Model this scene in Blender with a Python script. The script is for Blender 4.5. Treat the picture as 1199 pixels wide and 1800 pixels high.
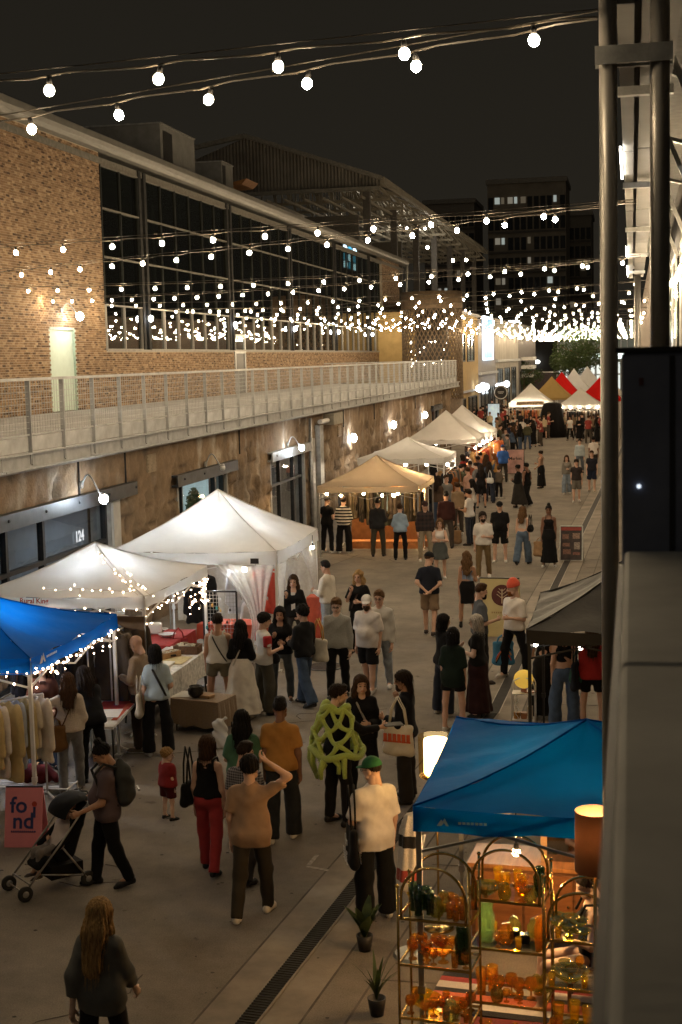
import bpy, bmesh, math, random
import numpy as np
from mathutils import Matrix, Vector, noise
random.seed(7); np.random.seed(7)
for o in list(bpy.data.objects): bpy.data.objects.remove(o)
scn = bpy.context.scene; COL = scn.collection
# ---------------------------------------------------------------- camera (50 mm lens, portrait, pitched down, slight roll)
F, CX, CY, EYE = 2500., 600., 900., 5.8
_y = np.array([512., 280., -F]); _y /= np.linalg.norm(_y)
_u = -np.array([570., -(570*512+F*F)/280, -F]); _u /= np.linalg.norm(_u)
RW = np.array([np.cross(_y, _u), _y, _u])
cam_d = bpy.data.cameras.new('camera'); cam = bpy.data.objects.new('camera', cam_d); COL.objects.link(cam)
cam_d.sensor_fit = 'VERTICAL'; cam_d.sensor_height = 36; cam_d.sensor_width = 24; cam_d.lens = 50
cam_d.clip_start = .1; cam_d.clip_end = 2000
cam_d.dof.use_dof = True; cam_d.dof.focus_distance = 24; cam_d.dof.aperture_fstop = 6.3
cam.matrix_world = Matrix([list(RW[0])+[0], list(RW[1])+[0], list(RW[2])+[EYE], [0,0,0,1]])
scn.camera = cam
# ---------------------------------------------------------------- night sky, city glow
w = bpy.data.worlds.new('World'); scn.world = w; w.use_nodes = True
nt = w.node_tree; bg = nt.nodes['Background']
tcw = nt.nodes.new('ShaderNodeTexCoord'); spw = nt.nodes.new('ShaderNodeSeparateXYZ'); nt.links.new(tcw.outputs['Generated'], spw.inputs[0])
rpw = nt.nodes.new('ShaderNodeValToRGB'); rpw.color_ramp.elements[0].position = 0.; rpw.color_ramp.elements[1].position = .45; rpw.color_ramp.elements[0].color = (.017,.0145,.0105,1); rpw.color_ramp.elements[1].color = (.0105,.0092,.0068,1)
nt.links.new(spw.outputs['Z'], rpw.inputs[0]); nt.links.new(rpw.outputs[0], bg.inputs[0]); bg.inputs[1].default_value = 1
# moon-weak sun kept for the faint top light of the city sky
sl = bpy.data.lights.new('sun', 'SUN'); sl.energy = .06; sl.angle = math.radians(60); sl.color = (1, .88, .70)
so = bpy.data.objects.new('sun', sl); COL.objects.link(so); so.rotation_euler = (math.radians(52), 0, math.radians(-18))
vs = scn.view_settings; vs.view_transform = 'Standard'; vs.look = 'None'; vs.gamma = 1; vs.exposure = 0.13; vs.use_curve_mapping = False
cy = scn.cycles; cy.use_denoising = True; cy.max_bounces = 7; cy.diffuse_bounces = 3; cy.glossy_bounces = 3; cy.transmission_bounces = 6
cy.transparent_max_bounces = 12; cy.sample_clamp_indirect = 3; cy.sample_clamp_direct = 0; cy.caustics_reflective = False; cy.caustics_refractive = False
cy.use_light_tree = True
try: cy.denoiser = 'OPENIMAGEDENOISE'
except Exception: pass
BULB_W = 600.0       # emission of the string bulbs
# ---------------------------------------------------------------- pixel of the photograph -> point of the place
def ray(x, y): return RW @ np.array([x-CX, CY-y, -F])
def at(x, y, z=0.):
    d = ray(x, y); t = (z-EYE)/d[2]; return Vector((d[0]*t, d[1]*t, z))
def atX(x, y, X):
    d = ray(x, y); t = X/d[0]; return Vector((X, d[1]*t, d[2]*t+EYE))
def atY(x, y, Y):
    d = ray(x, y); t = Y/d[1]; return Vector((d[0]*t, Y, d[2]*t+EYE))
# ---------------------------------------------------------------- materials
def S(r, g, b):
    f = lambda c: (c/255/12.92 if c/255 <= .04045 else ((c/255+.055)/1.055)**2.4)
    return (f(r), f(g), f(b))
MATS = {}
def _bsdf(m): return m.node_tree.nodes['Principled BSDF']
def mat(name, col, rough=.7, metal=0, var=.25, scale=6., bump=0., bscale=40., spec=.4, stretch=None, emis=None, es=0., sheen=0., transl=0., alpha=1., ridged=False):
    if name in MATS: return MATS[name]
    m = bpy.data.materials.new(name); m.use_nodes = True; t = m.node_tree; b = _bsdf(m)
    b.inputs['Roughness'].default_value = rough; b.inputs['Metallic'].default_value = metal
    b.inputs['Specular IOR Level'].default_value = spec
    c = (*col, 1)
    tc = t.nodes.new('ShaderNodeTexCoord'); src = tc.outputs['Object']
    if stretch:
        mp = t.nodes.new('ShaderNodeMapping'); mp.inputs['Scale'].default_value = stretch; t.links.new(src, mp.inputs[0]); src = mp.outputs[0]
    if var > 0:
        n = t.nodes.new('ShaderNodeTexNoise'); n.inputs['Scale'].default_value = scale; n.inputs['Detail'].default_value = 4; n.inputs['Roughness'].default_value = .62
        r = t.nodes.new('ShaderNodeValToRGB'); r.color_ramp.elements[0].position = .3; r.color_ramp.elements[1].position = .72
        lo = tuple(max(0, x*(1-var)) for x in col); hi = tuple(min(1, x*(1+var)) for x in col)
        r.color_ramp.elements[0].color = (*lo, 1); r.color_ramp.elements[1].color = (*hi, 1)
        t.links.new(src, n.inputs[0]); t.links.new(n.outputs[0], r.inputs[0]); t.links.new(r.outputs[0], b.inputs['Base Color'])
    else: b.inputs['Base Color'].default_value = c
    if bump > 0:
        n2 = t.nodes.new('ShaderNodeTexNoise'); n2.inputs['Scale'].default_value = bscale; n2.inputs['Detail'].default_value = 5
        if ridged: n2.noise_type = 'RIDGED_MULTIFRACTAL'; n2.inputs['Detail'].default_value = 2; n2.inputs['Distortion'].default_value = .6
        bp = t.nodes.new('ShaderNodeBump'); bp.inputs['Strength'].default_value = bump; bp.inputs['Distance'].default_value = .02
        t.links.new(src, n2.inputs[0]); t.links.new(n2.outputs[0], bp.inputs['Height']); t.links.new(bp.outputs[0], b.inputs['Normal'])
    if emis: b.inputs['Emission Color'].default_value = (*emis, 1); b.inputs['Emission Strength'].default_value = es
    if sheen: b.inputs['Sheen Weight'].default_value = sheen
    if transl > 0:
        out = t.nodes['Material Output']; tr = t.nodes.new('ShaderNodeBsdfTranslucent'); mx = t.nodes.new('ShaderNodeMixShader'); mx.inputs[0].default_value = transl
        tr.inputs[0].default_value = c
        t.links.new(b.outputs[0], mx.inputs[1]); t.links.new(tr.outputs[0], mx.inputs[2]); t.links.new(mx.outputs[0], out.inputs[0])
    if alpha < 1:
        out = t.nodes['Material Output']; tr = t.nodes.new('ShaderNodeBsdfTransparent'); mx = t.nodes.new('ShaderNodeMixShader'); mx.inputs[0].default_value = alpha
        prev = out.inputs[0].links[0].from_socket
        t.links.new(tr.outputs[0], mx.inputs[1]); t.links.new(prev, mx.inputs[2]); t.links.new(mx.outputs[0], out.inputs[0])
    MATS[name] = m; return m
def emit(name, col, s):
    if name in MATS: return MATS[name]
    m = bpy.data.materials.new(name); m.use_nodes = True; t = m.node_tree; t.nodes.clear()
    o = t.nodes.new('ShaderNodeOutputMaterial'); e = t.nodes.new('ShaderNodeEmission'); e.inputs[0].default_value = (*col, 1); e.inputs[1].default_value = s
    t.links.new(e.outputs[0], o.inputs[0]); MATS[name] = m; return m
def glassm(name, tint=(.75,.8,.78), refl=1.0, rough=.02, base=0.04):
    if name in MATS: return MATS[name]
    m = bpy.data.materials.new(name); m.use_nodes = True; t = m.node_tree; t.nodes.clear()
    o = t.nodes.new('ShaderNodeOutputMaterial'); tr = t.nodes.new('ShaderNodeBsdfTransparent'); tr.inputs[0].default_value = (*tint, 1)
    g = t.nodes.new('ShaderNodeBsdfGlossy'); g.inputs['Roughness'].default_value = rough; g.inputs[0].default_value = (refl, refl, refl, 1)
    fr = t.nodes.new('ShaderNodeFresnel'); fr.inputs[0].default_value = 1.5
    ad = t.nodes.new('ShaderNodeMath'); ad.operation = 'ADD'; ad.inputs[1].default_value = base; ad.use_clamp = True
    tc = t.nodes.new('ShaderNodeTexCoord'); n = t.nodes.new('ShaderNodeTexNoise'); n.inputs['Scale'].default_value = 1.3; bp = t.nodes.new('ShaderNodeBump'); bp.inputs['Strength'].default_value = .05; bp.inputs['Distance'].default_value = .03
    t.links.new(tc.outputs['Object'], n.inputs[0]); t.links.new(n.outputs[0], bp.inputs['Height']); t.links.new(bp.outputs[0], g.inputs['Normal'])
    mx = t.nodes.new('ShaderNodeMixShader'); ge = t.nodes.new('ShaderNodeNewGeometry'); iv = t.nodes.new('ShaderNodeMath'); iv.operation = 'SUBTRACT'; iv.inputs[0].default_value = 1; t.links.new(ge.outputs['Backfacing'], iv.inputs[1]); fm = t.nodes.new('ShaderNodeMath'); fm.operation = 'MULTIPLY'; t.links.new(fr.outputs[0], fm.inputs[0]); t.links.new(iv.outputs[0], fm.inputs[1]); t.links.new(fm.outputs[0], ad.inputs[0]); t.links.new(ad.outputs[0], mx.inputs[0]); t.links.new(tr.outputs[0], mx.inputs[1]); t.links.new(g.outputs[0], mx.inputs[2]); t.links.new(mx.outputs[0], o.inputs[0])
    MATS[name] = m; return m
def attr_mat(name, rough=.85, bump=.3, bscale=60, mul=1.0):
    """colour from the mesh's own 'Col' attribute (each brick / stone has its own colour), with fine grain"""
    if name in MATS: return MATS[name]
    m = bpy.data.materials.new(name); m.use_nodes = True; t = m.node_tree; b = _bsdf(m); b.inputs['Roughness'].default_value = rough; b.inputs['Specular IOR Level'].default_value = .25
    a = t.nodes.new('ShaderNodeAttribute'); a.attribute_name = 'Col'
    tc = t.nodes.new('ShaderNodeTexCoord'); n = t.nodes.new('ShaderNodeTexNoise'); n.inputs['Scale'].default_value = bscale; n.inputs['Detail'].default_value = 4
    mr = t.nodes.new('ShaderNodeMapRange'); mr.inputs[3].default_value = .75*mul; mr.inputs[4].default_value = 1.25*mul
    mx = t.nodes.new('ShaderNodeVectorMath'); mx.operation = 'SCALE'
    t.links.new(tc.outputs['Object'], n.inputs[0]); t.links.new(n.outputs[0], mr.inputs[0]); t.links.new(a.outputs['Color'], mx.inputs[0]); t.links.new(mr.outputs[0], mx.inputs['Scale']); t.links.new(mx.outputs[0], b.inputs['Base Color'])
    bp = t.nodes.new('ShaderNodeBump'); bp.inputs['Strength'].default_value = bump; bp.inputs['Distance'].default_value = .02; t.links.new(n.outputs[0], bp.inputs['Height']); t.links.new(bp.outputs[0], b.inputs['Normal'])
    MATS[name] = m; return m
# ---------------------------------------------------------------- mesh helpers
class MB:
    def __init__(s): s.v = []; s.f = []; s.mi = []; s.cur = 0
    def add(s, vs, fs):
        n = len(s.v); s.v += [tuple(p) for p in vs]; s.f += [tuple(i+n for i in f) for f in fs]; s.mi += [s.cur]*len(fs); return s
    def box(s, c, d, rz=0., M=None):
        x, y, z = d[0]/2, d[1]/2, d[2]/2; cs, sn = math.cos(rz), math.sin(rz); P = []
        for i in (-1, 1):
            for j in (-1, 1):
                for k in (-1, 1):
                    a, b = i*x, j*y; p = Vector((c[0]+a*cs-b*sn, c[1]+a*sn+b*cs, c[2]+k*z)); P.append(M @ p if M else p)
        return s.add(P, [(0,1,3,2),(4,6,7,5),(0,4,5,1),(2,3,7,6),(0,2,6,4),(1,5,7,3)])
    def bb(s, a, b):
        return s.box([(a[i]+b[i])/2 for i in range(3)], [abs(b[i]-a[i]) for i in range(3)])
    def bar(s, a, b, wd, th, up=(0,0,1)):
        a, b = Vector(a), Vector(b); d = (b-a).normalized(); u = Vector(up)
        if abs(d.dot(u)) > .98: u = Vector((0,1,0))
        r = d.cross(u).normalized(); u = r.cross(d)
        P = [p + r*(i*wd/2) + u*(j*th/2) for p in (a, b) for i, j in ((-1,-1),(1,-1),(1,1),(-1,1))]
        return s.add(P, [(3,2,1,0),(4,5,6,7),(0,1,5,4),(1,2,6,5),(2,3,7,6),(3,0,4,7)])
    def tube(s, path, r, n=8, closed=False, cap=True):
        path = [Vector(p) for p in path]; m = len(path); rr = r if hasattr(r, '__len__') else [r]*m; P = []; prev = None
        for i, p in enumerate(path):
            if closed: d = path[(i+1) % m]-path[i-1]
            else: d = path[min(i+1, m-1)]-path[max(i-1, 0)]
            d.normalize()
            if prev is None:
                u = Vector((0,0,1)) if abs(d.z) < .9 else Vector((1,0,0)); prev = (u-d*u.dot(d)).normalized()
            else: prev = (prev-d*prev.dot(d)).normalized()
            q = d.cross(prev)
            for k in range(n):
                a = 2*math.pi*k/n; P.append(p+(prev*math.cos(a)+q*math.sin(a))*rr[i])
        fs = []
        for i in range(m if closed else m-1):
            i2 = (i+1) % m
            for k in range(n): fs.append((i*n+k, i*n+(k+1) % n, i2*n+(k+1) % n, i2*n+k))
        if cap and not closed: fs += [tuple(range(n-1, -1, -1)), tuple((m-1)*n+k for k in range(n))]
        return s.add(P, fs)
    def cyl(s, a, b, r, n=10): return s.tube([a, b], r, n)
    def lathe(s, prof, c=(0,0,0), n=16, M=None, cap=True):
        P = []
        for r, z in prof:
            for k in range(n):
                a = 2*math.pi*k/n; p = Vector((c[0]+r*math.cos(a), c[1]+r*math.sin(a), c[2]+z)); P.append(M @ p if M else p)
        fs = [(i*n+k, i*n+(k+1) % n, (i+1)*n+(k+1) % n, (i+1)*n+k) for i in range(len(prof)-1) for k in range(n)]
        if cap: fs += [tuple(range(n-1, -1, -1)), tuple((len(prof)-1)*n+k for k in range(n))]
        return s.add(P, fs)
    def sphere(s, c, r, n=8, m=6, sc=(1,1,1)):
        prof = [(math.sin(math.pi*i/m), -math.cos(math.pi*i/m)) for i in range(m+1)]; P = []
        for a, z in prof:
            for k in range(n): t = 2*math.pi*k/n; P.append((c[0]+r*sc[0]*a*math.cos(t), c[1]+r*sc[1]*a*math.sin(t), c[2]+r*sc[2]*z))
        return s.add(P, [(i*n+k, i*n+(k+1) % n, (i+1)*n+(k+1) % n, (i+1)*n+k) for i in range(m) for k in range(n)])
    def prism(s, poly, axis, a, b):
        """poly in the two other axes, extruded along axis from a to b"""
        def put(p, t):
            return {'x': (t, p[0], p[1]), 'y': (p[0], t, p[1]), 'z': (p[0], p[1], t)}[axis]
        n = len(poly); P = [put(p, a) for p in poly]+[put(p, b) for p in poly]
        return s.add(P, [tuple(range(n)), tuple(range(2*n-1, n-1, -1))]+[(i, n+i, n+(i+1) % n, (i+1) % n) for i in range(n)])
    def grid(s, P, nu, nv):
        return s.add(P, [(i*nv+j, (i+1)*nv+j, (i+1)*nv+j+1, i*nv+j+1) for i in range(nu-1) for j in range(nv-1)])
    def mesh(s, name, mats, smooth=False):
        me = bpy.data.meshes.new(name); me.from_pydata(s.v, [], s.f)
        mats = mats if isinstance(mats, (list, tuple)) else [mats]
        for m in mats: me.materials.append(m)
        if len(mats) > 1: me.polygons.foreach_set('material_index', s.mi)
        bm = bmesh.new(); bm.from_mesh(me); bmesh.ops.recalc_face_normals(bm, faces=bm.faces); bm.to_mesh(me); bm.free()
        if smooth:
            me.polygons.foreach_set('use_smooth', [True]*len(me.polygons))
            if smooth == 'auto': me.set_sharp_from_angle(angle=math.radians(40))
        return me
    def build(s, name, m, parent=None, smooth=False, **k): return link(name, s.mesh(name, m, smooth), parent, **k)
def link(name, me, parent=None, label=None, cat=None, group=None, kind=None, loc=None, M=None):
    o = bpy.data.objects.new(name, me); COL.objects.link(o)
    if parent is not None: o.parent = parent
    if loc is not None: o.location = loc
    if M is not None: o.matrix_local = M
    return tag(o, label, cat, group, kind)
def tag(o, label=None, cat=None, group=None, kind=None):
    if label: o['label'] = label
    if cat: o['category'] = cat
    if group: o['group'] = group
    if kind: o['kind'] = kind
    return o
def empty(name, label, cat, loc=(0,0,0), rz=0., group=None):
    o = bpy.data.objects.new(name, None); COL.objects.link(o); o.location = loc; o.rotation_euler = (0, 0, rz); o.empty_display_size = .1
    return tag(o, label, cat, group)
def text_mesh(txt, size, name='lettering', bold=.0, extr=.003, spacing=1.):
    c = bpy.data.curves.new(name, 'FONT'); c.body = txt; c.size = size; c.align_x = 'CENTER'; c.align_y = 'CENTER'; c.extrude = extr; c.offset = bold; c.resolution_u = 3; c.space_character = spacing
    o = bpy.data.objects.new(name, c); COL.objects.link(o); dg = bpy.context.evaluated_depsgraph_get()
    me = bpy.data.meshes.new_from_object(o.evaluated_get(dg)); bpy.data.objects.remove(o); me.name = name; return me
def lettering(txt, size, m, parent, M, bold=0., name='lettering', spacing=1.):
    me = text_mesh(txt, size, name, bold, spacing=spacing); me.materials.clear(); me.materials.append(m); return link(name, me, parent, M=M)
def frameM(o, right, up):
    """matrix whose x axis runs along right and y axis along up (text plane)"""
    r = Vector(right).normalized(); u = Vector(up); u = (u-r*u.dot(r)).normalized(); n = r.cross(u)
    return Matrix(((r.x,u.x,n.x,o[0]),(r.y,u.y,n.y,o[1]),(r.z,u.z,n.z,o[2]),(0,0,0,1)))
ORD = ['first','second','third','fourth','fifth','sixth','seventh','eighth','ninth','tenth','eleventh','twelfth','thirteenth','fourteenth','fifteenth','sixteenth','seventeenth','eighteenth','nineteenth','twentieth','twenty-first','twenty-second','twenty-third','twenty-fourth','twenty-fifth','twenty-sixth']
# common materials
GALV = mat('galvanised_steel', (.42,.42,.40), .45, .75, .3, 5, .1, 60)
GALVL = mat('pale_galvanised_paint', (.44,.45,.46), .5, .2, .2, 4, .1, 60)
DKMET = mat('dark_bronze_metal', (.035,.034,.034), .45, .5, .2, 6)
BLK = mat('black_plastic', (.015,.015,.016), .5, 0, .2, 8)
WHT = mat('white_paint', (.75,.74,.72), .5, 0, .08, 5)
CONC = mat('concrete', (.34,.33,.31), .85, 0, .25, 3, .25, 45)
CONCD = mat('dark_concrete', (.2,.19,.18), .85, 0, .3, 2, .25, 45)
WOOD = mat('brown_wood', (.16,.07,.03), .45, 0, .35, 3, .1, 30, stretch=(1,1,8))
BULBN = emit('dimmed_bulb_glow', (1, .76, .47), BULB_W*.42)
BULBM = emit('warm_bulb_glow', (1, .76, .47), BULB_W)
FAIRY = emit('fairy_light_glow', (1, .72, .48), 22)
COOL = emit('cool_lamp_glow', (.82, .93, 1), 170)
# ================================================================ SETTING
XL, XE, XU = -10.6, -10.3, -18.4       # stone dock wall, deck edge, upper brick wall
DECK = 4.32
def ground_material():
    m = bpy.data.materials.new('worn_asphalt_concrete'); m.use_nodes = True; t = m.node_tree; b = _bsdf(m); b.inputs['Roughness'].default_value = .88; b.inputs['Specular IOR Level'].default_value = .22
    tc = t.nodes.new('ShaderNodeTexCoord'); src = tc.outputs['Object']
    def N(s, d=5, r=.6): n = t.nodes.new('ShaderNodeTexNoise'); n.inputs['Scale'].default_value = s; n.inputs['Detail'].default_value = d; n.inputs['Roughness'].default_value = r; t.links.new(src, n.inputs[0]); return n.outputs[0]
    def ramp(i, p0, c0, p1, c1): r = t.nodes.new('ShaderNodeValToRGB'); r.color_ramp.elements[0].position = p0; r.color_ramp.elements[1].position = p1; r.color_ramp.elements[0].color = (*c0, 1); r.color_ramp.elements[1].color = (*c1, 1); t.links.new(i, r.inputs[0]); return r.outputs[0]
    def mul(a, c): x = t.nodes.new('ShaderNodeMix'); x.data_type = 'RGBA'; x.blend_type = 'MULTIPLY'; x.inputs[0].default_value = 1; t.links.new(a, x.inputs[6]); t.links.new(c, x.inputs[7]); return x.outputs[2]
    base = ramp(N(.25, 6), .3, (.185,.158,.128), .7, (.275,.24,.198))
    st = ramp(N(1.1, 8, .7), .35, (.72,.72,.72), .6, (1.05,1.05,1.05))
    gr = ramp(N(70, 3), .3, (.72,.72,.72), .7, (1.2,1.2,1.2))
    spots = ramp(N(5, 2), .24, (.55,.52,.5), .33, (1,1,1))
    c = mul(mul(mul(base, st), gr), spots); t.links.new(c, b.inputs['Base Color'])
    bp = t.nodes.new('ShaderNodeBump'); bp.inputs['Strength'].default_value = .35; bp.inputs['Distance'].default_value = .01; t.links.new(N(90, 3), bp.inputs['Height']); t.links.new(bp.outputs[0], b.inputs['Normal'])
    return m
GM = ground_material()
g = MB(); g.add([(-300,-40,0),(200,-40,0),(200,700,0),(-300,700,0)], [(0,1,2,3)]); g.build('ground', GM, kind='structure')
# concrete gutter band with the trench drain, following the bend of the street
D0, D1, D2 = Vector((-3.75,7.5,0)), Vector((-2.24,22.75,0)), Vector((.9,150,0))
def offs(p, n, d): return p + n*d
def band(name, m, a, b, z, kind='structure'):
    P = []; pts = [D0, D1, D2]
    for i, p in enumerate(pts):
        d = (pts[min(i+1,2)]-pts[max(i-1,0)]).normalized(); n = Vector((d.y, -d.x, 0))
        P += [p+n*a+Vector((0,0,z)), p+n*b+Vector((0,0,z))]
    q = MB(); q.add(P, [(0,1,3,2),(2,3,5,4)]); return q.build(name, m, kind=kind)
CONB = mat('gutter_concrete', (.25,.215,.175), .88, 0, .35, 1.2, .3, 70)
gut = band('gutter_strip', CONB, -.45, .45, .004)
band('drain_edge', mat('drain_edge_steel', (.4,.36,.3), .6, .4, .3, 4), -.105, .105, .008)
band('drain_channel', mat('drain_channel_dark', (.022,.018,.015), .8, 0, .4, 8), -.088, .088, .012)
for k, (a, z) in enumerate([(-.46,.006),(.46,.006),(.85,.005)]):
    band('pavement_joint', mat('joint_dirt', (.10,.085,.07), .95, 0, .4, 3), a-.012, a+.012, z)
# grate bars of the near trench drain
def slots():
    root = empty('drain_grate', 'dark iron trench drain grate running up the street', 'drain', D0)
    q = MB(); n = 300; d = (D1-D0).normalized(); nn = Vector((d.y,-d.x,0))
    for i in range(n):
        p = d*(i*.051); q.bar(p-nn*.085+Vector((0,0,.018)), p+nn*.085+Vector((0,0,.018)), .022, .008)
    q.build('grate_bars', mat('grate_iron', (.03,.026,.022), .7, .2), root, kind='stuff')
    for s in (-1, 1):
        q = MB(); q.bar(nn*s*.096+Vector((0,0,.012)), nn*s*.096+d*15.3+Vector((0,0,.012)), .02, .012); q.build('rail', CONB, root)
slots()
# paving joints across the right footway and expansion joints of the carriageway
JM = MATS['joint_dirt']
q = MB()
for yy in np.arange(9.5, 60, 1.55):
    x0 = -3.1+(yy-11.5)*.055 if yy < 22.7 else -2.24+(yy-22.75)*.024
    q.box((x0+1.9, yy, .005), (2.6, .02, .002))
q.build('footway_joint', JM, kind='structure')
q = MB()
for (a, b) in [((540,1010),(632,975)), ((565,968),(660,985)), ((470,1060),(560,1012))]:
    A, B = at(*a, .004), at(*b, .004); q.bar(A, B, .022, .003)
q.build('pavement_crack', JM, kind='structure')
# tape corner mark on the asphalt
q = MB(); A, B, C_ = at(540,1523,.006), at(577,1530,.006), at(558,1503,.006)
q.bar(A, B, .05, .002); q.bar(A+Vector((.01,.03,.0015)), C_+Vector((0,0,.0015)), .05, .002); q.build('tape_mark', mat('faded_tape', (.34,.31,.27), .8, 0, .4, 20), label='faded white tape corner mark on the asphalt beside the drain', cat='marking')
# cracks, patches and trodden gum on the asphalt
rn_ = random.Random(4); q = MB()
for i in range(16):
    p = Vector((rn_.uniform(-7,-3), rn_.uniform(11,48), .005)); a = rn_.uniform(0,6.28); pts = [p.copy()]
    for k in range(rn_.randint(6,16)): a += rn_.gauss(0,.5); p = p+Vector((math.cos(a),math.sin(a),0))*rn_.uniform(.08,.25); pts.append(p.copy())
    for u, v in zip(pts, pts[1:]): q.bar(u, v, rn_.uniform(.006,.014), .003)
q.build('asphalt_crack', JM, kind='structure')
q = MB()
for i in range(420):
    x, y = rn_.uniform(-8,-.3), 10+rn_.random()**1.6*40; r = rn_.uniform(.008,.028); n = 6; q.add([(x+r*math.cos(a)*rn_.uniform(.7,1.2), y+r*math.sin(a)*rn_.uniform(.7,1.2), .0055) for a in np.linspace(0,6.28,n+1)[:-1]], [tuple(range(n))])
q.build('gum_spots', mat('trodden_gum', (.07,.06,.05), .9, 0, .5, 9), kind='stuff', label='dark spots of trodden gum scattered on the asphalt')
# manhole cover
mh = at(572,1172,0); r_ = empty('manhole_cover', 'round iron manhole cover in the street near the grey sweater man', 'manhole', mh)
q = MB(); q.lathe([(.38,0),(.38,.012),(.33,.012),(.33,.006),(.30,.006)], n=28); q.build('rim', DKMET, r_, True)
q = MB(); q.lathe([(.31,.004),(.31,.011)], n=28)
for i in range(-4, 5): q.box((0, i*.06, .013), (2*math.sqrt(max(.01,.085-(i*.06)**2)), .02, .006))
q.build('lid', mat('rusty_iron', (.07,.05,.04), .7, .4, .4, 10), r_)

# ---------------------------------------------------------------- lamps
def gooseneck(name, label, bulb, wall, group='wall lamps of the dock building', toward=(1,0,0), power=COOL, r=.085, drop=.0):
    """base plate on the wall, S-curved arm, glowing globe"""
    b, w_ = Vector(bulb), Vector(wall); root = empty(name, label, 'lamp', w_, group=group); b = b-w_
    t = Vector(toward)
    q = MB(); q.cyl(Vector((0,0,0)), t*.04, .075, 14); q.build('base_plate', GALV, root, 'auto')
    p0 = t*.03; p3 = b+Vector((0,0,.14)); pts = []
    for i in range(15):
        u = i/14; p = p0.lerp(p3, u); p = p+Vector((0,0,.16*math.sin(u*math.pi*1.6)*(1-u*.2)+.10*u*(1-u)*4)); pts.append(p)
    q = MB(); q.tube(pts+[b+Vector((0,0,.06))], .017, 8); q.build('arm', GALVL, root, True)
    q = MB(); q.lathe([(.03,.10),(.055,.07),(.06,.03)], b, 12); q.build('holder', GALVL, root, True)
    q = MB(); q.sphere(b, r, 14, 10, (1,1,1.15)); q.build('globe', power, root, True)
    return root
def wallpack(label, p):
    root = empty('wall_light', label, 'lamp', p, group='round wall lights of the stone wall')
    q = MB(); q.box((.03,0,.12), (.06,.2,.16)); q.build('housing', GALV, root)
    q = MB(); q.sphere((.12,0,-.02), .15, 14, 10, (.8,1,1.1)); q.build('globe', emit('wallpack_glow', (1,.97,.9), 75), root, True)
    q = MB(); q.lathe([(.03,.16),(.05,.12)], (.12,0,0), 10); q.bar((.03,0,.15),(.12,0,.15),.03,.03); q.build('arm', GALV, root)

# ---------------------------------------------------------------- lower stone wall with openings
OPEN = [(16.0,27.75,.15,3.05),(32.3,36.4,.9,2.93),(41.2,45.6,.0,2.85),(76.2,79.2,.6,2.95)]
EXPO = [(27.9,32.0),(36.6,41.0)]
def wall_mesh():
    dy, dz = .085, .085; Y0, Y1, Z1 = 12., 84.5, 4.06; ny = int((Y1-Y0)/dy)+1; nz = int(Z1/dz)+1
    V = []; Cc = []
    for i in range(ny):
        y = Y0+(Y1-Y0)*i/(ny-1)
        for k in range(nz):
            z = Z1*k/(nz-1)
            m1 = noise.fractal(Vector((y*.35, z*.5, 3)), .8, 2, 4); m2 = noise.noise(Vector((y*1.4, z*1.6, 9)))
            rough = min(1, max(.25, (3.3-z)*.9+m1*1.5+.2))              # plaster lost from the lower courses
            # coursed rubble: recessed joints
            row = z/.37+noise.noise(Vector((y*.3, z, 1)))*.25; rr = math.floor(row); off = .41*(rr % 2)+.2*noise.noise(Vector((0, rr*7.3, 2)))
            cl = y/.82+off+noise.noise(Vector((y*.7, rr*3.1, 4)))*.2; jy = abs((cl % 1)-.5)*2; jz = abs((row % 1)-.5)*2
            j = max((jy-.9)/.1, (jz-.82)/.18, 0); blk = noise.noise(Vector((math.floor(cl)*3.3, rr*5.1, 7)))
            fine = noise.fractal(Vector((y*4, z*4, 2)), .9, 2.1, 4)
            d = rough*(.09*blk-.09*min(1, j)+.07*fine) + (1-rough)*(.02*fine+.02)
            nearopen = any(a-.12 < y < b+.12 and c-.12 < z < e+.15 for a, b, c, e in OPEN)
            if nearopen: d = -.01
            V.append((XL+d, y, z))
            plaster = Vector((.33,.235,.15)).lerp(Vector((.22,.145,.085)), min(1, max(0, .5+m1*1.2)))
            stone = Vector((.30,.22,.145)).lerp(Vector((.14,.098,.062)), min(1, max(0, .5+blk*1.2)))
            c = plaster.lerp(stone, rough)
            st = noise.noise(Vector((y*2.1, z*.45, 5)))+.25*m2-.12                    # pale lime runs and dark damp runs from above
            if st > .18: c = c.lerp(Vector((.50,.44,.36)), min(.75, (st-.18)*2.6)*(.4+.6*z/4))
            dk = noise.noise(Vector((y*1.2+40, z*.6, 8)))+.15*m2
            if dk > .28 and z > 1.6: c = c.lerp(Vector((.13,.10,.075)), min(.8, (dk-.28)*3))
            wv = noise.noise(Vector((y*1.1, z*1.3, 14)))
            if wv > .3: c = c.lerp(Vector((.55,.47,.38)), min(.6, (wv-.3)*3))
            if j > .6 and rough > .4: c = c*.6
            Cc.append(c*(1+.25*fine))
    f = []
    for i in range(ny-1):
        y = Y0+(Y1-Y0)*(i+.5)/(ny-1)
        for k in range(nz-1):
            z = Z1*(k+.5)/(nz-1)
            if any(a < y < b and c < z < e for a, b, c, e in OPEN): continue
            f.append((i*nz+k, (i+1)*nz+k, (i+1)*nz+k+1, i*nz+k+1))
    me = bpy.data.meshes.new('stone_face'); me.from_pydata(V, [], f)
    a = me.color_attributes.new('Col', 'FLOAT_COLOR', 'POINT'); a.data.foreach_set('color', np.array([(max(0,c.x), max(0,c.y), max(0,c.z), 1) for c in Cc], dtype=np.float32).ravel())
    me.materials.append(attr_mat('weathered_stone', .92, .9, 16)); me.polygons.foreach_set('use_smooth', [True]*len(me.polygons))
    return me
DOCK = empty('dock_building', 'long brick and glass dock building with stone base, terrace and curtain wall', 'building', (XL,30,0))
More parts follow.
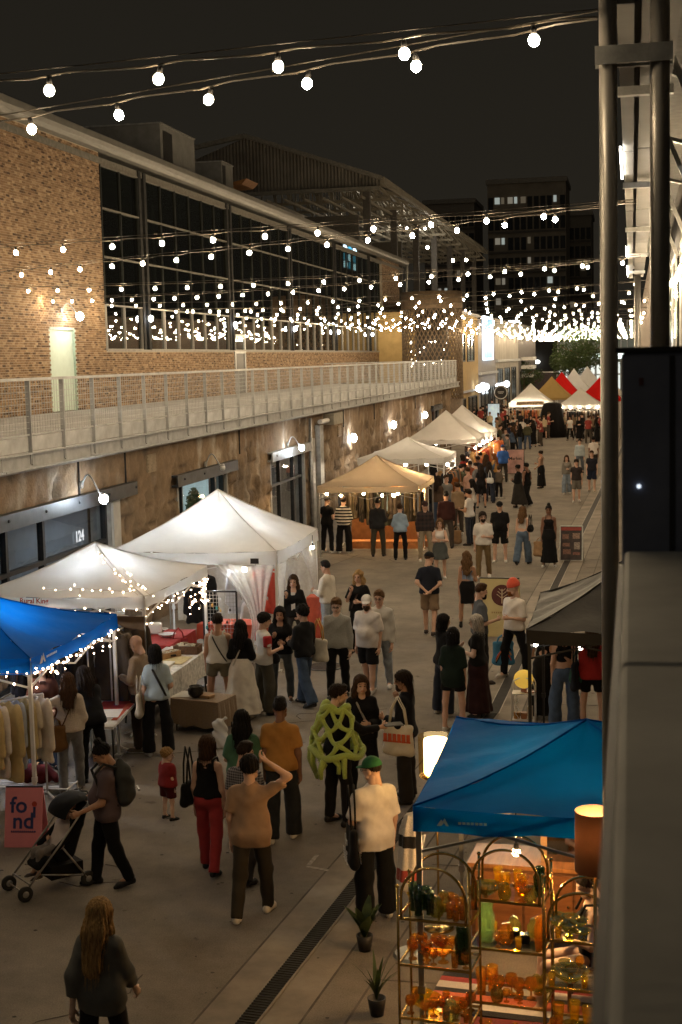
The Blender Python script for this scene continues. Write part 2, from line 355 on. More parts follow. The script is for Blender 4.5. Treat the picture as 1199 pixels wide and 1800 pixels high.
def inD(o): o.parent = DOCK; o.matrix_parent_inverse = Matrix.Translation((-XL,-30,0)); return o
def partD(q, name, m, smooth=False, **k): return inD(q.build(name, m, None, smooth, **k))
inD(link('stone_face', wall_mesh()))
q = MB()
for a, b, c, e in OPEN:      # reveals
    for y in (a, b): q.bb((XL-.45, y-.01 if y == b else y-.12, c), (XL+.0, y+.12 if y == b else y+.01, e))
    q.bb((XL-.45, a, e), (XL+.004, b, e+.1)); q.bb((XL-.45, a, c-.1), (XL+.01, b, c))
partD(q, 'opening_reveal', CONC)
q = MB(); q.bb((XL-.9,12,0),(XL-.8,84.5,4.06)); partD(q, 'inner_wall', mat('dim_interior', (.03,.034,.038), .9))
q = MB(); q.bb((XL-9.,84.4,0),(XL,84.6,4.05)); partD(q, 'end_wall', MATS['weathered_stone'] if False else CONCD)
GL_STORE = glassm('shop_glass', (.85,.88,.9), .9, .03, .0)
LINT = mat('dark_steel_lintel', (.06,.065,.075), .5, .5, .3, 4)
def shopfront(y0, y1, z0, z1, muls, trans, lint, lm=LINT, jamb=True, inner=None):
    if inner: q = MB(); q.bb((XL-.5,y0+.05,z0),(XL-.49,y1-.05,z1)); partD(q, 'shop_interior', inner)
    q = MB()
    for y in [y0+.05]+muls+[y1-.05]: q.bb((XL-.2,y-.05,z0),(XL-.08,y+.05,z1))
    for z in [z0+.04]+trans+[z1-.04]: q.bb((XL-.198,y0,z-.04),(XL-.082,y1,z+.04))
    partD(q, 'window_frame', DKMET)
    ys = [y0]+muls+[y1]; zs = [z0]+trans+[z1]
    for i in range(len(ys)-1):
        for k in range(len(zs)-1):
            q = MB(); q.bb((XL-.145,ys[i]+.04,zs[k]+.03),(XL-.135,ys[i+1]-.04,zs[k+1]-.03)); partD(q, 'window_pane', GL_STORE)
    q = MB(); a, b = lint; q.bb((XL-.05,a,z1-.02),(XL+.16,b,z1+.03)); q.bb((XL+.12,a,z1+.03),(XL+.16,b,z1+.26)); q.bb((XL-.05,a,z1+.22),(XL+.12,b,z1+.26))
    for t in np.arange(a+.5, b, 1.6): q.sphere((XL+.165,t,z1+.14), .03, 6, 4)
    partD(q, 'lintel_beam', lm)
shopfront(16,27.75,.15,3.05,[18.6,21.0,22.9,24.5],[2.2],(15.6,29.0), inner=mat('shop_dusk_interior', (.12,.14,.17), .8, emis=(.35,.42,.5), es=.10, var=.5, scale=.6))
TEALIN = mat('lit_teal_interior', (.5,.6,.6), .8, emis=(.55,.78,.8), es=.55, var=.3, scale=1.2)
shopfront(32.3,36.4,.9,2.93,[32.8,35.6],[],(31.8,37.0), inner=TEALIN)
shopfront(41.2,45.6,.02,2.85,[42.6,44.4],[2.05],(40.8,46.0), lm=GALVL, inner=mat('lobby_interior', (.09,.085,.08), .8, emis=(.5,.42,.32), es=.06, var=.5))
shopfront(76.2,79.2,.6,2.95,[77.6],[],(75.8,79.6), inner=mat('far_shop_interior', (.15,.16,.16), .8, emis=(.5,.6,.6), es=.25))
# plant silhouette behind the teal window
def leafball(q, c, r, n, s, flat=1.):
    for _ in range(n):
        d = Vector((random.gauss(0,1),random.gauss(0,1),random.gauss(0,1))).normalized()*r*random.random()**.4; p = Vector(c)+Vector((d.x*flat,d.y,d.z))
        u = Vector((random.gauss(0,1),random.gauss(0,1),random.gauss(0,1))).normalized(); v = u.orthogonal().normalized()
        q.add([p-u*s, p+v*s*.45, p+u*s, p-v*s*.45], [(0,1,2,3)])
pl = empty('indoor_plant', 'leafy green plant standing behind the teal shop window', 'plant', (XL-.34,34.5,.9))
q = MB(); leafball(q, (0,0,1.2), .55, 420, .09, .18); q.build('crown', mat('indoor_leaf', (.05,.12,.06), .6), pl)
q = MB(); q.tube([(0,0,.25),(.01,.05,.7),(0,0,1.1)], .02, 6); q.lathe([(.1,0),(.13,.28)], n=12); q.build('trunk', WOOD, pl)
lettering('124', .30, emit('glowing_number_vinyl', (.9,.92,.95), .9), DOCK, Matrix.Translation((-XL,-30,0)) @ frameM(atX(139,943,XL-.12)+Vector((.02,0,0)), (0,1,0), (0,0,1)), .006)  # light is put into the vinyl digits as their own emission
# white pilaster strip beside the shopfront
q = MB(); q.bb((XL-.02,27.78,.0),(XL+.05,28.2,3.02)); partD(q, 'pilaster', mat('pale_render', (.5,.48,.44), .8, 0, .2, 2))
# downpipe, junction box, vent, wall recess
q = MB(); q.bb((XL+.02,47.2,.0),(XL+.2,47.75,3.6)); q.bb((XL+.02,46.3,0),(XL+.12,46.75,3.2)); partD(q, 'steel_duct', GALV)
q = MB(); q.tube([(XL+.12,46.1,0),(XL+.12,46.1,3.9)], .06, 8); partD(q, 'downpipe', GALV, True)
q = MB(); q.bb((XL,48.6,3.55),(XL+.4,50.2,3.95)); partD(q, 'air_unit', mat('beige_metal', (.3,.27,.21), .6, .2)); q = MB(); q.cyl((XL+.2,47.2,3.72),(XL+.2,48.5,3.72),.08,10); partD(q, 'floodlight_tube', WHT)
for y, z in [(51.0,3.2),(60,3.5),(67,3.6),(30,3.6)]:
    q = MB(); q.bb((XL,y,z-.2),(XL+.05,y+.6,z+.2))
    for k in range(5): q.bb((XL+.05,y+.03,z-.17+k*.075),(XL+.065,y+.57,z-.135+k*.075))
    partD(q, 'vent_grille', mat('painted_vent', (.34,.26,.17), .7))
for y in (26.0, 28.6, 37.6, 52, 58.5, 70):
    q = MB(); q.tube([(XL+.05,y,3.3),(XL+.05,y,4.05)], .02, 6); partD(q, 'conduit', DKMET)
gooseneck('gooseneck_lamp', 'lit gooseneck lamp above the shopfront marked 124', atX(183,877,XL+.62), atX(142,852,XL+.06))
gooseneck('gooseneck_lamp', 'lit gooseneck lamp over the glass entrance door', atX(531,787,XL+.55), atX(505,782,XL+.06))
gooseneck('gooseneck_lamp', 'unlit gooseneck lamp above the teal shop window', atX(392,822,XL+.5), atX(361,816,XL+.06), power=WHT, r=.07)
wallpack('round white wall light nearest the glass entrance, above the grey tent', atX(617,769,XL+.05))
wallpack('middle of the three round white wall lights on the stone wall', atX(688,746,XL+.05))
wallpack('farthest of the three round white wall lights on the stone wall', atX(744,729,XL+.05))

# ---------------------------------------------------------------- terrace deck and railing
q = MB(); q.bb((XU,10,DECK-.2),(XE-.06,86,DECK)); partD(q, 'terrace_deck', mat('terrace_concrete', (.36,.36,.36), .85, 0, .2, 1.5, .2, 50))
for y in np.arange(14, 86, 4.0):
    q = MB(); q.bb((XE-.05,y+.01,DECK-.28),(XE+.02,y+3.99,DECK+.0)); q.bb((XE-.05,y+.01,DECK-.28),(XE+.10,y+3.99,DECK-.25)); q.bb((XE-.05,y+.01,DECK-.02),(XE+.10,y+3.99,DECK+.004)); partD(q, 'fascia_beam', GALVL)
q = MB(); q.bb((XL+.01,12,4.0),(XE+.01,86,4.04)); partD(q, 'deck_flashing', CONC)
RAIL = empty('terrace_railing', 'grey steel terrace railing with wire mesh panels above the stone wall', 'railing', (XE,30,DECK))
post = MB(); post.bb((-.03,-.012,-.22),(.05,.012,1.27)); post.bb((.02,-.05,-.2),(.04,.05,0)); pme = post.mesh('post', GALVL)
STEP = 1.5; ys = list(np.arange(14.2, 86, STEP))
for y in ys: link('post', pme, RAIL, loc=(0,y-30,0))
q = MB(); q.bb((-.035,14-30,1.25),(.055,ys[-1]+.03-30,1.30)); q.build('top_rail', GALVL, RAIL)
q = MB(); q.bb((-.0,14-30,.30),(.02,ys[-1]-30,.33)); q.build('bottom_rail', GALVL, RAIL)
kp = MB(); kp.bb((-.02,.05,.03),(0,STEP-.05,.28)); kme = kp.mesh('kick_panel', mat('white_kick_panel', (.52,.53,.54), .6, 0, .2, 3))
wm = MB()
for i in range(1, 13): wm.bb((.012-.003, i*STEP/13-.004, .32),(.012+.003, i*STEP/13+.004, 1.25))
for i in range(1, 9): wm.bb((.018-.003, .02, .32+i*.105-.004),(.018+.003, STEP-.02, .32+i*.105+.004))
wme = wm.mesh('mesh_panel', GALVL)
for y in ys[:-1]: link('kick_panel', kme, RAIL, loc=(0,y-30,0)); link('mesh_panel', wme, RAIL, loc=(0,y-30,0))
# return of the railing at the far end of the terrace
for i in range(1, 6): link('post', pme, RAIL, loc=(-i*1.5, ys[-1]-30, 0))
q = MB(); q.bb((-8,ys[-1]-.03-30,1.25),(-.05,ys[-1]+.03-30,1.30)); q.build('end_rail', GALVL, RAIL)

# ---------------------------------------------------------------- upper brick wall
BRW, BRH, BRD = .215, .075, .02
ROOF = 13.3
def bricks(y0, y1, z0, z1, holes=()):
    out = []; r0 = int((z0-DECK)/BRH+.5); nr = int((z1-z0)/BRH)
    for k in range(nr):
        z = z0+(k+.5)*BRH; off = (BRW/2 if k % 2 else 0); y = y0-off
        while y < y1:
            a, b = max(y, y0)+.005, min(y+BRW, y1)-.005; y += BRW
            if b-a < .04: continue
            if any(h[0] < (a+b)/2 < h[1] and h[2] < z < h[3] for h in holes): continue
            out.append((a, b, z-BRH/2+.006, z+BRH/2-.006))
    return out
PAL = [S(142,116,90), S(122,98,74), S(156,130,102), S(102,80,60), S(80,62,48), S(132,106,80), S(166,142,114), S(90,70,54)]
DOORH = (43.35,45.6,DECK,7.08); DOORH2 = (65.1,67.1,DECK,7.15)
BR = bricks(33.5,48.4,DECK,ROOF-.05,[DOORH])+bricks(48.4,105.2,DECK,6.3,[DOORH2])+bricks(106.6,114.6,DECK,13.4)
BR.sort(key=lambda b: b[0]**2+ (b[2]-5)**2*3 if b[0] > 39.6 else 1e9)
near, rest = BR[:300], BR[300:]
def brick_rest():
    n = len(rest); A = np.array(rest); jit = np.random.rand(n)*.008
    x0 = np.full(n, XU-.03); x1 = XU+BRD-.01+jit
    V = np.zeros((n,8,3)); 
    for i, (xx, yy, zz) in enumerate([(0,0,2),(1,0,2),(1,1,2),(0,1,2),(0,0,3),(1,0,3),(1,1,3),(0,1,3)]):
        V[:,i,0] = x1 if xx else x0; V[:,i,1] = A[:,yy]; V[:,i,2] = A[:,zz]
    base = (np.arange(n)*8)[:,None,None]; fq = np.array([(1,2,6,5),(0,1,5,4),(2,3,7,6),(4,5,6,7),(0,3,2,1)])[None]
    Fq = (base+fq).reshape(-1,4)
    me = bpy.data.meshes.new('brickwork'); me.from_pydata(V.reshape(-1,3).tolist(), [], Fq.tolist())
    idx = np.random.choice(len(PAL), n, p=[.26,.18,.2,.07,.03,.16,.07,.03]); col = np.array(PAL)[idx]*(.92+.16*np.random.rand(n,1))
    c4 = np.ones((n,8,4), np.float32); c4[:,:,:3] = col[:,None,:]
    a = me.color_attributes.new('Col', 'FLOAT_COLOR', 'POINT'); a.data.foreach_set('color', c4.ravel()); me.materials.append(attr_mat('brick_faces', .85, .3, 40))
    return me
inD(link('brickwork', brick_rest(), kind='stuff'))
bmats = [mat('brick_tone_%s' % 'abcdefgh'[i], c, .85, 0, .2, 14, .3, 60) for i, c in enumerate(PAL)]
bme = []
for m in bmats:
    q = MB(); q.bb((-.03,-BRW/2+.005,-BRH/2+.006),(BRD-.006,BRW/2-.005,BRH/2-.006)); bme.append(q.mesh('brick', m))
for a, b, c, e in near:
    o = link('brick', random.choices(bme, weights=[.26,.18,.2,.07,.03,.16,.07,.03])[0]); o.location = (XU, (a+b)/2, (c+e)/2); o.scale = (1, (b-a)/(BRW-.01), 1); inD(o)
MORT = mat('pale_mortar', (.44,.38,.30), .95, 0, .15, 5, .2, 60)
q = MB(); q.bb((XU-.4,33.5,DECK),(XU-.004,43.35,ROOF)); q.bb((XU-.4,45.6,DECK),(XU-.004,48.42,ROOF)); q.bb((XU-.4,43.35,7.08),(XU-.004,45.6,ROOF)); q.bb((XU-.4,48.42,DECK),(XU-.004,65.1,6.3)); q.bb((XU-.4,67.1,DECK),(XU-.004,105.2,6.3)); q.bb((XU-.4,106.6,DECK-.5),(XU-.004,114.6,13.4))
partD(q, 'mortar_wall', MORT)
# end face of the projecting brick bay and window sill
q = MB(); q.bb((XU-.25,48.42,6.3),(XU+.06,105.3,6.37)); partD(q, 'window_sill', CONC)
# pale green steel door of the brick bay
DR = empty('steel_door', 'pale green steel door in the brick wall on the terrace', 'door', (XU-.1,44.47,DECK))
q = MB(); q.bb((-.03,-1.05,.02),(.03,1.05,2.68)); q.build('leaf', mat('pale_green_paint', (.48,.60,.52), .5, 0, .06, 3), DR)
q = MB(); q.bb((-.08,-1.14,0),(.09,-1.05,2.76)); q.bb((-.08,1.05,0),(.09,1.14,2.76)); q.bb((-.08,-1.05,2.68),(.09,1.05,2.76)); q.build('frame', mat('green_frame', (.36,.47,.4), .5), DR)
q = MB(); q.cyl((.03,-.9,1.1),(.08,-.9,1.1),.03,8); q.bar((.08,-.9,1.1),(.08,-.75,1.1),.02,.02); q.build('handle', GALV, DR)
gooseneck('gooseneck_lamp', 'lit gooseneck lamp over the pale green steel door', atX(141,556,XU+.55), atX(108,545,XU+.03), r=.12, power=emit('door_lamp_glow', (1,.95,.82), 150))
D2 = empty('terrace_door', 'dark glazed door between the panes of the glass wall', 'door', (XU+.02,66.1,DECK))
q = MB(); q.bb((-.04,-.95,0),(.04,-.8,2.8)); q.bb((-.04,.8,0),(.04,.95,2.8)); q.bb((-.04,-.8,2.66),(.04,.8,2.8)); q.bb((-.04,-.8,1.9),(.04,.8,2.0)); q.build('frame', GALVL, D2)
q = MB(); q.bb((-.03,-.8,.02),(.0,.8,1.9)); q.build('leaf', DKMET, D2); q = MB(); q.bb((-.03,-.8,2.0),(-.01,.8,2.66)); q.build('pane', GL_STORE, D2)
# ---------------------------------------------------------------- curtain wall
GLU = glassm('curtain_glass', (.42,.47,.44), .95, .012, .10)
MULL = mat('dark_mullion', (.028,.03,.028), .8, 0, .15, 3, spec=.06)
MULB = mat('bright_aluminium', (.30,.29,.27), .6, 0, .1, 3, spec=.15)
COLS = [52.7,64.7,76.7,88.7,100.7]; ZT = [6.37,7.95,9.65,11.35,12.85]
for y in COLS:
    q = MB(); q.bb((XU-.1,y-.42,6.37),(XU+.1,y-.16,13.1)); q.bb((XU-.1,y+.16,6.37),(XU+.1,y+.42,13.1)); q.bb((XU-.3,y-.16,6.37),(XU-.02,y+.16,13.1)); partD(q, 'bay_column', mat('blackened_column', (.03,.03,.03), .8, 0, spec=.06))
edges = [48.45]+COLS+[105.2]
for bi in range(len(edges)-1):
    a = edges[bi]+(.42 if bi else 0); b = edges[bi+1]-(.42 if bi < len(edges)-2 else 0); n = max(2, round((b-a)/1.75)); st = (b-a)/n
    q = MB(); qb = MB()
    for i in range(n+1):
        y = a+i*st
        if 65.0 < y < 67.2: pass
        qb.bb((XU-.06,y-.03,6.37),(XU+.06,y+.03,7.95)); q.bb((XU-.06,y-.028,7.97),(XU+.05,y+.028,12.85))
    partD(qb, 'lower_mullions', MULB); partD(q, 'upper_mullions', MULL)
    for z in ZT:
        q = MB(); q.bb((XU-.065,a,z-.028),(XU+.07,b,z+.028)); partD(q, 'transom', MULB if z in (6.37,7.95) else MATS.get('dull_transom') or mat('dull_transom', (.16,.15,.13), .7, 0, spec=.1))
    for i in range(n):
        for k in range(4):
            q = MB(); q.bb((-.006,-st/2+.03,0),(.006,st/2-.03,ZT[k+1]-ZT[k]-.07))
            o = q.build('glass_pane', GLU); o.location = (XU-.02, a+(i+.5)*st, ZT[k]+.035); o.rotation_euler = (random.uniform(-.004,.004), random.uniform(-.006,.006), random.uniform(-.006,.006)); inD(o)
# dark interior seen through the curtain wall
q = MB(); q.bb((XU-9,48.4,DECK),(XU-8.9,105,13.2)); q.bb((XU-9,48.4,DECK),(XU-.3,105,DECK+.05)); q.bb((XU-9,48.3,DECK),(XU-.3,48.4,13.2)); q.bb((XU-9,105,DECK),(XU-.3,105.1,13.2)); partD(q, 'hall_interior', mat('dark_hall', (.05,.055,.05), .8, var=.4, scale=.4))
for y in COLS:
    q = MB(); q.bb((XU-4,y-.2,DECK),(XU-3.6,y+.2,13.2)); partD(q, 'hall_column', CONCD)
q = MB(); q.bar((XU-1.5,50,8.3),(XU-1.5,50.1,8.3),.1,.5); partD(q, 'red_banner', emit('red_neon', (1,.03,.02), 1.4))
sg = empty('wall_screen', 'glowing blue and white screen behind the far glass panes', 'screen', (XU-.6,97.3,12.75))
q = MB(); q.bb((-.05,-2.6,-.85),(0,2.6,.85)); q.build('frame', BLK, sg)
random.seed(5)
for i in range(9):
    y, z = -1.7+1.7*(i % 3), .53-.53*(i//3)
    q = MB(); q.prism([(y-.7,z-.22),(y+.5,z-.25),(y+.75,z+.1),(y+.2,z+.25),(y-.6,z+.2)], 'x', .01, .02); q.build('tile_image', emit('screen_glow_%d' % (i % 2), [(.62,.86,1),(.1,.5,.75)][i % 2], 2.6 if i % 2 == 0 else 1.2), sg)
ex = empty('exit_sign', 'small green glowing sign inside the dark glass wall', 'sign', (XU-2.0,58.4,9.5))
q = MB(); q.bb((-.04,-.3,-.1),(0,.3,.1)); q.build('sign_box', BLK, ex); q = MB(); q.tube([(.01,-.25,.02),(.01,0,.14),(.01,.25,.04)], .02, 5); q.build('green_tube', emit('green_neon', (.4,1,.6), 1.5), ex)
for y, z, c, s_ in [(63.9,7.9,(.8,.95,1),3),(68.4,7.6,(.8,.95,1),8),(53.6,7.5,(.8,.9,1),5),(88.0,7.6,(.75,.95,1),5),(92,7.5,(.75,.95,1),6),(104.6,7.6,(.8,.9,1),5)]:
    pass
# terrace wall sconces on the bay columns
for y in COLS:
    root = empty('sconce_lamp', 'white sconce on the %s dark bay column from the brick bay' % ORD[COLS.index(y)], 'lamp', (XU+.1,y,7.55), group='sconces along the glass wall')
    q = MB(); q.bb((0,-.05,-.05),(.1,.05,.12)); q.build('bracket', GALV, root); q = MB(); q.sphere((.14,0,0), .085, 10, 8, (1,1,1.5)); q.build('globe', emit('sconce_glow', (.95,.97,1), 40), root, True)
# ---------------------------------------------------------------- roof edge, gutter
q = MB(); prof = [(XU+.0,13.28),(XU+.22,13.32),(XU+.36,13.42),(XU+.40,13.56),(XU+.40,13.76),(XU+.34,13.80),(XU+.34,13.65),(XU-.1,13.6)]
q.prism([(p[0],p[1]) for p in prof], 'y', 30, 117.5); partD(q, 'roof_gutter', mat('aluminium_gutter', (.15,.145,.13), .5, .3, .15, 2))
q = MB(); q.bb((XU-16,30,13.55),(XU+.33,117,13.64)); partD(q, 'roof', CONCD)
q = MB(); q.bb((XU-.3,30,12.88),(XU+.04,117,13.1)); partD(q, 'soffit_trim', MATS['dull_transom'])
q = MB(); q.tube([(XU+.35,116.8,13.4),(XU+.25,117.2,12.6),(XU+.1,117.6,11.5),(XU+.1,117.6,5)], .09, 8); partD(q, 'gutter_downpipe', GALV, True)
def hvac(p, d, lab):
    root = empty('rooftop_unit', lab, 'machine', p); q = MB(); q.box((0,0,d[2]/2), d); q.build('casing', mat('unit_grey', (.22,.22,.21), .6, .2, .2, 2), root)
    q = MB(); q.box((d[0]/2+.01,-d[1]*.3,d[2]*.5), (.02,d[1]*.25,d[2]*.8)); q.build('louvre', DKMET, root)
    q = MB(); q.box((0,0,d[2]+.03), (d[0]+.1,d[1]+.1,.06)); q.build('lid', GALV, root)
hvac(atY(312,290,62)+Vector((-2,1,-.8)), (3.5,5,2.4), 'grey rooftop machine box on the dock building roof')
hvac(atY(375,310,75)+Vector((0,0,-1)), (1.6,2.2,1.6), 'small dark rooftop box beside the big machine box')
q = MB(); p = atY(415,322,78); q.prism([(p.x-1.2,p.z-.3),(p.x+.9,p.z+.1),(p.x+.6,p.z-.2)], 'y', 77, 79.5); q.build('roof_hatch', mat('rusty_orange', (.3,.14,.05), .6), None, label='orange tilted roof hatch on the dock building roof', cat='hatch')
# ---------------------------------------------------------------- tall shed with open truss roof beyond the dock building
def shed():
    Y0, Y1 = 119., 207.; E0 = atY(668,316,Y0); ex, ez = E0.x, E0.z; ap = atY(432,242,Y0); ax, az = ap.x, ap.z; bz = atY(600,334,Y0).z
    root = empty('truss_shed', 'tall dark shed with corrugated gable and open steel truss roof', 'building', (ex,Y0,0))
    M0 = Matrix.Translation((-ex,-Y0,0))
    def pt(q, name, m, **k): o = q.build(name, m, None, **k); o.parent = root; o.matrix_parent_inverse = M0; return o
    lx = 2*ax-ex; q = MB(); n = 120     # corrugated gable sheet
    P = []
    for i in range(n+1):
        x = ax-6+(ex-ax+6)*i/n; top = az-(az-ez)*abs(x-ax)/(ex-ax); yy = Y0+(.05 if i % 2 else -.05)
        P += [(x,yy,bz),(x,yy,top)]
    q.add(P, [(2*i,2*i+2,2*i+3,2*i+1) for i in range(n)]); pt(q, 'corrugated_gable', mat('brown_corrugated_sheet', (.20,.185,.16), .7, .2, .3, .5))
    q = MB(); q.bar((ax,Y0-.3,az+.1),(ex+.2,Y0-.3,ez+.1),.5,.35); q.bar((ax-6,Y0-.3,az-.9),(ax,Y0-.3,az+.1),.5,.35); q.bar((ax-6,Y0-.2,bz),(ex,Y0-.2,bz),.4,.3); pt(q, 'gable_trim', mat('dull_steel', (.25,.235,.2), .5, .4))
    q = MB(); q.add([(ex+.3,Y0-.4,ez+.25),(ex+.3,Y1,ez+.25),(ax,Y1,az+.25),(ax,Y0-.4,az+.25),(ex+.3,Y0-.4,ez+.1),(ex+.3,Y1,ez+.1),(ax,Y1,az+.1),(ax,Y0-.4,az+.1)], [(0,1,2,3),(4,7,6,5),(0,4,5,1),(3,2,6,7),(0,3,7,4),(1,5,6,2)]); pt(q, 'roof_sheet', mat('dark_sheet', (.12,.11,.1), .7))
    gm = mat('shed_steel', (.33,.30,.24), .55, .35, .2, 1)
    q = MB(); q.bar((ex+.2,Y0,ez),(ex+.2,Y1,ez),.35,.5); pt(q, 'eave_beam', gm)
    for y in np.arange(Y0+5, Y1, 7.5):
        q = MB(); q.bar((ex,y,bz-.4),(ax,y,bz-.4),.25,.25); q.bar((ex,y,ez-.1),(ax,y,az-.1),.25,.25)
        for i in range(9):
            x0 = ex+(ax-ex)*i/9; x1 = ex+(ax-ex)*(i+1)/9; t0 = ez+(az-ez)*i/9; t1 = ez+(az-ez)*(i+1)/9
            q.bar((x0,y,bz-.4),(x1,y,t1-.1),.14,.14); q.bar((x1,y,bz-.4),(x1,y,t1-.1),.12,.12)
        pt(q, 'roof_truss', gm)
    for i in range(1, 7):
        x = ex+(ax-ex)*i/7; z = ez+(az-ez)*i/7-.2; q = MB(); q.bar((x,Y0,z),(x,Y1,z),.22,.3); pt(q, 'purlin', gm)
        q = MB(); q.bar((x,Y0,bz-.6),(x,Y1,bz-.6),.16,.2); pt(q, 'tie_beam', gm)
    for y in np.arange(Y0+2, Y1, 14.):
        q = MB(); q.bar((ex-1.5,y,0),(ex-1.5,y,bz),.6,.5); pt(q, 'column', mat('shed_column', (.12,.11,.1), .6))
    q = MB(); q.bb((ax-4,Y0+30,0),(ex-3,Y0+30.4,bz-2)); pt(q, 'inner_wall', mat('shed_wall', (.13,.12,.1), .8))
    q = MB(); q.bb((ex-9,Y0+6,bz-6),(ex-3,Y0+6.3,bz-1.5)); pt(q, 'wall_panel', mat('shed_panel', (.2,.19,.17), .8))
    for i, (x, y) in enumerate([(638,367),(688,387),(748,402),(716,402),(752,435),(797,458),(820,457),(704,397),(712,360)]):
        p = atY(x,y,150+i*2); q = MB(); q.sphere((0,0,0), .17, 8, 6); o = q.build('shed_lamp', emit('shed_lamp_glow', (1,.9,.72), 110), None, loc=p, label='tiny white lamp under the open truss roof, %s of nine' % ORD[i], cat='lamp', group='lamps under the truss roof')
shed()
# ---------------------------------------------------------------- round perforated screen tower
def lattice():
    c = atY(762,700,100); R = 2.1; z0, z1 = 2.9, atY(770,513,100).z
    root = empty('screen_tower', 'round tower wrapped in a brown perforated lattice screen', 'tower', (c.x,c.y,0))
    q = MB(); n = 44; rows = 44; h = (z1-z0-1.2)/rows
    for r in range(rows+1):
        for k in range(n):
            pass
    for s in (1, -1):
        for k in range(n):
            pts = [(R*math.cos(2*math.pi*(k+s*j*.5)/n), R*math.sin(2*math.pi*(k+s*j*.5)/n), z0+j*h*2) for j in range(rows//2+1)]
            q.tube(pts, .042, 4, cap=False)
    q.build('lattice_screen', mat('bronze_lattice', (.17,.12,.075), .6, .2), root, kind='stuff')
    q = MB(); q.lathe([(R+.05,z1-1.2),(R+.05,z1),(R-.1,z1),(R-.1,z1-1.2)], n=40, cap=False); q.build('top_band', MATS['bronze_lattice'], root, True)
    q = MB(); q.lathe([(R-.02,0),(R-.02,z0)], n=40); q.build('base_drum', mat('drum_brown', (.14,.10,.07), .7), root, True)
    q = MB(); q.lathe([(R-.9,0),(R-.9,z1-.5)], n=24); q.build('core', mat('core_dark', (.06,.05,.04), .8), root, True)
    for i in range(26):
        a = random.uniform(2.6,5.6); q = MB(); q.sphere((math.cos(a)*(R-.6), math.sin(a)*(R-.6), random.uniform(z0+2.2,z0+4.1)), .05, 6, 4); q.build('inner_bulb', emit('tower_bulb', (1,.9,.72), 20), root)
lattice()
# ---------------------------------------------------------------- far buildings
def facade(name, label, X, y0, y1, z1, m, wins, wm, depth=8, glow=None, bands=(), front=True):
    """building along the left of the street; wins: (ya, yb, za, zb)"""
    root = empty(name, label, 'building', (X,y0,0)); L = y1-y0
    q = MB(); q.bb((-depth,0,0),(0,L,z1)); q.build('wall', m, root)
    for (a, b, c, e) in wins:
        q = MB(); q.bb((.0,a*L,c),(.1,a*L+.1,e)); q.bb((0,b*L-.1,c),(.1,b*L,e)); q.bb((0,a*L+.1,e-.1),(.1,b*L-.1,e)); q.bb((0,a*L+.1,c),(.1,b*L-.1,c+.1)); q.bb((0,(a+b)/2*L-.05,c+.1),(.09,(a+b)/2*L+.05,e-.1)); w_ = q.build('window_frame', DKMET, root)
        q = MB(); q.bb((.0,a*L+.1,c+.1),(.03,b*L-.1,e-.1)); q.build('pane', wm, w_)
    for (z, h) in bands:
        q = MB(); q.bb((0,-.05,z),(.25,L+.05,z+h)); q.build('cornice', GALVL, root)
    return root
WDK = mat('dark_window', (.03,.032,.035), .15, 0, .3, 1)
facade('corner_building', 'yellow lit brick building beyond the screen tower', -12.9, 104.5, 122, 9.2, mat('yellow_brick', (.42,.30,.13), .85, 0, .15, 2), [(.14,.42,5.4,7.6),(.52,.8,5.4,7.6),(.1,.42,.4,2.6),(.55,.9,.3,2.6)], WDK, bands=[(3.0,.15),(9.1,.2)])
facade('shop_building', 'grey building with a bright blue upper window', -12.9, 122.1, 138, 9.0, mat('grey_render', (.30,.30,.31), .8, 0, .12, 2), [(.1,.55,.3,3),(.62,.9,.3,3)], WDK, bands=[(4.2,.2)])
bw = empty('blue_window', 'glowing blue shop window above the grey building front', 'window', (-12.85,129.5,7.4)); q = MB(); q.bb((0,-4,-1.75),(.1,4,1.75)); q.build('pane', mat('blue_display', (.1,.3,.5), .4, 0, .9, .8, emis=(.15,.45,.9), es=1.3), bw); q = MB(); q.bb((0,-4.2,-1.95),(.16,-4,1.95)); q.bb((0,4,-1.95),(.16,4.2,1.95)); q.bb((0,-4,1.75),(.16,4,1.95)); q.bb((0,-4,-1.95),(.16,4,-1.75)); q.build('frame', emit('white_edge', (.8,.9,1), 2.2), bw)
facade('pale_building', 'pale panelled building next to the blue window building', -12.9, 138.1, 166, 9.4, mat('pale_panel', (.45,.43,.39), .8, 0, .15, .6), [(.06,.24,.4,4.6),(.34,.55,.4,4.6),(.64,.84,.4,4.6)], WDK, bands=[(5.2,.25)])
facade('far_block', 'dark block with a magenta sign and white light column', -12.9, 166.1, 196, 9.5, mat('dark_render', (.13,.12,.12), .8), [(.1,.9,.4,4)], WDK)
for k, (z0, z1) in enumerate([(2.6,3.0),(3.6,4.0),(4.6,5.0)]):
    q = MB(); q.bb((-12.9,170,z0+.6),(-11.5,176,z1+.6)); q.build('awning', WHT, None, label=['lowest small white balcony slab on the far block','middle small white balcony slab on the far block','topmost small white balcony slab on the far block'][k], cat='balcony', group='small balcony slabs on the far block')
q = MB(); q.bb((-.3,-1.2,0),(.3,1.2,4.6)); q.build('light_column', emit('light_column_glow', (.93,.97,1), 7), None, loc=atY(901,632,172)+Vector((0,0,0)), label='bright white vertical light sign above the far left shops', cat='sign')
q = MB(); q.bb((-.1,-2,0),(.1,2,2.6)); q.build('magenta_panel', mat('magenta_sign', (.4,.03,.12), .5, emis=(.6,.05,.2), es=.35), None, loc=atY(888,628,168), label='dark red sign panel beside the bright white light sign', cat='sign')
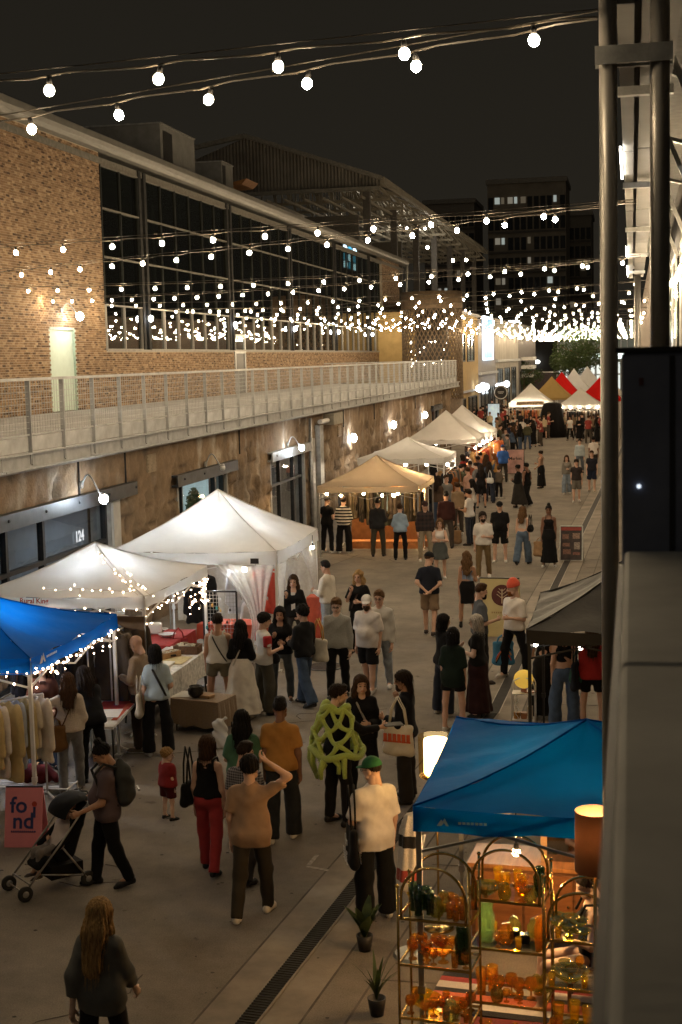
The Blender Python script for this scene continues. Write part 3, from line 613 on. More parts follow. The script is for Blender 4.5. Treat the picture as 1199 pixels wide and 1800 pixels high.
# small shop signs and globes by the far shops
for i, (x, y) in enumerate([(843,683),(849,677),(842,693),(855,680),(876,678),(878,688),(891,675),(870,682),(884,676),(862,690)]):
    p = atY(x,y,118+i*3.); q = MB(); q.sphere((0,0,0), .22 if i % 3 else .3, 10, 8); q.build('globe_lamp', emit('street_globe', (.86,.94,1), 9), None, True, loc=p, label='white globe lamp along the far left shops, %s from the tower' % ORD[i], cat='lamp', group='globe lamps of the far shops')
sn = empty('round_sign', 'round shop sign with white ring hung over the far pavement', 'sign', atY(881,690,118)); Mr = Matrix.Rotation(math.pi/2,4,'X')
q = MB(); q.lathe([(.62,-.04),(.62,.04)], n=28, M=Mr); q.build('disc', BLK, sn); q = MB(); q.tube([(.52*math.cos(a),-.07,.52*math.sin(a)) for a in np.linspace(0,2*math.pi,28)[:-1]], .035, 6, True); q.build('ring', WHT, sn)
q = MB(); q.box((0,-.06,.05),(.5,.03,.05)); q.box((0,-.06,-.06),(.36,.03,.04)); q.build('bar', WHT, sn); q = MB(); q.tube([(.0,0,-.6),(0,0,-4.2)], .05, 6); q.build('post', DKMET, sn)
# ---------------------------------------------------------------- towers behind
def tower(name, label, x0, x1, ytop, Y, m, rows, cols, lit, ybot=600, depth=18):
    A, B = atY(x0,ytop,Y), atY(x1,ytop,Y); W = B.x-A.x; Hh = A.z; root = empty(name, label, 'building', (A.x,Y,0))
    q = MB(); q.bb((0,0,0),(W,depth,Hh)); q.build('wall', m, root); q = MB(); q.bb((-.3,-.4,Hh-1.0),(W+.3,depth,Hh-.1)); q.build('parapet', mat('tower_parapet', (.27,.25,.22), .8), root)
    fl = (Hh-5)/rows
    for r in range(rows):
        z = Hh-3.2-(r+1)*fl+1
        q = MB(); q.bb((0,-.25,z-.65),(W,0,z-.25)); q.build('floor_band', mat('tower_band', (.12,.11,.10), .8), root)
        for c in range(cols):
            a = W*(c+.12)/cols; b = W*(c+.88)/cols; l = (r, c) in lit
            q = MB(); q.bb((a,-.12,z+(fl*.3 if l else 0)),(b if not l or c % 2 else a+(b-a)*.6,-.02,z+fl*.62)); q.build('window', emit('lit_flat_%d' % ((r+c) % 3), [(1,.9,.7),(.9,1,.92),(1,.82,.55)][(r+c) % 3], [.16,.3,.08][(r+c) % 3]) if l else WDK, root)
    return root
TW = mat('tower_brown', (.26,.225,.18), .85, 0, .2, .3)
tower('apartment_tower', 'tall dark apartment tower with a few lit windows at the street end', 857, 995, 316, 300, TW, 9, 12, {(0,1),(0,2),(0,3),(0,4),(0,5),(0,10),(2,1),(2,2),(2,6),(3,6),(4,1),(4,2),(4,9),(5,1),(5,7),(5,8),(5,9),(5,10)})
tower('apartment_block', 'lower dark apartment block left of the tall tower', 745, 834, 352, 320, mat('block_grey', (.24,.21,.18), .85), 9, 8, {(3,5),(4,2),(4,3),(2,6),(6,4),(6,5)})
tower('tower_wing', 'set back dark wing joined behind the tall tower', 990, 1040, 372, 330, mat('wing_brown', (.20,.18,.15), .85), 8, 5, {(2,3),(4,1)})
q = MB(); A = atY(893,600,230); B = atY(982,600,230); q.bb((A.x,230,0),(B.x,250,A.z+8)); q.build('black_hall', mat('black_cladding', (.03,.028,.025), .6, 0, .3, .3), None, label='black clad hall closing the end of the street', cat='building')
for x in (934,945):
    p = atY(x,636,229); q = MB(); q.sphere((0,0,0), .38, 10, 6, (1.2,.6,.8)); q.build('hall_lamp', emit('hall_lamp_glow', (1,1,.95), 4), None, True, loc=p, label='%s oval lamp on the black hall wall' % ('left' if x < 940 else 'right'), cat='lamp', group='pair of lamps on the black hall')
def glassblock():
    Y = 210; A, B = atY(980,566,Y), atY(1046,566,Y); root = empty('glass_building', 'lit glass office building right of the black hall', 'building', (A.x,Y,0)); W = 6.; Hh = A.z; D = 40
    q = MB(); q.bb((.3,0,0),(W+20,D,Hh-1)); q.build('core', mat('glass_core', (.16,.18,.17), .5, emis=(.5,.6,.52), es=.06), root)
    for i in range(14):
        q = MB(); q.bb((i*.9,-.3,0),(i*.9+.14,0,Hh)); q.build('fin', GALVL, root)
    for i in range(10):
        q = MB(); q.bb((i*.9+.2,-.14,.5),(i*.9+.82,-.05,3.6+.1*i)); q.build('lit_pane', emit('office_glow', (.95,1,.9), .9), root)
    for k in range(5):
        q = MB(); q.bb((0,-.2,Hh-(k+1)*2.6),(W+8,-.02,Hh-(k+1)*2.6+.2)); q.build('floor_band', GALVL, root)
glassblock()
q = MB(); A = atY(1022,632,190); q.bb((0,0,0),(5.5,.3,.7)); q.build('light_bar', emit('far_canopy_edge', (.8,1,.92), 2.5), None, loc=A, label='white glowing canopy edge above the trees near the pole', cat='sign')
# trees near the street end
def tree(label, p, h, r, n, leaf, group='street trees at the end of the market'):
    root = empty('street_tree', label, 'tree', p, group=group)
    q = MB(); q.tube([(0,0,0),(.05,.02,h*.35),(.0,.08,h*.6)], [.16,.12,.08], 7)
    for i in range(7):
        a = i*2.4; z = h*(.38+.05*i); q.tube([(0,.03,z),(math.cos(a)*r*.4,math.sin(a)*r*.4,z+h*.12),(math.cos(a)*r*.75,math.sin(a)*r*.75,z+h*.2)], [.06,.04,.02], 5)
    q.build('trunk', WOOD, root)
    q = MB()
    for i in range(22):
        a = random.uniform(0,6.28); rr = r*random.uniform(.2,.85); c = (math.cos(a)*rr, math.sin(a)*rr, h*random.uniform(.45,.98)); leafball(q, c, r*random.uniform(.25,.42), n//22, leaf)
    q.build('crown', mat('night_leaf', (.045,.07,.02), .6, 0, .5, 2, transl=.25), root)
tree('dark round street tree beside the pole, right of the glass building', atY(1032,672,150)-Vector((0,0,1)), 6.0, 3.4, 3300, .16)
tree('second dark street tree behind the white tent tops', atY(1005,680,160)-Vector((0,0,.8)), 4.6, 2.6, 2200, .15)
tree('small tree lit from below under the black hall', (atY(921,700,170).x,170,0), 5.0, 2.4, 2000, .15)
# low billboard frame at the end
bf = empty('billboard', 'dark billboard frame under the black hall', 'sign', (atY(922,655,190).x,190,0)); q = MB(); zt = atY(922,655,190).z; q.bar((-4.2,0,zt),(4.3,0,zt),.15,.15); q.bar((-4.2,0,0),(-4.2,0,zt),.15,.15); q.bar((4.3,0,0),(4.3,0,zt),.15,.15); q.build('frame', GALV, bf); q = MB(); q.bb((-4.1,.1,1.2),(4.2,.2,zt-.1)); q.build('panel', mat('billboard_dark', (.06,.045,.05), .7), bf)

# ================================================================ RIGHT SIDE: gallery, posts, eave beam
gal = empty('gallery_parapet', 'thick pale concrete parapet of the gallery, blurred and close', 'parapet', (0,0,4.0))
PARM = mat('parapet_concrete', (.60,.59,.54), .8, 0, .22, 2.2, .06, 50)
for i, (a, b) in enumerate([(-.6,2.53),(2.545,4.02)]):
    q = MB(); q.bb((-.022,a,.0),(.62,b,1.25)); o = q.build('coping_block', PARM, gal)
    md = o.modifiers.new('b', 'BEVEL'); md.width = .012; md.segments = 2
q = MB(); q.bb((-.038,-.6,-.1),(-.024,4.0,1.215)); q.build('steel_edge', DKMET, gal)
q = MB(); q.bb((-.04,-3,-.15),(3.5,9.,-.02)); q.build('gallery_slab', CONCD, gal)
bx = empty('equipment_box', 'dark navy metal box standing at the end of the parapet', 'box', (.0,4.03,5.25))
q = MB(); q.bb((-.03,0,-.05),(.62,.5,.55)); o = q.build('casing', mat('navy_metal', (.19,.21,.29), .6, 0, .2, 4), bx); md = o.modifiers.new('b','BEVEL'); md.width = .01; md.segments = 2
q = MB(); q.bb((-.045,-.01,.55),(.64,.51,.565)); q.build('lid', DKMET, bx)
q = MB(); q.sphere((.017,-.003,.18), .006, 8, 6); q.build('indicator', emit('indicator_glow', (.8,.9,1), 1.2), bx)
q = MB(); q.bb((.018,-.006,.46),(.03,-.0005,.48)); q.build('rivet', mat('dull_red', (.12,.04,.035), .5), bx)
q = MB(); q.bb((.10,-.006,-.04),(.115,-.0005,.54)); q.build('seam_strip', DKMET, bx)
def pipe(label, x, y, r, z0, z1):
    root = empty('steel_post', label, 'post', (x,y,0)); q = MB(); q.cyl((0,0,z0),(0,0,z1),r,24); q.build('shaft', mat('steel_pipe', (.30,.285,.26), .42, .6, .15, 2, .05, 30), root, True)
    for z in (1.2,):
        q = MB(); q.lathe([(r+.015,z-.05),(r+.015,z+.05)], n=24); q.build('collar', GALV, root, 'auto')
    q = MB(); q.lathe([(r+.1,0),(r+.1,.03),(r,.03)], n=24); q.build('base_plate', GALV, root, 'auto')
pipe('galvanised steel post rising beside the parapet, nearest the street', -.155, 10.0, .06, 0, 8.9)
pipe('galvanised steel post just behind the navy box', .185, 10.0, .066, 4.0, 8.9)
q = MB(); q.bb((-.24,9.92,7.72),(.27,9.94,7.84)); q.bb((-.24,10.06,7.72),(.27,10.08,7.84)); q.build('post_bracket', GALV, None, label='flat steel bracket tying the pair of posts together near the top', cat='bracket')
pipe('slim far steel post under the eave beam end', .16, 45, .1, 0, 8.2)
pipe('second slim steel post farther along the right building', .55, 33, .08, 4.0, 8.2)
EB = empty('eave_beam', 'tapering pale steel eave beam running along the right building', 'beam', (0,10,8.1))
EM = mat('painted_eave_steel', (.16,.15,.13), .55, .25, .15, 1)
for i in range(5):
    y = i*7.2; q = MB(); q.bb((-.10,y,.02),(.02,y+7.15,.06)); q.bb((-.10,y,.06),(-.07,y+7.15,.4)); q.build('beam_flange', EM, EB); q = MB(); q.bb((.07,y,.05),(.34,y+7.15,.10)); q.bb((.30,y,.10),(.34,y+7.15,.5)); q.build('soffit_plate', EM, EB)
    q = MB(); q.bb((-.12,y+3,-.06),(.36,y+3.1,.015)); q.build('cross_bracket', GALV, EB)
q = MB(); q.bb((-.02,0,.3),(.32,36,.34)); q.build('gap_shade_sheet', BLK, EB)  # black sheet stands for the shade between flange and soffit plate
for a, b in [(6.6,9.4),(22,25),(29,34)]:
    q = MB(); q.bb((-.135,a,-.03),(-.115,b,.0)); q.build('led_strip', emit('led_strip_glow', (1,.95,.85), 40), EB)
RBD = empty('right_building', 'dark corrugated right hand building with roof trusses behind the posts', 'building', (.9,10,0))
q = MB(); P = []
for i in range(161): P += [(.0+(.04 if i % 2 else 0), i*.22+2, 4.0),(.0+(.04 if i % 2 else 0), i*.22+2, 10.5)]
q.add(P, [(2*i,2*i+2,2*i+3,2*i+1) for i in range(160)]); q.build('corrugated_wall', mat('grey_corrugated', (.15,.145,.135), .6, .3, .2, 1), RBD)
q = MB(); q.bb((-.7,-16,9.0),(6,38,9.1)); q.build('roof', mat('roof_underside', (.16,.15,.13), .7), RBD)
for i in range(8):
    y = i*4.4+.5; q = MB(); q.bar((-.6,y,8.95),(-.05,y,7.6),.06,.06); q.bar((-.6,y,8.6),(-.05,y+1.2,8.6),.05,.05); q.build('roof_brace', GALV, RBD)
for i in range(6):
    y = 3+i*5.2; q = MB(); q.bb((-.05,y,5.6),(-.0,y+2.6,7.6)); q.build('window_pane', glassm('gallery_glass', (.4,.45,.45), .9, .03, .1), RBD); q = MB(); q.bb((-.08,y-.08,5.5),(-.051,y,7.7)); q.bb((-.08,y+2.6,5.5),(-.051,y+2.68,7.7)); q.bb((-.08,y,7.6),(-.051,y+2.6,7.7)); q.bb((-.08,y,5.5),(-.051,y+2.6,5.6)); q.build('window_frame', GALV, RBD)
for y in (21, 40):
    q = MB(); q.bb((-.22,y,6.1),(-.14,y+1.5,6.16)); q.build('tube_light', emit('tube_glow', (1,.98,.92), 50), RBD)
q = MB(); q.bb((2.6,-14,0),(2.8,60,4.0)); q.build('ground_floor_wall', CONCD, RBD)
q = MB(); q.bb((-.2,38,0),(5,160,9.5)); q.build('far_wing', mat('far_wing_brick', (.16,.12,.09), .85), RBD)

# ================================================================ STRING LIGHTS across the street
bulb = MB(); bulb.sphere((0,0,-.075), .037, 14, 10, (1,1,1.14)); BULB = bulb.mesh('bulb', BULBM, True); BULB0 = bulb.mesh('bulb', BULBN, True)
bulbf = MB(); bulbf.sphere((0,0,-.075), .036, 8, 6, (1,1,1.14)); BULBF = bulbf.mesh('bulb', BULBM, True)
sock = MB(); sock.lathe([(.012,.02),(.02,.0),(.022,-.035),(.016,-.04)], n=8); SOCK = sock.mesh('socket', BLK, True)
CABLE = mat('cable_rubber', (.05,.042,.032), .5)
ordn = ['first','second','third','fourth','fifth','sixth','seventh','eighth','ninth','tenth','eleventh','twelfth','thirteenth','fourteenth','fifteenth','sixteenth']
def string(A, B, label, near, ph, sag, spacing=.9, cr=.008, first=False):
    A, B = Vector(A), Vector(B); L = (B-A).length; root = empty('string_light', label, 'string lights', A, group='festoon strings across the street')
    n = int(L/.3)+2; f = lambda u: Vector((B-A)*u) - Vector((0,0,sag*4*u*(1-u)))
    q = MB(); q.tube([f(i/n)+Vector((0,0,.012*math.sin(i*2.1))) for i in range(n+1)], cr, 5)
    if near: q.tube([f(i/n)+Vector((0,0,.05-.0*math.sin(i))) for i in range(n+1)], cr*.6, 4)
    q.build('cable', CABLE if near else CABLE, root)
    k = 0; d = ph
    while d < L-.1:
        p = f(d/L); tilt = Matrix.Rotation(random.gauss(0,.14),4,'X') @ Matrix.Rotation(random.gauss(0,.14),4,'Y')
        b = link('bulb', BULB0 if first else BULB if near else BULBF, root, M=Matrix.Translation(p-Vector((0,0,.03))) @ tilt)
        if near: s = link('socket', SOCK, b)
        d += spacing*random.uniform(.97,1.03); k += 1
for k in range(16):
    ry = 9.8+12*k; rx = [-.22,.05,.2,.5,.9,1.2][min(k,5)]; ly = 11.4+12*k if k else 10.9; near = k < 3
    hz = 8.0+random.uniform(-.06,.06) if k > 1 else 8.0
    string((rx,ry,hz), (XU+.1,ly,7.8 if k < 2 else 7.98), 'straight festoon of glowing bulbs, %s from the camera' % ordn[k], near, .42, .06 if k < 2 else .18, first=k == 0)
    string((rx,ry+.05,hz), (XU+.1,ly+7.6 if k else 15.9,7.8 if k == 0 else 7.85 if k == 1 else 7.98), 'slanting festoon of glowing bulbs, %s from the camera' % ordn[k], near, 1.35, .08 if k < 2 else .2, first=k == 0)
    if k > 2 :
        string((rx,ry+6,hz), (XU+.1,ly+6.2,7.98), 'extra far festoon of glowing bulbs, %s row of its kind' % ordn[k-3], False, .6, .25, spacing=1.3)
# strings under the right hand canopy
for k in range(3):
    string((.75,20+12*k,7.5), (.75,31.5+12*k,7.4), 'festoon of bulbs along the right building wall, %s section' % ordn[k], False, .4, .3, 1.0)
# ================================================================ PEOPLE: bodies and clothes grown as smooth distance fields
def snet(Fd, org, h):
    """surface nets: field array -> (verts, quads)"""
    s = Fd < 0
    m = np.zeros(tuple(n-1 for n in Fd.shape), np.int8)
    for i in (0,1):
        for j in (0,1):
            for k in (0,1): m += s[i:s.shape[0]-1+i, j:s.shape[1]-1+j, k:s.shape[2]-1+k]
    act = (m > 0) & (m < 8); idx = np.argwhere(act)
    if len(idx) == 0: return np.zeros((0,3)), np.zeros((0,4), int)
    cid = -np.ones(m.shape, np.int64); cid[act] = np.arange(len(idx))
    acc = np.zeros((len(idx),3)); cnt = np.zeros(len(idx)); C8 = {}
    for i in (0,1):
        for j in (0,1):
            for k in (0,1): C8[i,j,k] = Fd[idx[:,0]+i, idx[:,1]+j, idx[:,2]+k]
    for ax in range(3):
        for u in (0,1):
            for v in (0,1):
                a = [u,v]; a.insert(ax,0); b = [u,v]; b.insert(ax,1)
                fa, fb = C8[tuple(a)], C8[tuple(b)]; x = (fa < 0) != (fb < 0); t = np.where(x, fa/np.where(x, fa-fb, 1), 0)
                p = np.tile(np.array(a, float), (len(idx),1)); p[:,ax] += t; acc[x] += p[x]; cnt[x] += 1
    V = (idx+acc/cnt[:,None])*h+org; Q = []
    for ax in range(3):
        sl0 = [slice(1,-1)]*3; sl0[ax] = slice(0,-1); sl1 = [slice(1,-1)]*3; sl1[ax] = slice(1,None)
        A, B = s[tuple(sl0)], s[tuple(sl1)]; e = np.argwhere(A != B)
        if not len(e): continue
        inside = A[A != B]; e = e+1; e[:,ax] -= 1; o1, o2 = [i for i in range(3) if i != ax]
        def cell(d1, d2): c = e.copy(); c[:,o1] -= d1; c[:,o2] -= d2; return cid[c[:,0],c[:,1],c[:,2]]
        q = np.stack([cell(1,1),cell(0,1),cell(0,0),cell(1,0)],1)
        flip = inside if ax != 1 else ~inside
        q[~flip] = q[~flip][:,::-1]; Q.append(q)
    Q = np.concatenate(Q) if Q else np.zeros((0,4), int); return V, Q[(Q >= 0).all(1)]
class Field:
    def __init__(s, lo, hi, h):
        s.h = h; s.lo = np.array(lo, float)-2*h; n = np.ceil((np.array(hi)+2*h-s.lo)/h).astype(int)+1; s.n = n
        s.ax = [s.lo[i]+h*np.arange(n[i]) for i in range(3)]; s.F = np.full(tuple(n), .5)
    def sub(s, lo, hi):
        r = []
        for i in range(3):
            a = max(0, int((lo[i]-s.lo[i])/s.h)-1); b = min(s.n[i], int((hi[i]-s.lo[i])/s.h)+3); r.append(slice(a, max(b, a)))
        X, Y, Z = s.ax[0][r[0]][:,None,None], s.ax[1][r[1]][None,:,None], s.ax[2][r[2]][None,None,:]
        return tuple(r), X, Y, Z
    def put(s, r, d, k):
        f = s.F[r]
        if k > 0:
            hh = np.clip(.5+.5*(f-d)/k, 0, 1); s.F[r] = f*(1-hh)+d*hh-k*hh*(1-hh)
        else: s.F[r] = np.minimum(f, d)
    def cap(s, a, b, r1, r2, k=.03, sy=1., cut=None, sx=1.):
        a, b = np.array(a, float), np.array(b, float); R = max(r1, r2)*max(1, sy, sx)+k+2*s.h
        r, X, Y, Z = s.sub(np.minimum(a,b)-R, np.maximum(a,b)+R)
        if 0 in s.F[r].shape: return
        ba = (b-a)*np.array([1/sx,1/sy,1]); px, py, pz = (X-a[0])/sx, (Y-a[1])/sy, Z-a[2]; L = max(1e-9, ba@ba)
        t = np.clip((px*ba[0]+py*ba[1]+pz*ba[2])/L, 0, 1)
        d = (np.sqrt((px-t*ba[0])**2+(py-t*ba[1])**2+(pz-t*ba[2])**2)-(r1+(r2-r1)*t))*min(1, sy, sx)
        if cut is not None: c, n = cut; d = np.maximum(d, (X-c[0])*n[0]+(Y-c[1])*n[1]+(Z-c[2])*n[2])
        s.put(r, d, k)
    def ell(s, c, rad, k=.02, sub=False, noise_=0, fq=60):
        c, rad = np.array(c, float), np.array(rad, float); R = rad+k+2*s.h+noise_; r, X, Y, Z = s.sub(c-R, c+R)
        if 0 in s.F[r].shape: return
        q = np.sqrt(((X-c[0])/rad[0])**2+((Y-c[1])/rad[1])**2+((Z-c[2])/rad[2])**2); d = (q-1)*rad.min()
        if noise_: d = d+noise_*np.sin(X*fq+np.sin(Z*fq*.7)*1.3)*np.sin(Y*fq*1.1+1)*np.sin(Z*fq*.9+.5*np.sin(X*fq))
        if sub:
            f = s.F[r]; e = -d; hh = np.clip(.5-.5*(f-e)/max(k,1e-6), 0, 1); s.F[r] = f*(1-hh)+e*hh+k*hh*(1-hh)
        else: s.put(r, d, k)
    def grids(s): return s.ax[0][:,None,None], s.ax[1][None,:,None], s.ax[2][None,None,:]
    def mesh(s): return snet(s.F, s.lo, s.h)
def to_me(name, V, Q, mats=1, mi=None):
    me = bpy.data.meshes.new(name); me.vertices.add(len(V)); me.vertices.foreach_set('co', np.asarray(V, np.float32).ravel())
    n = len(Q); me.loops.add(4*n); me.polygons.add(n); me.loops.foreach_set('vertex_index', np.asarray(Q, np.int32).ravel()); me.polygons.foreach_set('loop_start', np.arange(0,4*n,4,dtype=np.int32))
    me.polygons.foreach_set('use_smooth', np.ones(n, bool))
    if mi is not None: me.polygons.foreach_set('material_index', np.asarray(mi, np.int32))
    me.update(calc_edges=True); me.validate(); return me
# ---- templates: head, hands, shoe, hair
def head_t(h, fem):
    f = Field((-.1,-.13,-.16),(.1,.14,.14), h); w_ = .94 if fem else 1.
    f.ell((0,-.012,.03),(.077*w_,.095,.088),.02); f.ell((0,.02,-.03),(.062*w_,.07,.088),.025); f.ell((0,.045,-.088),(.034*w_,.034,.028),.025)
    f.cap((-.05*w_,.02,-.07),(.05*w_,.02,-.07),.025,.025,.03); f.cap((0,-.03,-.05),(0,-.04,-.16),.05*w_,.054*w_,.02)
    if h < .012:
        f.cap((-.036,.078,.022),(.036,.078,.022),.013,.013,.015)
        for sx in (-1,1): f.ell((sx*.031,.103,.004),(.018,.014,.012),.012,True); f.ell((sx*.031,.078,.003),(.014,.012,.010),.004); f.ell((sx*.074*w_,-.012,-.012),(.011,.022,.032),.008)
        f.cap((0,.086,.012),(0,.106,-.026),.008,.0135,.012); f.cap((-.011,.093,-.030),(.011,.093,-.030),.009,.009,.008)
        f.cap((-.019,.082,-.06),(.019,.082,-.06),.0075,.0075,.006)
    else:
        f.cap((0,.086,.012),(0,.100,-.026),.008,.0145,.012)
        for sx in (-1,1): f.ell((sx*.074*w_,-.012,-.012),(.013,.022,.032),.008)
    V, Q = f.mesh(); c = V[Q].mean(1); mi = np.zeros(len(Q), int); fr = c[:,1] > .045; ax_ = np.abs(c[:,0])
    mi[fr & (((ax_-.031)/.0155)**2+((c[:,2]-.004)/.0085)**2 < 1)] = 1
    mi[fr & (ax_ > .012) & (ax_ < .05) & (np.abs(c[:,2]-.027-.1*(.03-np.abs(ax_-.03))) < .0042)] = 2
    mi[fr & (ax_ < .024) & (np.abs(c[:,2]+.061) < .0095)] = 3
    return V, Q, mi
def hand_t(h, curl):
    """right hand, wrist at origin, fingers along -z, palm facing -x (inwards), thumb forward (+y)"""
    f = Field((-.07,-.06,-.22),(.04,.09,.02), h)
    f.cap((0,0,.02),(0,0,-.03),.024,.026,.01); f.cap((0,-.018,-.05),(0,.02,-.05),.016,.017,.02); f.cap((0,-.026,-.085),(0,.03,-.085),.014,.014,.02); f.cap((0,0,-.03),(0,.0,-.08),.02,.022,.015)
    for i, (y, L) in enumerate([(.030,.072),(.010,.082),(-.010,.076),(-.029,.058)]):
        a0 = np.array((0,y,-.088)); th = curl*.8; p = a0
        for j, (l, r) in enumerate([(L*.45,.0092),(L*.32,.0085),(L*.25,.0075)]):
            q = p+np.array((-math.sin(th),(y*.15),-math.cos(th)))*l; f.cap(p, q, r, r*.94, .004); p = q; th += curl
    f.cap((0,.022,-.035),(-.012,.05,-.06),.013,.0115,.008); f.cap((-.012,.05,-.06),(-.02-.02*curl,.058,-.095),.0105,.009,.004)
    V, Q = f.mesh(); return V, Q
def shoe_t(h, kind):
    f = Field((-.06,-.11,-.02),(.06,.22,.16), h)
    f.cap((0,-.045,.03),(0,.12,.028),.036,.04,.02); f.cap((0,.11,.022),(0,.165,.018),.038,.026,.02); f.cap((0,-.03,.05),(0,0,.10 if kind == 0 else .28),.04,.042,.02)
    X, Y, Z = f.grids(); f.F = np.maximum(f.F, -Z); f.F = np.maximum(f.F, Z-(.085 if kind == 0 else .15)+0*X+0*Y)
    V, Q = f.mesh(); mi = (V[Q].mean(1)[:,2] < .016).astype(int); return to_me('shoe', V, Q, mi=mi)
def strands(f, amp, fq=55):
    X, Y, Z = f.grids(); th = np.arctan2(X, -Y-.0); f.F = f.F+amp*np.sin(th*fq*.35+2.2*np.sin(Z*14))*np.clip(1-Z*3,.5,1)+amp*.7*np.sin(th*fq*.8+Z*25)
def hair_t(kind):
    h = .0095; f = Field((-.17,-.24,-.52),(.17,.16,.24), h); X, Y, Z = f.grids()
    def scalp(g=0., low=-.075, slope=1.2, k0=.035):
        f.ell((0,-.018,.04),(.084+g,.103+g,.088+g),.01); d = np.maximum(f.F, .78*(Y*.9-(Z-.03)*slope-k0)); f.F = np.maximum(d, low-Z+0*X)
    if kind == 'buzz': scalp(-.003)
    elif kind == 'short': scalp(.006); f.cap((-.03,.055,.115),(.04,.06,.112),.022,.02,.02)
    elif kind == 'fade': scalp(-.002); f.ell((0,.0,.105),(.068,.088,.045),.015)
    elif kind == 'messy': scalp(.012); f.ell((0,-.02,.06),(.09,.105,.085),.02,noise_=.012,fq=70)
    elif kind == 'curly': scalp(.012,-.06); f.ell((0,-.03,.05),(.105,.115,.11),.02,noise_=.022,fq=62); f.F = np.maximum(f.F, .78*(Y*.9-(Z-.03)*1.3-.04))
    elif kind == 'mullet': scalp(.014); f.cap((0,-.07,.0),(0,-.085,-.13),.075,.06,.03,.6)
    elif kind == 'bob':
        scalp(.008); f.cap((0,-.055,.0),(0,-.06,-.10),.088,.085,.03,.7)
        for sx in (-1,1): f.cap((sx*.07,.0,.03),(sx*.08,.005,-.11),.028,.026,.03)
    elif kind in ('long','wavy','longer'):
        L = {'long':-.30,'wavy':-.34,'longer':-.42}[kind]; scalp(.009); f.cap((0,-.06,.0),(0,-.10,-.14),.09,.10,.03,.6); f.cap((0,-.10,-.14),(0,-.125,L),.10,.075,.03,.5)
        for sx in (-1,1): f.cap((sx*.07,.01,.03),(sx*.088,.0,-.13),.027,.034,.03); f.cap((sx*.088,.0,-.13),(sx*.10,-.03,L*.85),.034,.022,.03)
        if kind == 'wavy': f.F = f.F+.010*np.sin(Z*38+np.sin(X*20)*1.5)*np.sin(X*34+2)
    elif kind == 'bun': scalp(.003); f.ell((0,-.10,.075),(.045,.042,.045),.015)
    elif kind == 'topknot': scalp(.003); f.ell((0,-.04,.15),(.045,.045,.04),.015)
    elif kind == 'pony': scalp(.003); f.cap((0,-.10,.06),(0,-.15,-.02),.028,.035,.02); f.cap((0,-.15,-.02),(0,-.14,-.22),.035,.018,.02)
    elif kind == 'child': f.ell((0,-.02,.035),(.098,.112,.10),.02,noise_=.014,fq=80); f.F = np.maximum(f.F, .78*(Y*.9-(Z-.03)*1.0-.03)); f.F = np.maximum(f.F, -.1-Z+0*X)
    strands(f, .0055 if kind not in ('buzz','fade') else .002)
    V, Q = f.mesh()
    if kind in ('buzz','fade'): return to_me('hair', V, Q)
    # loose strands standing off the mass so that the outline is not a clean shell
    tm = to_me('hair', V, Q); N = np.zeros((len(V),3), np.float32); tm.vertices.foreach_get('normal', N.ravel()); N = N.reshape(-1,3); rs = np.random.RandomState(5); idx = rs.choice(len(V), 620); longk = kind in ('long','longer','wavy','bob','pony','mullet')
    P, n = V[idx], N[idx]; L = (rs.uniform(.05,.13,(620,1)) if longk else rs.uniform(.012,.03,(620,1))); side = np.cross(n, (0,0,1.)); side /= np.linalg.norm(side,axis=1,keepdims=True)+1e-6
    dn = np.array((0,0,-1.))*(1. if longk else .2); wd = .0016; rows = []
    for t in (0,.5,1.): c = P+n*(.002+(.012 if longk else .9*L)*t*rs.uniform(.3,1,(620,1)))+dn*L*t+side*rs.normal(0,.006,(620,1))*t; rows += [c-side*wd*(1-t*.7), c+side*wd*(1-t*.7)]
    S6 = np.stack(rows,1).reshape(-1,3); b0 = len(V)+np.arange(620)[:,None]*6; q2 = np.concatenate([b0+np.array([0,1,3,2]), b0+np.array([2,3,5,4])]); bpy.data.meshes.remove(tm)
    return to_me('hair', np.concatenate([V,S6]), np.concatenate([Q,q2]))
def beard_t():
    f = Field((-.1,-.02,-.16),(.1,.14,.02), .008); f.ell((0,.03,-.068),(.064,.072,.058),.01); f.ell((0,.066,-.105),(.036,.036,.032),.02); X, Y, Z = f.grids()
    f.F = np.maximum(f.F, .9*(Z+.032+.9*(np.abs(X)-.0)*-.35)); f.F = np.maximum(f.F, -(Y+.005)+0*X); f.ell((0,.11,-.06),(.022,.03,.008),.004,True); f.F += .002*np.sin(X*190)*np.sin(Z*170)
    V, Q = f.mesh(); return to_me('beard', V, Q)
def hat_t(kind):
    f = Field((-.13,-.14,-.02),(.13,.23,.24), .008); X, Y, Z = f.grids()
    if kind == 'cap':
        f.ell((0,-.012,.045),(.092,.11,.094),.01); f.F = np.maximum(f.F, .03-.12*Y-Z+0*X)
        b = Field((-.13,-.14,-.02),(.13,.23,.24), .008); b.ell((0,.095,.042),(.078,.095,.03),.01); b.F = np.maximum(b.F, np.abs(Z-.046+.25*(Y-.09)+4*X*X)-.008); f.F = np.minimum(f.F, b.F)
        f.ell((0,-.012,.138),(.01,.01,.008),.004)
    elif kind == 'beanie':
        f.ell((0,-.016,.055),(.091,.108,.135),.01); f.F = np.maximum(f.F, .03-.1*Y-Z+0*X); f.cap((0,-.016,.04),(0,-.016,.065),.098,.097,.006,1.18); f.F = np.maximum(f.F, .026-.1*Y-Z+0*X); f.F += .0025*np.sin(np.arctan2(X,Y)*26)
    elif kind == 'band':
        f.ell((0,-.014,.035),(.094,.112,.105),.01); f.F = np.maximum(f.F, np.abs(Z-.06-.25*(Y))-.016+0*X)
    V, Q = f.mesh(); return to_me({'cap':'cap','beanie':'beanie','band':'headband'}[kind], V, Q)
TPL = {}
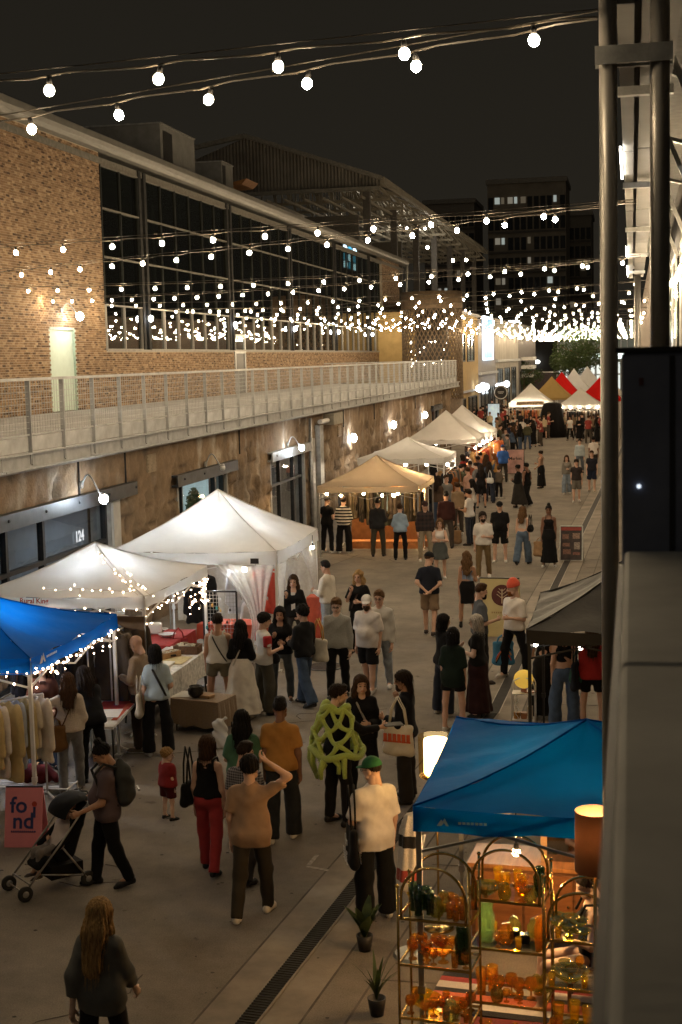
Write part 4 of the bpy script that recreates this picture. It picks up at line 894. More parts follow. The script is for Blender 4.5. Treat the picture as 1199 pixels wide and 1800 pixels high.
def tpl(key, fn):
    if key not in TPL: TPL[key] = fn()
    return TPL[key]
def glasses_me():
    q = MB()
    for sx in (-1,1):
        q.tube([(sx*.031+.022*math.cos(a), .101-.15*abs(sx*.031+.022*math.cos(a)-0)*.3, .003+.017*math.sin(a)) for a in np.linspace(0,2*math.pi,13)[:-1]], .0028, 5, True); q.tube([(sx*.053,.094,.008),(sx*.078,.0,.006)], .0025, 4)
    q.tube([(-.01,.103,.006),(.01,.103,.006)], .0028, 4); return q.mesh('glasses', BLK, True)
# ---- materials of people
SK = {'light': (.60,.37,.265), 'pale': (.66,.45,.345), 'tan': (.45,.25,.16), 'brown': (.20,.10,.062), 'dark': (.10,.055,.037)}
def skin(k): 
    m = mat('skin_'+k, SK[k], .5, 0, .10, 12, .05, 120, .35); b = _bsdf(m); b.inputs['Subsurface Weight'].default_value = .0; return m
HC = {'black': (.012,.010,.009), 'dark': (.022,.014,.010), 'brown': (.055,.028,.014), 'lbrown': (.13,.07,.032), 'blond': (.36,.22,.09), 'ginger': (.22,.075,.02), 'grey': (.42,.38,.33)}
def hairm(k): return mat('hair_'+k, HC[k], .62, 0, .6, 30, .7, 60, .12, stretch=(3,3,.5))
def cloth(rgb, kind='cotton'):
    c = S(*rgb); l_ = .3*c[0]+.6*c[1]+.1*c[2]; c = tuple(x*.82+l_*.18 for x in c); key = 'fabric_%s_%d_%d_%d' % (kind, *rgb)
    if kind == 'denim': return mat(key, c, .85, 0, .3, 7, .35, 14, .15, sheen=.1)
    if kind == 'knit': return mat(key, c, .95, 0, .14, 60, .5, 90, .1, sheen=.3)
    return mat(key, c, .88, 0, .16, 5, .5, 5.5, .12, sheen=.05, ridged=True)
def stripem(key, ca, cb, axis, fq, rough=.9):
    if key in MATS: return MATS[key]
    m = mat(key, ca, rough, 0, 0); t = m.node_tree; b = _bsdf(m); tc = t.nodes.new('ShaderNodeTexCoord'); sp = t.nodes.new('ShaderNodeSeparateXYZ'); t.links.new(tc.outputs['Object'], sp.inputs[0])
    def bandn(ax, f): 
        mm = t.nodes.new('ShaderNodeMath'); mm.operation = 'MULTIPLY'; mm.inputs[1].default_value = f; t.links.new(sp.outputs[ax], mm.inputs[0]); fr = t.nodes.new('ShaderNodeMath'); fr.operation = 'FRACT'; t.links.new(mm.outputs[0], fr.inputs[0]); g = t.nodes.new('ShaderNodeMath'); g.operation = 'GREATER_THAN'; g.inputs[1].default_value = .5; t.links.new(fr.outputs[0], g.inputs[0]); return g.outputs[0]
    if axis == 'check':
        a, c = bandn('X', fq), bandn('Z', fq); ad = t.nodes.new('ShaderNodeMath'); ad.operation = 'ADD'; t.links.new(a, ad.inputs[0]); t.links.new(c, ad.inputs[1]); hf = t.nodes.new('ShaderNodeMath'); hf.operation = 'MULTIPLY'; hf.inputs[1].default_value = .5; t.links.new(ad.outputs[0], hf.inputs[0]); fac = hf.outputs[0]
    else: fac = bandn(axis, fq)
    mx = t.nodes.new('ShaderNodeMix'); mx.data_type = 'RGBA'; mx.inputs[6].default_value = (*ca, 1); mx.inputs[7].default_value = (*cb, 1); t.links.new(fac, mx.inputs[0]); t.links.new(mx.outputs[2], b.inputs['Base Color']); return m
ARM = {'down': ((.13,-.05,-1),(.02,.16,-1)), 'swf': ((.12,.32,-.9),(0,.62,-.8)), 'swb': ((.14,-.38,-.9),(.05,-.1,-1)), 'bent': ((.2,.08,-.95),(-.45,.85,.12)), 'phone': ((.15,.15,-.95),(-.4,.75,.55)), 'back': ((.28,-.32,-.9),(-.72,-.28,-.55)),
       'head': ((.85,.12,.62),(-.80,-.12,.62)), 'out': ((.2,.75,-.6),(-.05,1,.0)), 'side': ((.85,.25,-.45),(.85,.5,-.1)), 'mouth': ((.3,.35,-.9),(-.5,.42,.85)), 'hip': ((.75,-.2,-.6),(-.6,.45,-.5)), 'push': ((.1,.3,-.92),(-.1,.9,-.35)), 'strap': ((.22,.1,-.95),(-.30,.45,.9)), 'lift': ((.3,.6,-.7),(-.1,.75,.7)), 'hug': ((.2,.45,-.85),(-.85,.5,.2)), 'rest': ((.25,.0,-.95),(-.3,.75,-.55))}
NP = 0
def person(px, py, h, hd, label, top=None, bot=None, hair=('short','dark'), sk='light', legs='stand', arms=('down','down'), shoes=(35,33,32), fem=False, girth=1., lean=0., look=0., nod=8., hat=None, beard=None, glasses=False, res=None, group=None, seat=None, pos=None, shoek=0, stride=.30, sub=None, hs=1.):
    """px, py: where the person stands in the photograph; hd: heading in degrees, 0 = away from the camera, 90 = to the left"""
    global NP; NP += 1; rnd = random.Random(NP*13+5)
    P0 = Vector(pos) if pos is not None else at(px, py, 0); dist = P0.y
    vx = res or (.019 if dist < 19 else .022 if dist < 27 else .028 if dist < 45 else .036); fine = dist < 30
    s = h/1.75; root = empty('person', label, 'person', P0, math.radians(hd), group or None); g = girth*(.92 if fem else 1.)
    # --- skeleton
    hipx = .092*s; HZ = .93*s; th, sh = .43*s, .41*s; J = {}
    def leg(a, b, dx): 
        k = np.array((dx*1.05, math.sin(a)*th, -math.cos(a)*th)); f_ = k+np.array((dx*.15, math.sin(b)*sh, -math.cos(b)*sh)); return k, f_
    if legs == 'walk': st = stride; A = [(st*.95, st*.55), (-st*.75, -st*1.75)]; 
    elif legs == 'walk2': st = stride; A = [(-st*.75, -st*1.75), (st*.95, st*.55)]
    elif legs == 'sit': A = [(1.45, .15), (1.45, .15)]
    elif legs == 'wide': A = [(.10,.02),(-.12,-.05)]
    else: j = rnd.uniform(-.05,.05); A = [(.05+j, -.03), (-.03-j, -.07)]
    dxs = (.05, -.05) if legs in ('stand','wide') else (.02, -.02)
    KN, AN = [], []
    for i, sx in enumerate((1,-1)):
        k, f_ = leg(A[i][0], A[i][1], (dxs[i]*(2. if legs == 'wide' else 1.))*s); KN.append(k+np.array((sx*hipx,0,HZ))); AN.append(f_+np.array((sx*hipx,0,HZ)))
    dz = min(a[2] for a in AN)-.085*s
    if legs == 'sit': dz = HZ-.50*s
    KN = [k-np.array((0,0,dz)) for k in KN]; AN = [a-np.array((0,0,dz)) for a in AN]; HZ -= dz
    ln = math.radians(lean); cl, sn = math.cos(ln), math.sin(ln)
    def T(x, y, z): return np.array((x*s, (y*cl+(z-.95)*sn)*s, HZ+((z-.95)*cl-y*sn)*s))     # torso frame pivoting at the hips (z of the upright 1.75 m figure, hips at .95)
    shx = (.15 if fem else .175)*g**.5
    # --- arms
    SHJ, EL, WR = [], [], []
    for i, sx in enumerate((1,-1)):
        e, w_ = ARM[arms[i]]; e = np.array(e)/np.linalg.norm(e); w_ = np.array(w_)/np.linalg.norm(w_); m = np.array((sx,1,1)); j = np.array([rnd.uniform(-.04,.04) for _ in range(3)])
        sj = T(sx*shx,-.005,1.385); el = sj+(e*m+j)*.285*s; wr = el+w_*m*.25*s; SHJ.append(sj); EL.append(el); WR.append(wr)
    HC_ = T(0,.03,1.63+.09*(hs-1))
    tb = top or {}; bt = bot or {}
    allp = np.array(KN+AN+SHJ+EL+WR+[HC_, T(0,0,1.0)]); lo = allp.min(0)-.26; hi = allp.max(0)+.26; lo[2] = 0; 
    def torso(f, inf, hem, k=.04, neck=True):
        f.cap(T(0,0,1.0), T(0,.0,1.10), .118*g*s+inf, .112*g*s+inf, k, .72, sx=1.18 if not fem else 1.15)
        f.cap(T(0,.0,1.10), T(0,.015,1.30), .110*g*s+inf, (.128 if not fem else .112)*g*s+inf, k, .74, sx=1.18 if not fem else 1.08)
        f.cap(T(-shx*.6,-.005,1.355), T(shx*.6,-.005,1.355), .072*g**.5*s+inf*.8, .072*g**.5*s+inf*.8, .05); f.cap(T(-shx*.7,-.01,1.395), T(0,-.015,1.425), .042*s+inf*.6, .058*s+inf*.5, .04); f.cap(T(shx*.7,-.01,1.395), T(0,-.015,1.425), .042*s+inf*.6, .058*s+inf*.5, .04)
        if fem: f.cap(T(-.06,.085,1.28), T(.06,.085,1.28), .055*s+inf*.9, .055*s+inf*.9, .05)
        if g > 1.08 : f.ell(T(0,.06,1.10), np.array((.13*g+inf,.12*g+inf,.16))*s, .06)
    def hips(f, inf):
        f.cap((-hipx*.7,-.02*s,HZ+.0), (hipx*.7,-.02*s,HZ+.0), .105*s*g+inf, .105*s*g+inf, .05, .95); f.cap((0,0,HZ), T(0,0,1.06), .115*s*g+inf, .112*s*g+inf, .05, .75, sx=1.18)
    def limb(f, a, b, r1, r2, k=.03, cut=None): f.cap(a, b, r1, r2, k, cut=cut)
    # --- body
    f = Field(lo, hi, vx); hips(f, 0); torso(f, 0, 0)
    f.cap(T(0,-.015,1.40), HC_+np.array((0,-.03,-.07))*s, .064*s, .056*s, .03)
    for i in (0,1):
        hj = np.array(((1,-1)[i]*hipx,0,HZ)); limb(f, hj, KN[i], .082*s*g, .056*s*g**.5); limb(f, KN[i], AN[i]*.6+KN[i]*.4, .055*s*g**.5, .047*s*g**.5); limb(f, AN[i]*.55+KN[i]*.45, AN[i], .048*s, .036*s)
        limb(f, SHJ[i], EL[i], .05*s*g, .039*s*g**.5); limb(f, EL[i], WR[i], .04*s*g**.5, .027*s)
        if legs != 'sit' or True: f.cap(AN[i], AN[i]+np.array((0,.1,-.045))*s, .035*s, .03*s)
    f.F = np.maximum(f.F, .012-f.grids()[2]+0*f.F); V, Q = f.mesh(); mi = np.zeros(len(Q), int); parts = [(V, Q, mi)]
    # head and hands (finer) joined onto the same mesh
    Rh = Matrix.Rotation(math.radians(look),3,'Z') @ Matrix.Rotation(-math.radians(nod+lean*.5),3,'X'); Rn = np.array(Rh)
    hv, hq, hm = tpl(('head',fem,fine), lambda: head_t(.0068 if fine else .0125, fem)); parts.append((hv@Rn.T*s*1.02*hs+HC_, hq, hm))
    for i in (0,1):
        d = WR[i]-EL[i]; d /= np.linalg.norm(d); sx = (1,-1)[i]; curl = {'down':.45,'swf':.5,'swb':.5,'bent':.75,'phone':.95,'mouth':.8,'strap':1.0,'hug':.5,'out':.7}.get(arms[i], .6)
        hv2, hq2 = tpl(('hand',curl,fine), lambda: hand_t(.0062 if fine else .011, curl))
        fw = np.array((0,1,0.)) if abs(d[1]) < .8 else np.array((0,0,1.)); z = -d; y = fw-z*(fw@z); y /= np.linalg.norm(y); x = np.cross(y, z); Mh = np.stack([x,y,z],1)
        vv = hv2.copy(); 
        if sx < 0: vv[:,0] *= -1; qq = hq2[:,::-1]
        else: qq = hq2
        parts.append((vv@Mh.T*s*.98+WR[i]+d*.01, qq, np.zeros(len(qq), int)))
    nV = 0; VV, QQ, MM = [], [], []
    for v, q_, m_ in parts: VV.append(v); QQ.append(q_+nV); MM.append(m_); nV += len(v)
    me = to_me('body', np.concatenate(VV), np.concatenate(QQ), mi=np.concatenate(MM)); hairc = hair[1] if hair else 'dark'
    for m in (skin(sk), mat('eye_dark', (.03,.022,.018), .25), hairm('dark' if hairc in ('blond','grey') else hairc), mat('lip_'+sk, tuple(c*k for c, k in zip(SK[sk],(.85,.55,.55))), .45)): me.materials.append(m)
    link('body', me, root)
    ph = [rnd.uniform(0,6.28) for _ in range(6)]
    def folds(f, amp):
        X, Y, Z = f.grids(); f.F = f.F+amp*(1.6*np.abs(np.sin(X*13+Z*7+ph[0]+1.5*np.sin(Z*8+ph[1]))*np.sin(Y*11+Z*9+ph[2]))-.5+.5*np.sin(Z*30+X*11+ph[3]+2*np.sin(X*13+ph[4])))
    def emitm(f, name, m, parent=root):
        V, Q = f.mesh()
        if len(Q) == 0: return None
        me = to_me(name, V, Q); me.materials.append(m); return link(name, me, parent)
    # --- lower garment
    bk = bt.get('k'); binf = bt.get('inf', .016)
    if bk in ('pants','shorts','wide','capri'):
        f = Field(lo, hi, vx); hips(f, binf)
        for i in (0,1):
            hj = np.array(((1,-1)[i]*hipx,0,HZ)); kw = binf+(.028 if bk == 'wide' else .0)+(.012 if bk == 'shorts' else 0)
            if bk == 'shorts':
                fr = bt.get('len', .82); e = hj+(KN[i]-hj)*fr; n = (KN[i]-hj)/np.linalg.norm(KN[i]-hj); limb(f, hj, hj+(KN[i]-hj)*1.05, .085*s*g+kw*.7, .075*s*g**.5+kw, .03, (e, n))
            else:
                limb(f, hj, KN[i], .084*s*g+binf, .062*s*g**.5+kw); fr = .62 if bk == 'capri' else 1.0; e = KN[i]+(AN[i]-KN[i])*(fr+.04); n = (AN[i]-KN[i])/np.linalg.norm(AN[i]-KN[i]); limb(f, KN[i], AN[i]+n*.05, .062*s*g**.5+kw, (.050+(.035 if bk == 'wide' else .006))*s+kw*.5, .03, (e+n*.015, n))
        wz = T(0,0,1.055)[2]; f.F = np.maximum(f.F, f.grids()[2]-wz+0*f.F); f.F = np.maximum(f.F, .02-f.grids()[2]+0*f.F); folds(f, .0055); emitm(f, 'trousers' if bk != 'shorts' else 'shorts', bt['m'])
    elif bk in ('skirt','dress'):
        f = Field(lo, hi, vx); X, Y, Z = f.grids(); z0 = T(0,0,1.07)[2]; hem = bt['hem']*s; fl = bt.get('flare', .1); mid = (AN[0]+AN[1])/2
        u = np.clip((z0-Z)/max(.05, z0-hem), 0, 1); cx_, cy_ = mid[0]*u*.8, mid[1]*u*.8+.0*Z; rx = (.135*g+.02)*s+fl*u**.9+.05*s*g*np.sin(np.clip(u*2.2*(1-hem/z0+.3),0,1)*3.14159/1)*.6; th_ = np.arctan2(X-cx_, Y-cy_)
        rx = rx*(1+.055*u*np.sin(th_*bt.get('nf',9)+3*u+ph[0])); spread = abs(AN[0][1]-AN[1][1])*.5*u*.7; d = (np.sqrt(((X-cx_)/rx)**2+((Y-cy_)/(rx*.8+spread))**2)-1)*.12*s
        d = np.maximum(d, hem-Z+0*X); d = np.maximum(d, Z-z0-.03+0*X); f.F = np.minimum(f.F, d); hipsf = Field(lo, hi, vx); hips(hipsf, .02); hipsf.F = np.maximum(hipsf.F, HZ-.05-Z+0*X); f.F = np.minimum(f.F, np.maximum(hipsf.F, Z-z0-.03+0*X)); folds(f, .003); emitm(f, 'skirt', bt['m'])
    # --- upper garment
    tk = tb.get('k'); inf = tb.get('inf', .02)*.78
    if tk:
        f = Field(lo, hi, vx); torso(f, inf, 0); hemz = tb.get('hem', .90)
        if hemz < 1.02:
            hips(f, inf*.7+binf+.008)
            f.cap(T(0,0,1.26), T(0,0,1.0), .118*g*s+inf, (.12 if not fem else .112)*g*s+inf, .04, .76, sx=1.2)
            f.cap(T(0,0,1.02), T(0,-.005,hemz-.06), .122*g*s+inf*1.2+.006*s, .132*g*s+inf*1.5+.012*s, .04, .76, sx=1.2)
        Z = f.grids()[2]; f.F = np.maximum(f.F, T(0,0,hemz)[2]-Z+0*f.F)
        nk = T(0,0,1.475 if tk not in ('tank','strapless','cami') else 1.42)
        if tk in ('tee','long','jacket'):
            for i in (0,1):
                if tk == 'tee': fr = tb.get('sl', .62); e = SHJ[i]+(EL[i]-SHJ[i])*fr; n = (EL[i]-SHJ[i])/np.linalg.norm(EL[i]-SHJ[i]); limb(f, SHJ[i], SHJ[i]+(EL[i]-SHJ[i])*1.05, .049*s*g+inf*.7, .050*s*g+inf*1.25, .04, (e, n))
                else: fr = tb.get('sl', .96); n = (WR[i]-EL[i])/np.linalg.norm(WR[i]-EL[i]); limb(f, SHJ[i], EL[i], .049*s*g+inf*.8, .044*s*g**.5+inf, .04); limb(f, EL[i], WR[i]+n*.03, .046*s*g**.5+inf, .031*s+inf*.8, .03, (EL[i]+(WR[i]-EL[i])*fr, n))
            f.cap(T(0,-.02,1.42), T(0,-.012,1.475), .075*s+inf*.5, .068*s+inf*.4, .03)
        if tk == 'jacket': f.cap(T(-.05,-.03,1.46), T(.05,-.03,1.46), .055, .055, .03)
        cutz = {'tank':1.43,'strapless':1.335,'cami':1.38}.get(tk, 1.50); f.F = np.maximum(f.F, ((Z-T(0,0,cutz)[2]))+0*f.F)
        if tk in ('tank','cami','strapless'):
            for i in (0,1):
                sx = (1,-1)[i]; f.ell(T(sx*(shx+.03),0,1.42), np.array((.075,.13,.10))*s, .01, True)
        # neckline
        if tk != 'strapless': f.ell(HC_+np.array((0,.045,-.135))*s, np.array((.068,.075,.06 if tk != 'jacket' else .12))*s, .01, True)
        folds(f, tb.get('fold', .0058)); to = emitm(f, {'jacket':'jacket','tank':'tank_top','cami':'camisole','strapless':'bodice'}.get(tk, 'shirt'), tb['m'])
        if tk in ('cami','tank'):
            for sx in (1,-1):
                q = MB(); w0 = .05 if tk == 'cami' else .07; q.tube([T(sx*w0*1.5,.13*g,1.36), T(sx*w0*1.5,.06,1.475), T(sx*w0*1.4,-.06,1.475), T(sx*w0*1.3,-.125*g,1.36)], .008 if tk == 'cami' else .014, 6); q.build('strap', tb['m'], root, True)
        if tk == 'jacket' and tb.get('inner'):
            q = MB(); q.add([T(-.04,.095*g+inf,1.41),T(.04,.095*g+inf,1.41),T(.04,.108*g+inf,1.05),T(-.04,.108*g+inf,1.05),T(-.04,.06*g,1.41),T(.04,.06*g,1.41),T(.04,.06*g,1.05),T(-.04,.06*g,1.05)],[(0,1,2,3),(7,6,5,4),(0,4,5,1),(2,6,7,3),(1,5,6,2),(3,7,4,0)]); q.build('undershirt', tb['inner'], root)
    if sub: sub(root, T, g, s, SHJ, EL, WR, HC_)
    # --- shoes
    sc = shoes if shoes else (60,50,45)
    for i in (0,1):
        lift = max(0, AN[i][2]-.085*s); sh_ = link('shoe', tpl(('shoe',shoek,fine), lambda: shoe_t(.0085 if fine else .014, shoek)), root)
        if not len(sh_.data.materials): sh_.data.materials.append(BLK); sh_.data.materials.append(WHT)
        back_ = A[i][1] < -.35; pit = -.75 if back_ and legs != 'sit' else 0
        sh_.matrix_local = Matrix.Translation(Vector(AN[i])-Vector((0,0,.085*s))+Vector((0,.0,.0))) @ Matrix.Rotation(-(1,-1)[i]*.16,4,'Z') @ Matrix.Rotation(pit*min(1,lift*9),4,'X') @ Matrix.Scale(s*(.95 if fem else 1.04),4)
        sh_.material_slots[0].link = 'OBJECT'; sh_.material_slots[0].material = mat('shoe_%d_%d_%d' % tuple(sc), S(*sc), .5, 0, .2, 20)
        sh_.material_slots[1].link = 'OBJECT'; sh_.material_slots[1].material = WHT if sum(sc) > 300 else mat('dark_sole', (.03,.028,.026), .7) if sum(sc) < 120 else WHT
    # --- hair, hats, beard, glasses ride on the head
    HM = Matrix.Translation(Vector(HC_)) @ Rh.to_4x4() @ Matrix.Scale(s*1.03*hs,4)
    def on_head(me, m):
        o = link(me.name.split('.')[0], me, root, M=HM)
        if not len(me.materials): me.materials.append(BLK)
        o.material_slots[0].link = 'OBJECT'; o.material_slots[0].material = m; return o
    if hair: on_head(tpl(('hair',hair[0]), lambda: hair_t(hair[0])), hairm(hair[1]))
    if beard: on_head(tpl('beard', beard_t), hairm(beard))
    if hat: on_head(tpl(('hat',hat[0]), lambda: hat_t(hat[0])), cloth(hat[1], 'knit' if hat[0] == 'beanie' else 'cotton'))
    if glasses: on_head(tpl('glasses', glasses_me), BLK)
    root['_shoulder'] = [float(v) for v in SHJ[0]]+[float(v) for v in SHJ[1]]; root['_wrist'] = [float(v) for v in WR[0]]+[float(v) for v in WR[1]]; root['_s'] = s
    return root
def wpt(root, key, side): v = root[key]; return root.matrix_basis @ Vector(v[side*3:side*3+3])
def TEE(c, **k): return dict(k='tee', m=c if not isinstance(c, tuple) else cloth(c), **k)
def LNG(c, kind='cotton', **k): return dict(k='long', m=c if not isinstance(c, tuple) else cloth(c, kind), **k)
def JKT(c, inner=None, **k): return dict(k='jacket', m=c if not isinstance(c, tuple) else cloth(c), inf=k.pop('inf', .032), inner=cloth(inner) if inner else None, **k)
def TNK(c, kind='tank', **k): return dict(k=kind, m=cloth(c), inf=k.pop('inf', .012), **k)
def PNT(c, kind='cotton', **k): return dict(k=k.pop('k', 'pants'), m=cloth(c, kind), **k)
def SHO(c, **k): return dict(k='shorts', m=cloth(c), **k)
def SKT(c, hem, flare=.08, **k): return dict(k='skirt', m=cloth(c), hem=hem, flare=flare, **k)
# ================================================================ MARKET TENTS
def fabric(name, rgb, transl=.35, var=.1): return mat('canopy_'+name, S(*rgb), .8, 0, var, 1.6, .55, 6, .15, transl=transl)
F_BLUE = fabric('blue', (0,96,186), .42); F_WHITE = fabric('white', (226,223,217), .42); F_CREAM = fabric('cream', (226,226,224), .45); F_GREY = fabric('grey', (160,148,134), .45)
F_BLACK = mat('canopy_black', S(42,39,35), .62, 0, .3, 1.5, .5, 6, .4); F_TAN = fabric('tan', (176,150,96), .35); F_RED = fabric('red', (206,30,26), .35)
def tent(label, x0, x1, y0, y1, fab, eave=2.15, apex=None, val=.20, apx=None, legm=None, res=17, wr=.02, logo=None, truss=True):
    cx_, cy_ = (x0+x1)/2, (y0+y1)/2; az = apex if apex else atY(apx[0], apx[1], cy_).z
    root = empty('market_tent', label, 'tent', (cx_,cy_,0), group='pop-up tents of the market'); C = [Vector((x-cx_,y-cy_,eave)) for x, y in ((x0,y0),(x1,y0),(x1,y1),(x0,y1))]; A = Vector((0,0,az)); lm = legm or WHT
    ph = random.uniform(0,9)
    for i in range(4):
        a, b = C[i], C[(i+1) % 4]; q = MB(); P = []
        for u in range(res):
            for t in range(res):
                uu, tt = u/(res-1), t/(res-1); e = a.lerp(b, uu); p = e.lerp(A, tt); s_ = 4*uu*(1-uu)
                p.z += -.10*s_*(1-tt)*tt*2.2 - .045*s_*(1-tt)**3 - .07*math.sin(tt*math.pi) + wr*(1-tt)*math.sin(uu*23+ph+tt*7)*s_ + wr*.9*noise.noise(Vector((uu*5+i*9,tt*5,ph))) + wr*.5*math.sin((uu-.5)*40*(1.2-tt)+ph*3+2*noise.noise(Vector((uu*3,tt*3,i))))*(1-s_*.7)*(1-tt)
                P.append(p)
        q.grid(P, res, res); q.build('canopy_panel', fab, root, True)
        q = MB(); P = []; nrm = (a+b)/2; nrm = Vector((nrm.x,nrm.y,0)).normalized(); n = 15
        for u in range(n):
            for t in range(4):
                uu, tt = u/(n-1), t/3; p = a.lerp(b, uu)+nrm*(.006+.018*math.sin(uu*31+ph)*tt*.8); p.z += -.045*4*uu*(1-uu)*(1-tt) - val*tt + .012*math.sin(uu*18+ph)*tt; P.append(p)
        q.grid(P, n, 4); q.build('valance', fab, root, True)
    q = MB()
    for c in C: q.tube([c.lerp(A, t/8)+Vector((0,0,-.07*math.sin(t/8*math.pi)+.004)) for t in range(9)], .009, 5)
    q.build('hip_seam', fab, root, True)
    for c in C:
        d = Vector((c.x,c.y,0)); d = d-d.normalized()*.05; q = MB(); q.box((d.x,d.y,(eave-.05)*.62), (.045,.045,(eave-.05)*.76)); q.box((d.x,d.y,eave*.13), (.032,.032,eave*.26)); q.box((d.x,d.y,.01), (.11,.11,.02)); q.box((d.x,d.y,eave*.25),(.06,.06,.07)); q.build('leg', lm, root)
    if truss:
        q = MB()
        for i in range(4):
            a, b = C[i]*1., C[(i+1) % 4]*1.; a = Vector((a.x*.97,a.y*.97,eave-.06)); b = Vector((b.x*.97,b.y*.97,eave-.06)); m = (a+b)/2; dn = Vector((0,0,-.34))
            for s0, s1 in ((a, m+dn), (a+dn, m), (m, b+dn), (m+dn, b)): q.bar(s0, s1, .022, .022)
        for c in C: q.bar(Vector((c.x*.97,c.y*.97,eave-.25)), Vector((0,0,eave-.3)), .022, .022)
        q.cyl((0,0,eave-.4),(0,0,az-.04),.02,8); q.build('truss_frame', lm, root)
    return root
T_BL = tent('bright blue tent at the street edge hung with fairy lights, beside the pink board', -10.5, -7.5, 16.6, 19.7, F_BLUE, 2.13, 2.72, .22, wr=.02)
T_RK = tent('cream tent with red lettering and fairy lights along its hips', -10.4, -7.5, 20.95, 24.3, F_CREAM, 2.19, None, .2, (207,953), wr=.016)
T_BG = tent('large brilliant white tent with sheer corner curtains', -9.75, -6.5, 25.5, 29.0, F_WHITE, 2.28, None, .26, (398,860), wr=.015)
T_GR = tent('grey beige tent over the rack of jackets', -9.05, -6.05, 40.5, 43.7, F_GREY, 2.14, None, .2, (672,800), legm=mat('grey_leg', (.25,.24,.23), .5))
T_W2 = tent('white tent just behind the grey beige tent', -9.7, -6.55, 50.2, 53.6, F_WHITE, 2.25, None, .22, (735,768))
T_W3 = tent('first of the two white tents joined side by side with orange goods', -9.7, -6.6, 61.6, 64.8, F_WHITE, 2.25, 3.45, .2)
T_W4 = tent('second of the two white tents joined side by side, farther one', -9.5, -6.5, 66.6, 69.8, F_WHITE, 2.25, 3.5, .2)
tent('white tent with a name banner facing down the far street', -9.0, -5.9, 106, 109.2, F_WHITE, 2.3, 3.7, .3)
tent('white tent hung with round bulbs beside the black draped stall', -5.1, -2.2, 102, 105.2, F_WHITE, 2.25, 3.4, .2)
tent('tan yellow tent behind the far white tents', -8.2, -4.9, 118, 121, F_TAN, 2.3, 4.0, .2, truss=False)
tent('red tent squeezed behind the tan yellow tent', -7.6, -4.4, 124, 127, F_RED, 2.3, 4.3, .2, truss=False)
tent('far white tent behind the red tent', -6.8, -3.6, 130, 133, F_WHITE, 2.4, 4.5, .2, truss=False)
tent('farthest white tent top before the trees', -6.0, -2.6, 140, 143, F_WHITE, 2.4, 4.6, .2, truss=False)
tent('red and black tent half hidden by the steel post', -4.2, -.9, 113, 116, F_RED, 2.3, 3.9, .25, truss=False)
tent('white tent above the red and black tent by the post', -3.9, -.7, 119, 122, F_WHITE, 2.4, 4.4, .25, truss=False)
T_BK = tent('black tent at the footway edge beside the steel post', -1.4, 1.6, 18.9, 21.9, F_BLACK, 2.14, 3.0, .2, legm=BLK, wr=.03)
T_BR = tent('big blue tent below the gallery over the glassware stall', -1.78, .95, 11.3, 14.25, F_BLUE, 2.12, None, .22, (994,1264), legm=GALV)
# lettering and marks on the valances
RED_INK = mat('red_ink', (.45,.05,.03), .6); WHITE_INK = mat('white_ink', (.7,.7,.68), .6)
def onval(root, txt, size, m, u, side, z, bold=.004):
    """text on the valance: side 0 = towards the camera, 1 = towards the street"""
    d = root.children[0]; w_ = {T_RK: (1.45,1.675), T_BL: (1.5,1.55), T_BG: (1.625,1.75), T_BR: (1.365,1.475)}[root]
    if side == 0: M = frameM((u*w_[0], -w_[1]-.03, z), (1,0,0), (0,0,1))
    else: M = frameM((w_[0]+.03, u*w_[1], z), (0,1,0), (0,0,1))
    lettering(txt, size, m, root, M, bold)
onval(T_RK, 'Rural King', .115, RED_INK, -.27, 0, 2.10, .002)
def mountain(root, M):
    q = MB(); q.prism([(-.09,-.05),(-.02,.05),(.0,.02),(.03,.07),(.09,-.05),(.05,-.05),(.02,.0),(-.02,-.05)], 'z', 0, .003); q.build('mountain_mark', WHITE_INK, root, M=M)
mountain(T_BL, frameM((1.535,-1.25,2.06), (0,1,0), (0,0,1))); mountain(T_BR, frameM((-1.12,-1.51,2.0), (1,0,0), (0,0,1)) @ Matrix.Scale(.55,4))
q = MB()
for i in range(7): q.box((i*.05,0,0),(.035,.028,.003))
me_ = q.mesh('word_mark', WHITE_INK)
link('word_mark', me_, T_BL, M=frameM((1.535,-1.1,2.06), (0,1,0), (0,0,1))); link('word_mark', me_, T_BR, M=frameM((-.98,-1.51,2.0), (1,0,0), (0,0,1)) @ Matrix.Scale(.7,4))
q = MB(); q.box((0,0,0),(.16,.10,.004)); q.build('dark_badge', BLK, T_BG, M=frameM((1.2,-1.79,2.1), (1,0,0), (0,0,1)))
# panel seams and warm bulbs inside the tents
def hang_bulb(label, p, r=.05, s=200, col=(1,.66,.32), cord=.25):
    root = empty('tent_bulb', label, 'lamp', p, group='bulbs hung inside the tents'); q = MB(); q.sphere((0,0,0), r, 10, 8); q.build('glass', emit('tent_bulb_%d_%d' % (s, int(col[2]*100)), col, s), root, True); q = MB(); q.cyl((0,0,r),(0,0,cord),.008,5); q.lathe([(.02,r+.05),(.026,r-.01)], n=8); q.build('cord', BLK, root)
hang_bulb('warm bulb under the near eave of the large white tent', atY(430,1001,25.8), .05, 70, (1,.9,.7))
hang_bulb('white bulb under the ridge of the street edge blue tent', (-8.9,18.2,1.95), .06, 620, (1,.95,.9)); hang_bulb('cool bulb added under the ridge to whiten the cream tent', (-8.9,22.6,2.0), .06, 480, (.84,.93,1)); hang_bulb('white working lamp high inside the large white tent', (-8.2,27.2,2.1), .07, 800, (.84,.93,1))  # cream tent bulb is added to light its canopy from below
hang_bulb('white lamp in the street corner of the large white tent', atY(550,962,28.4), .04, 80, (1,.85,.62))
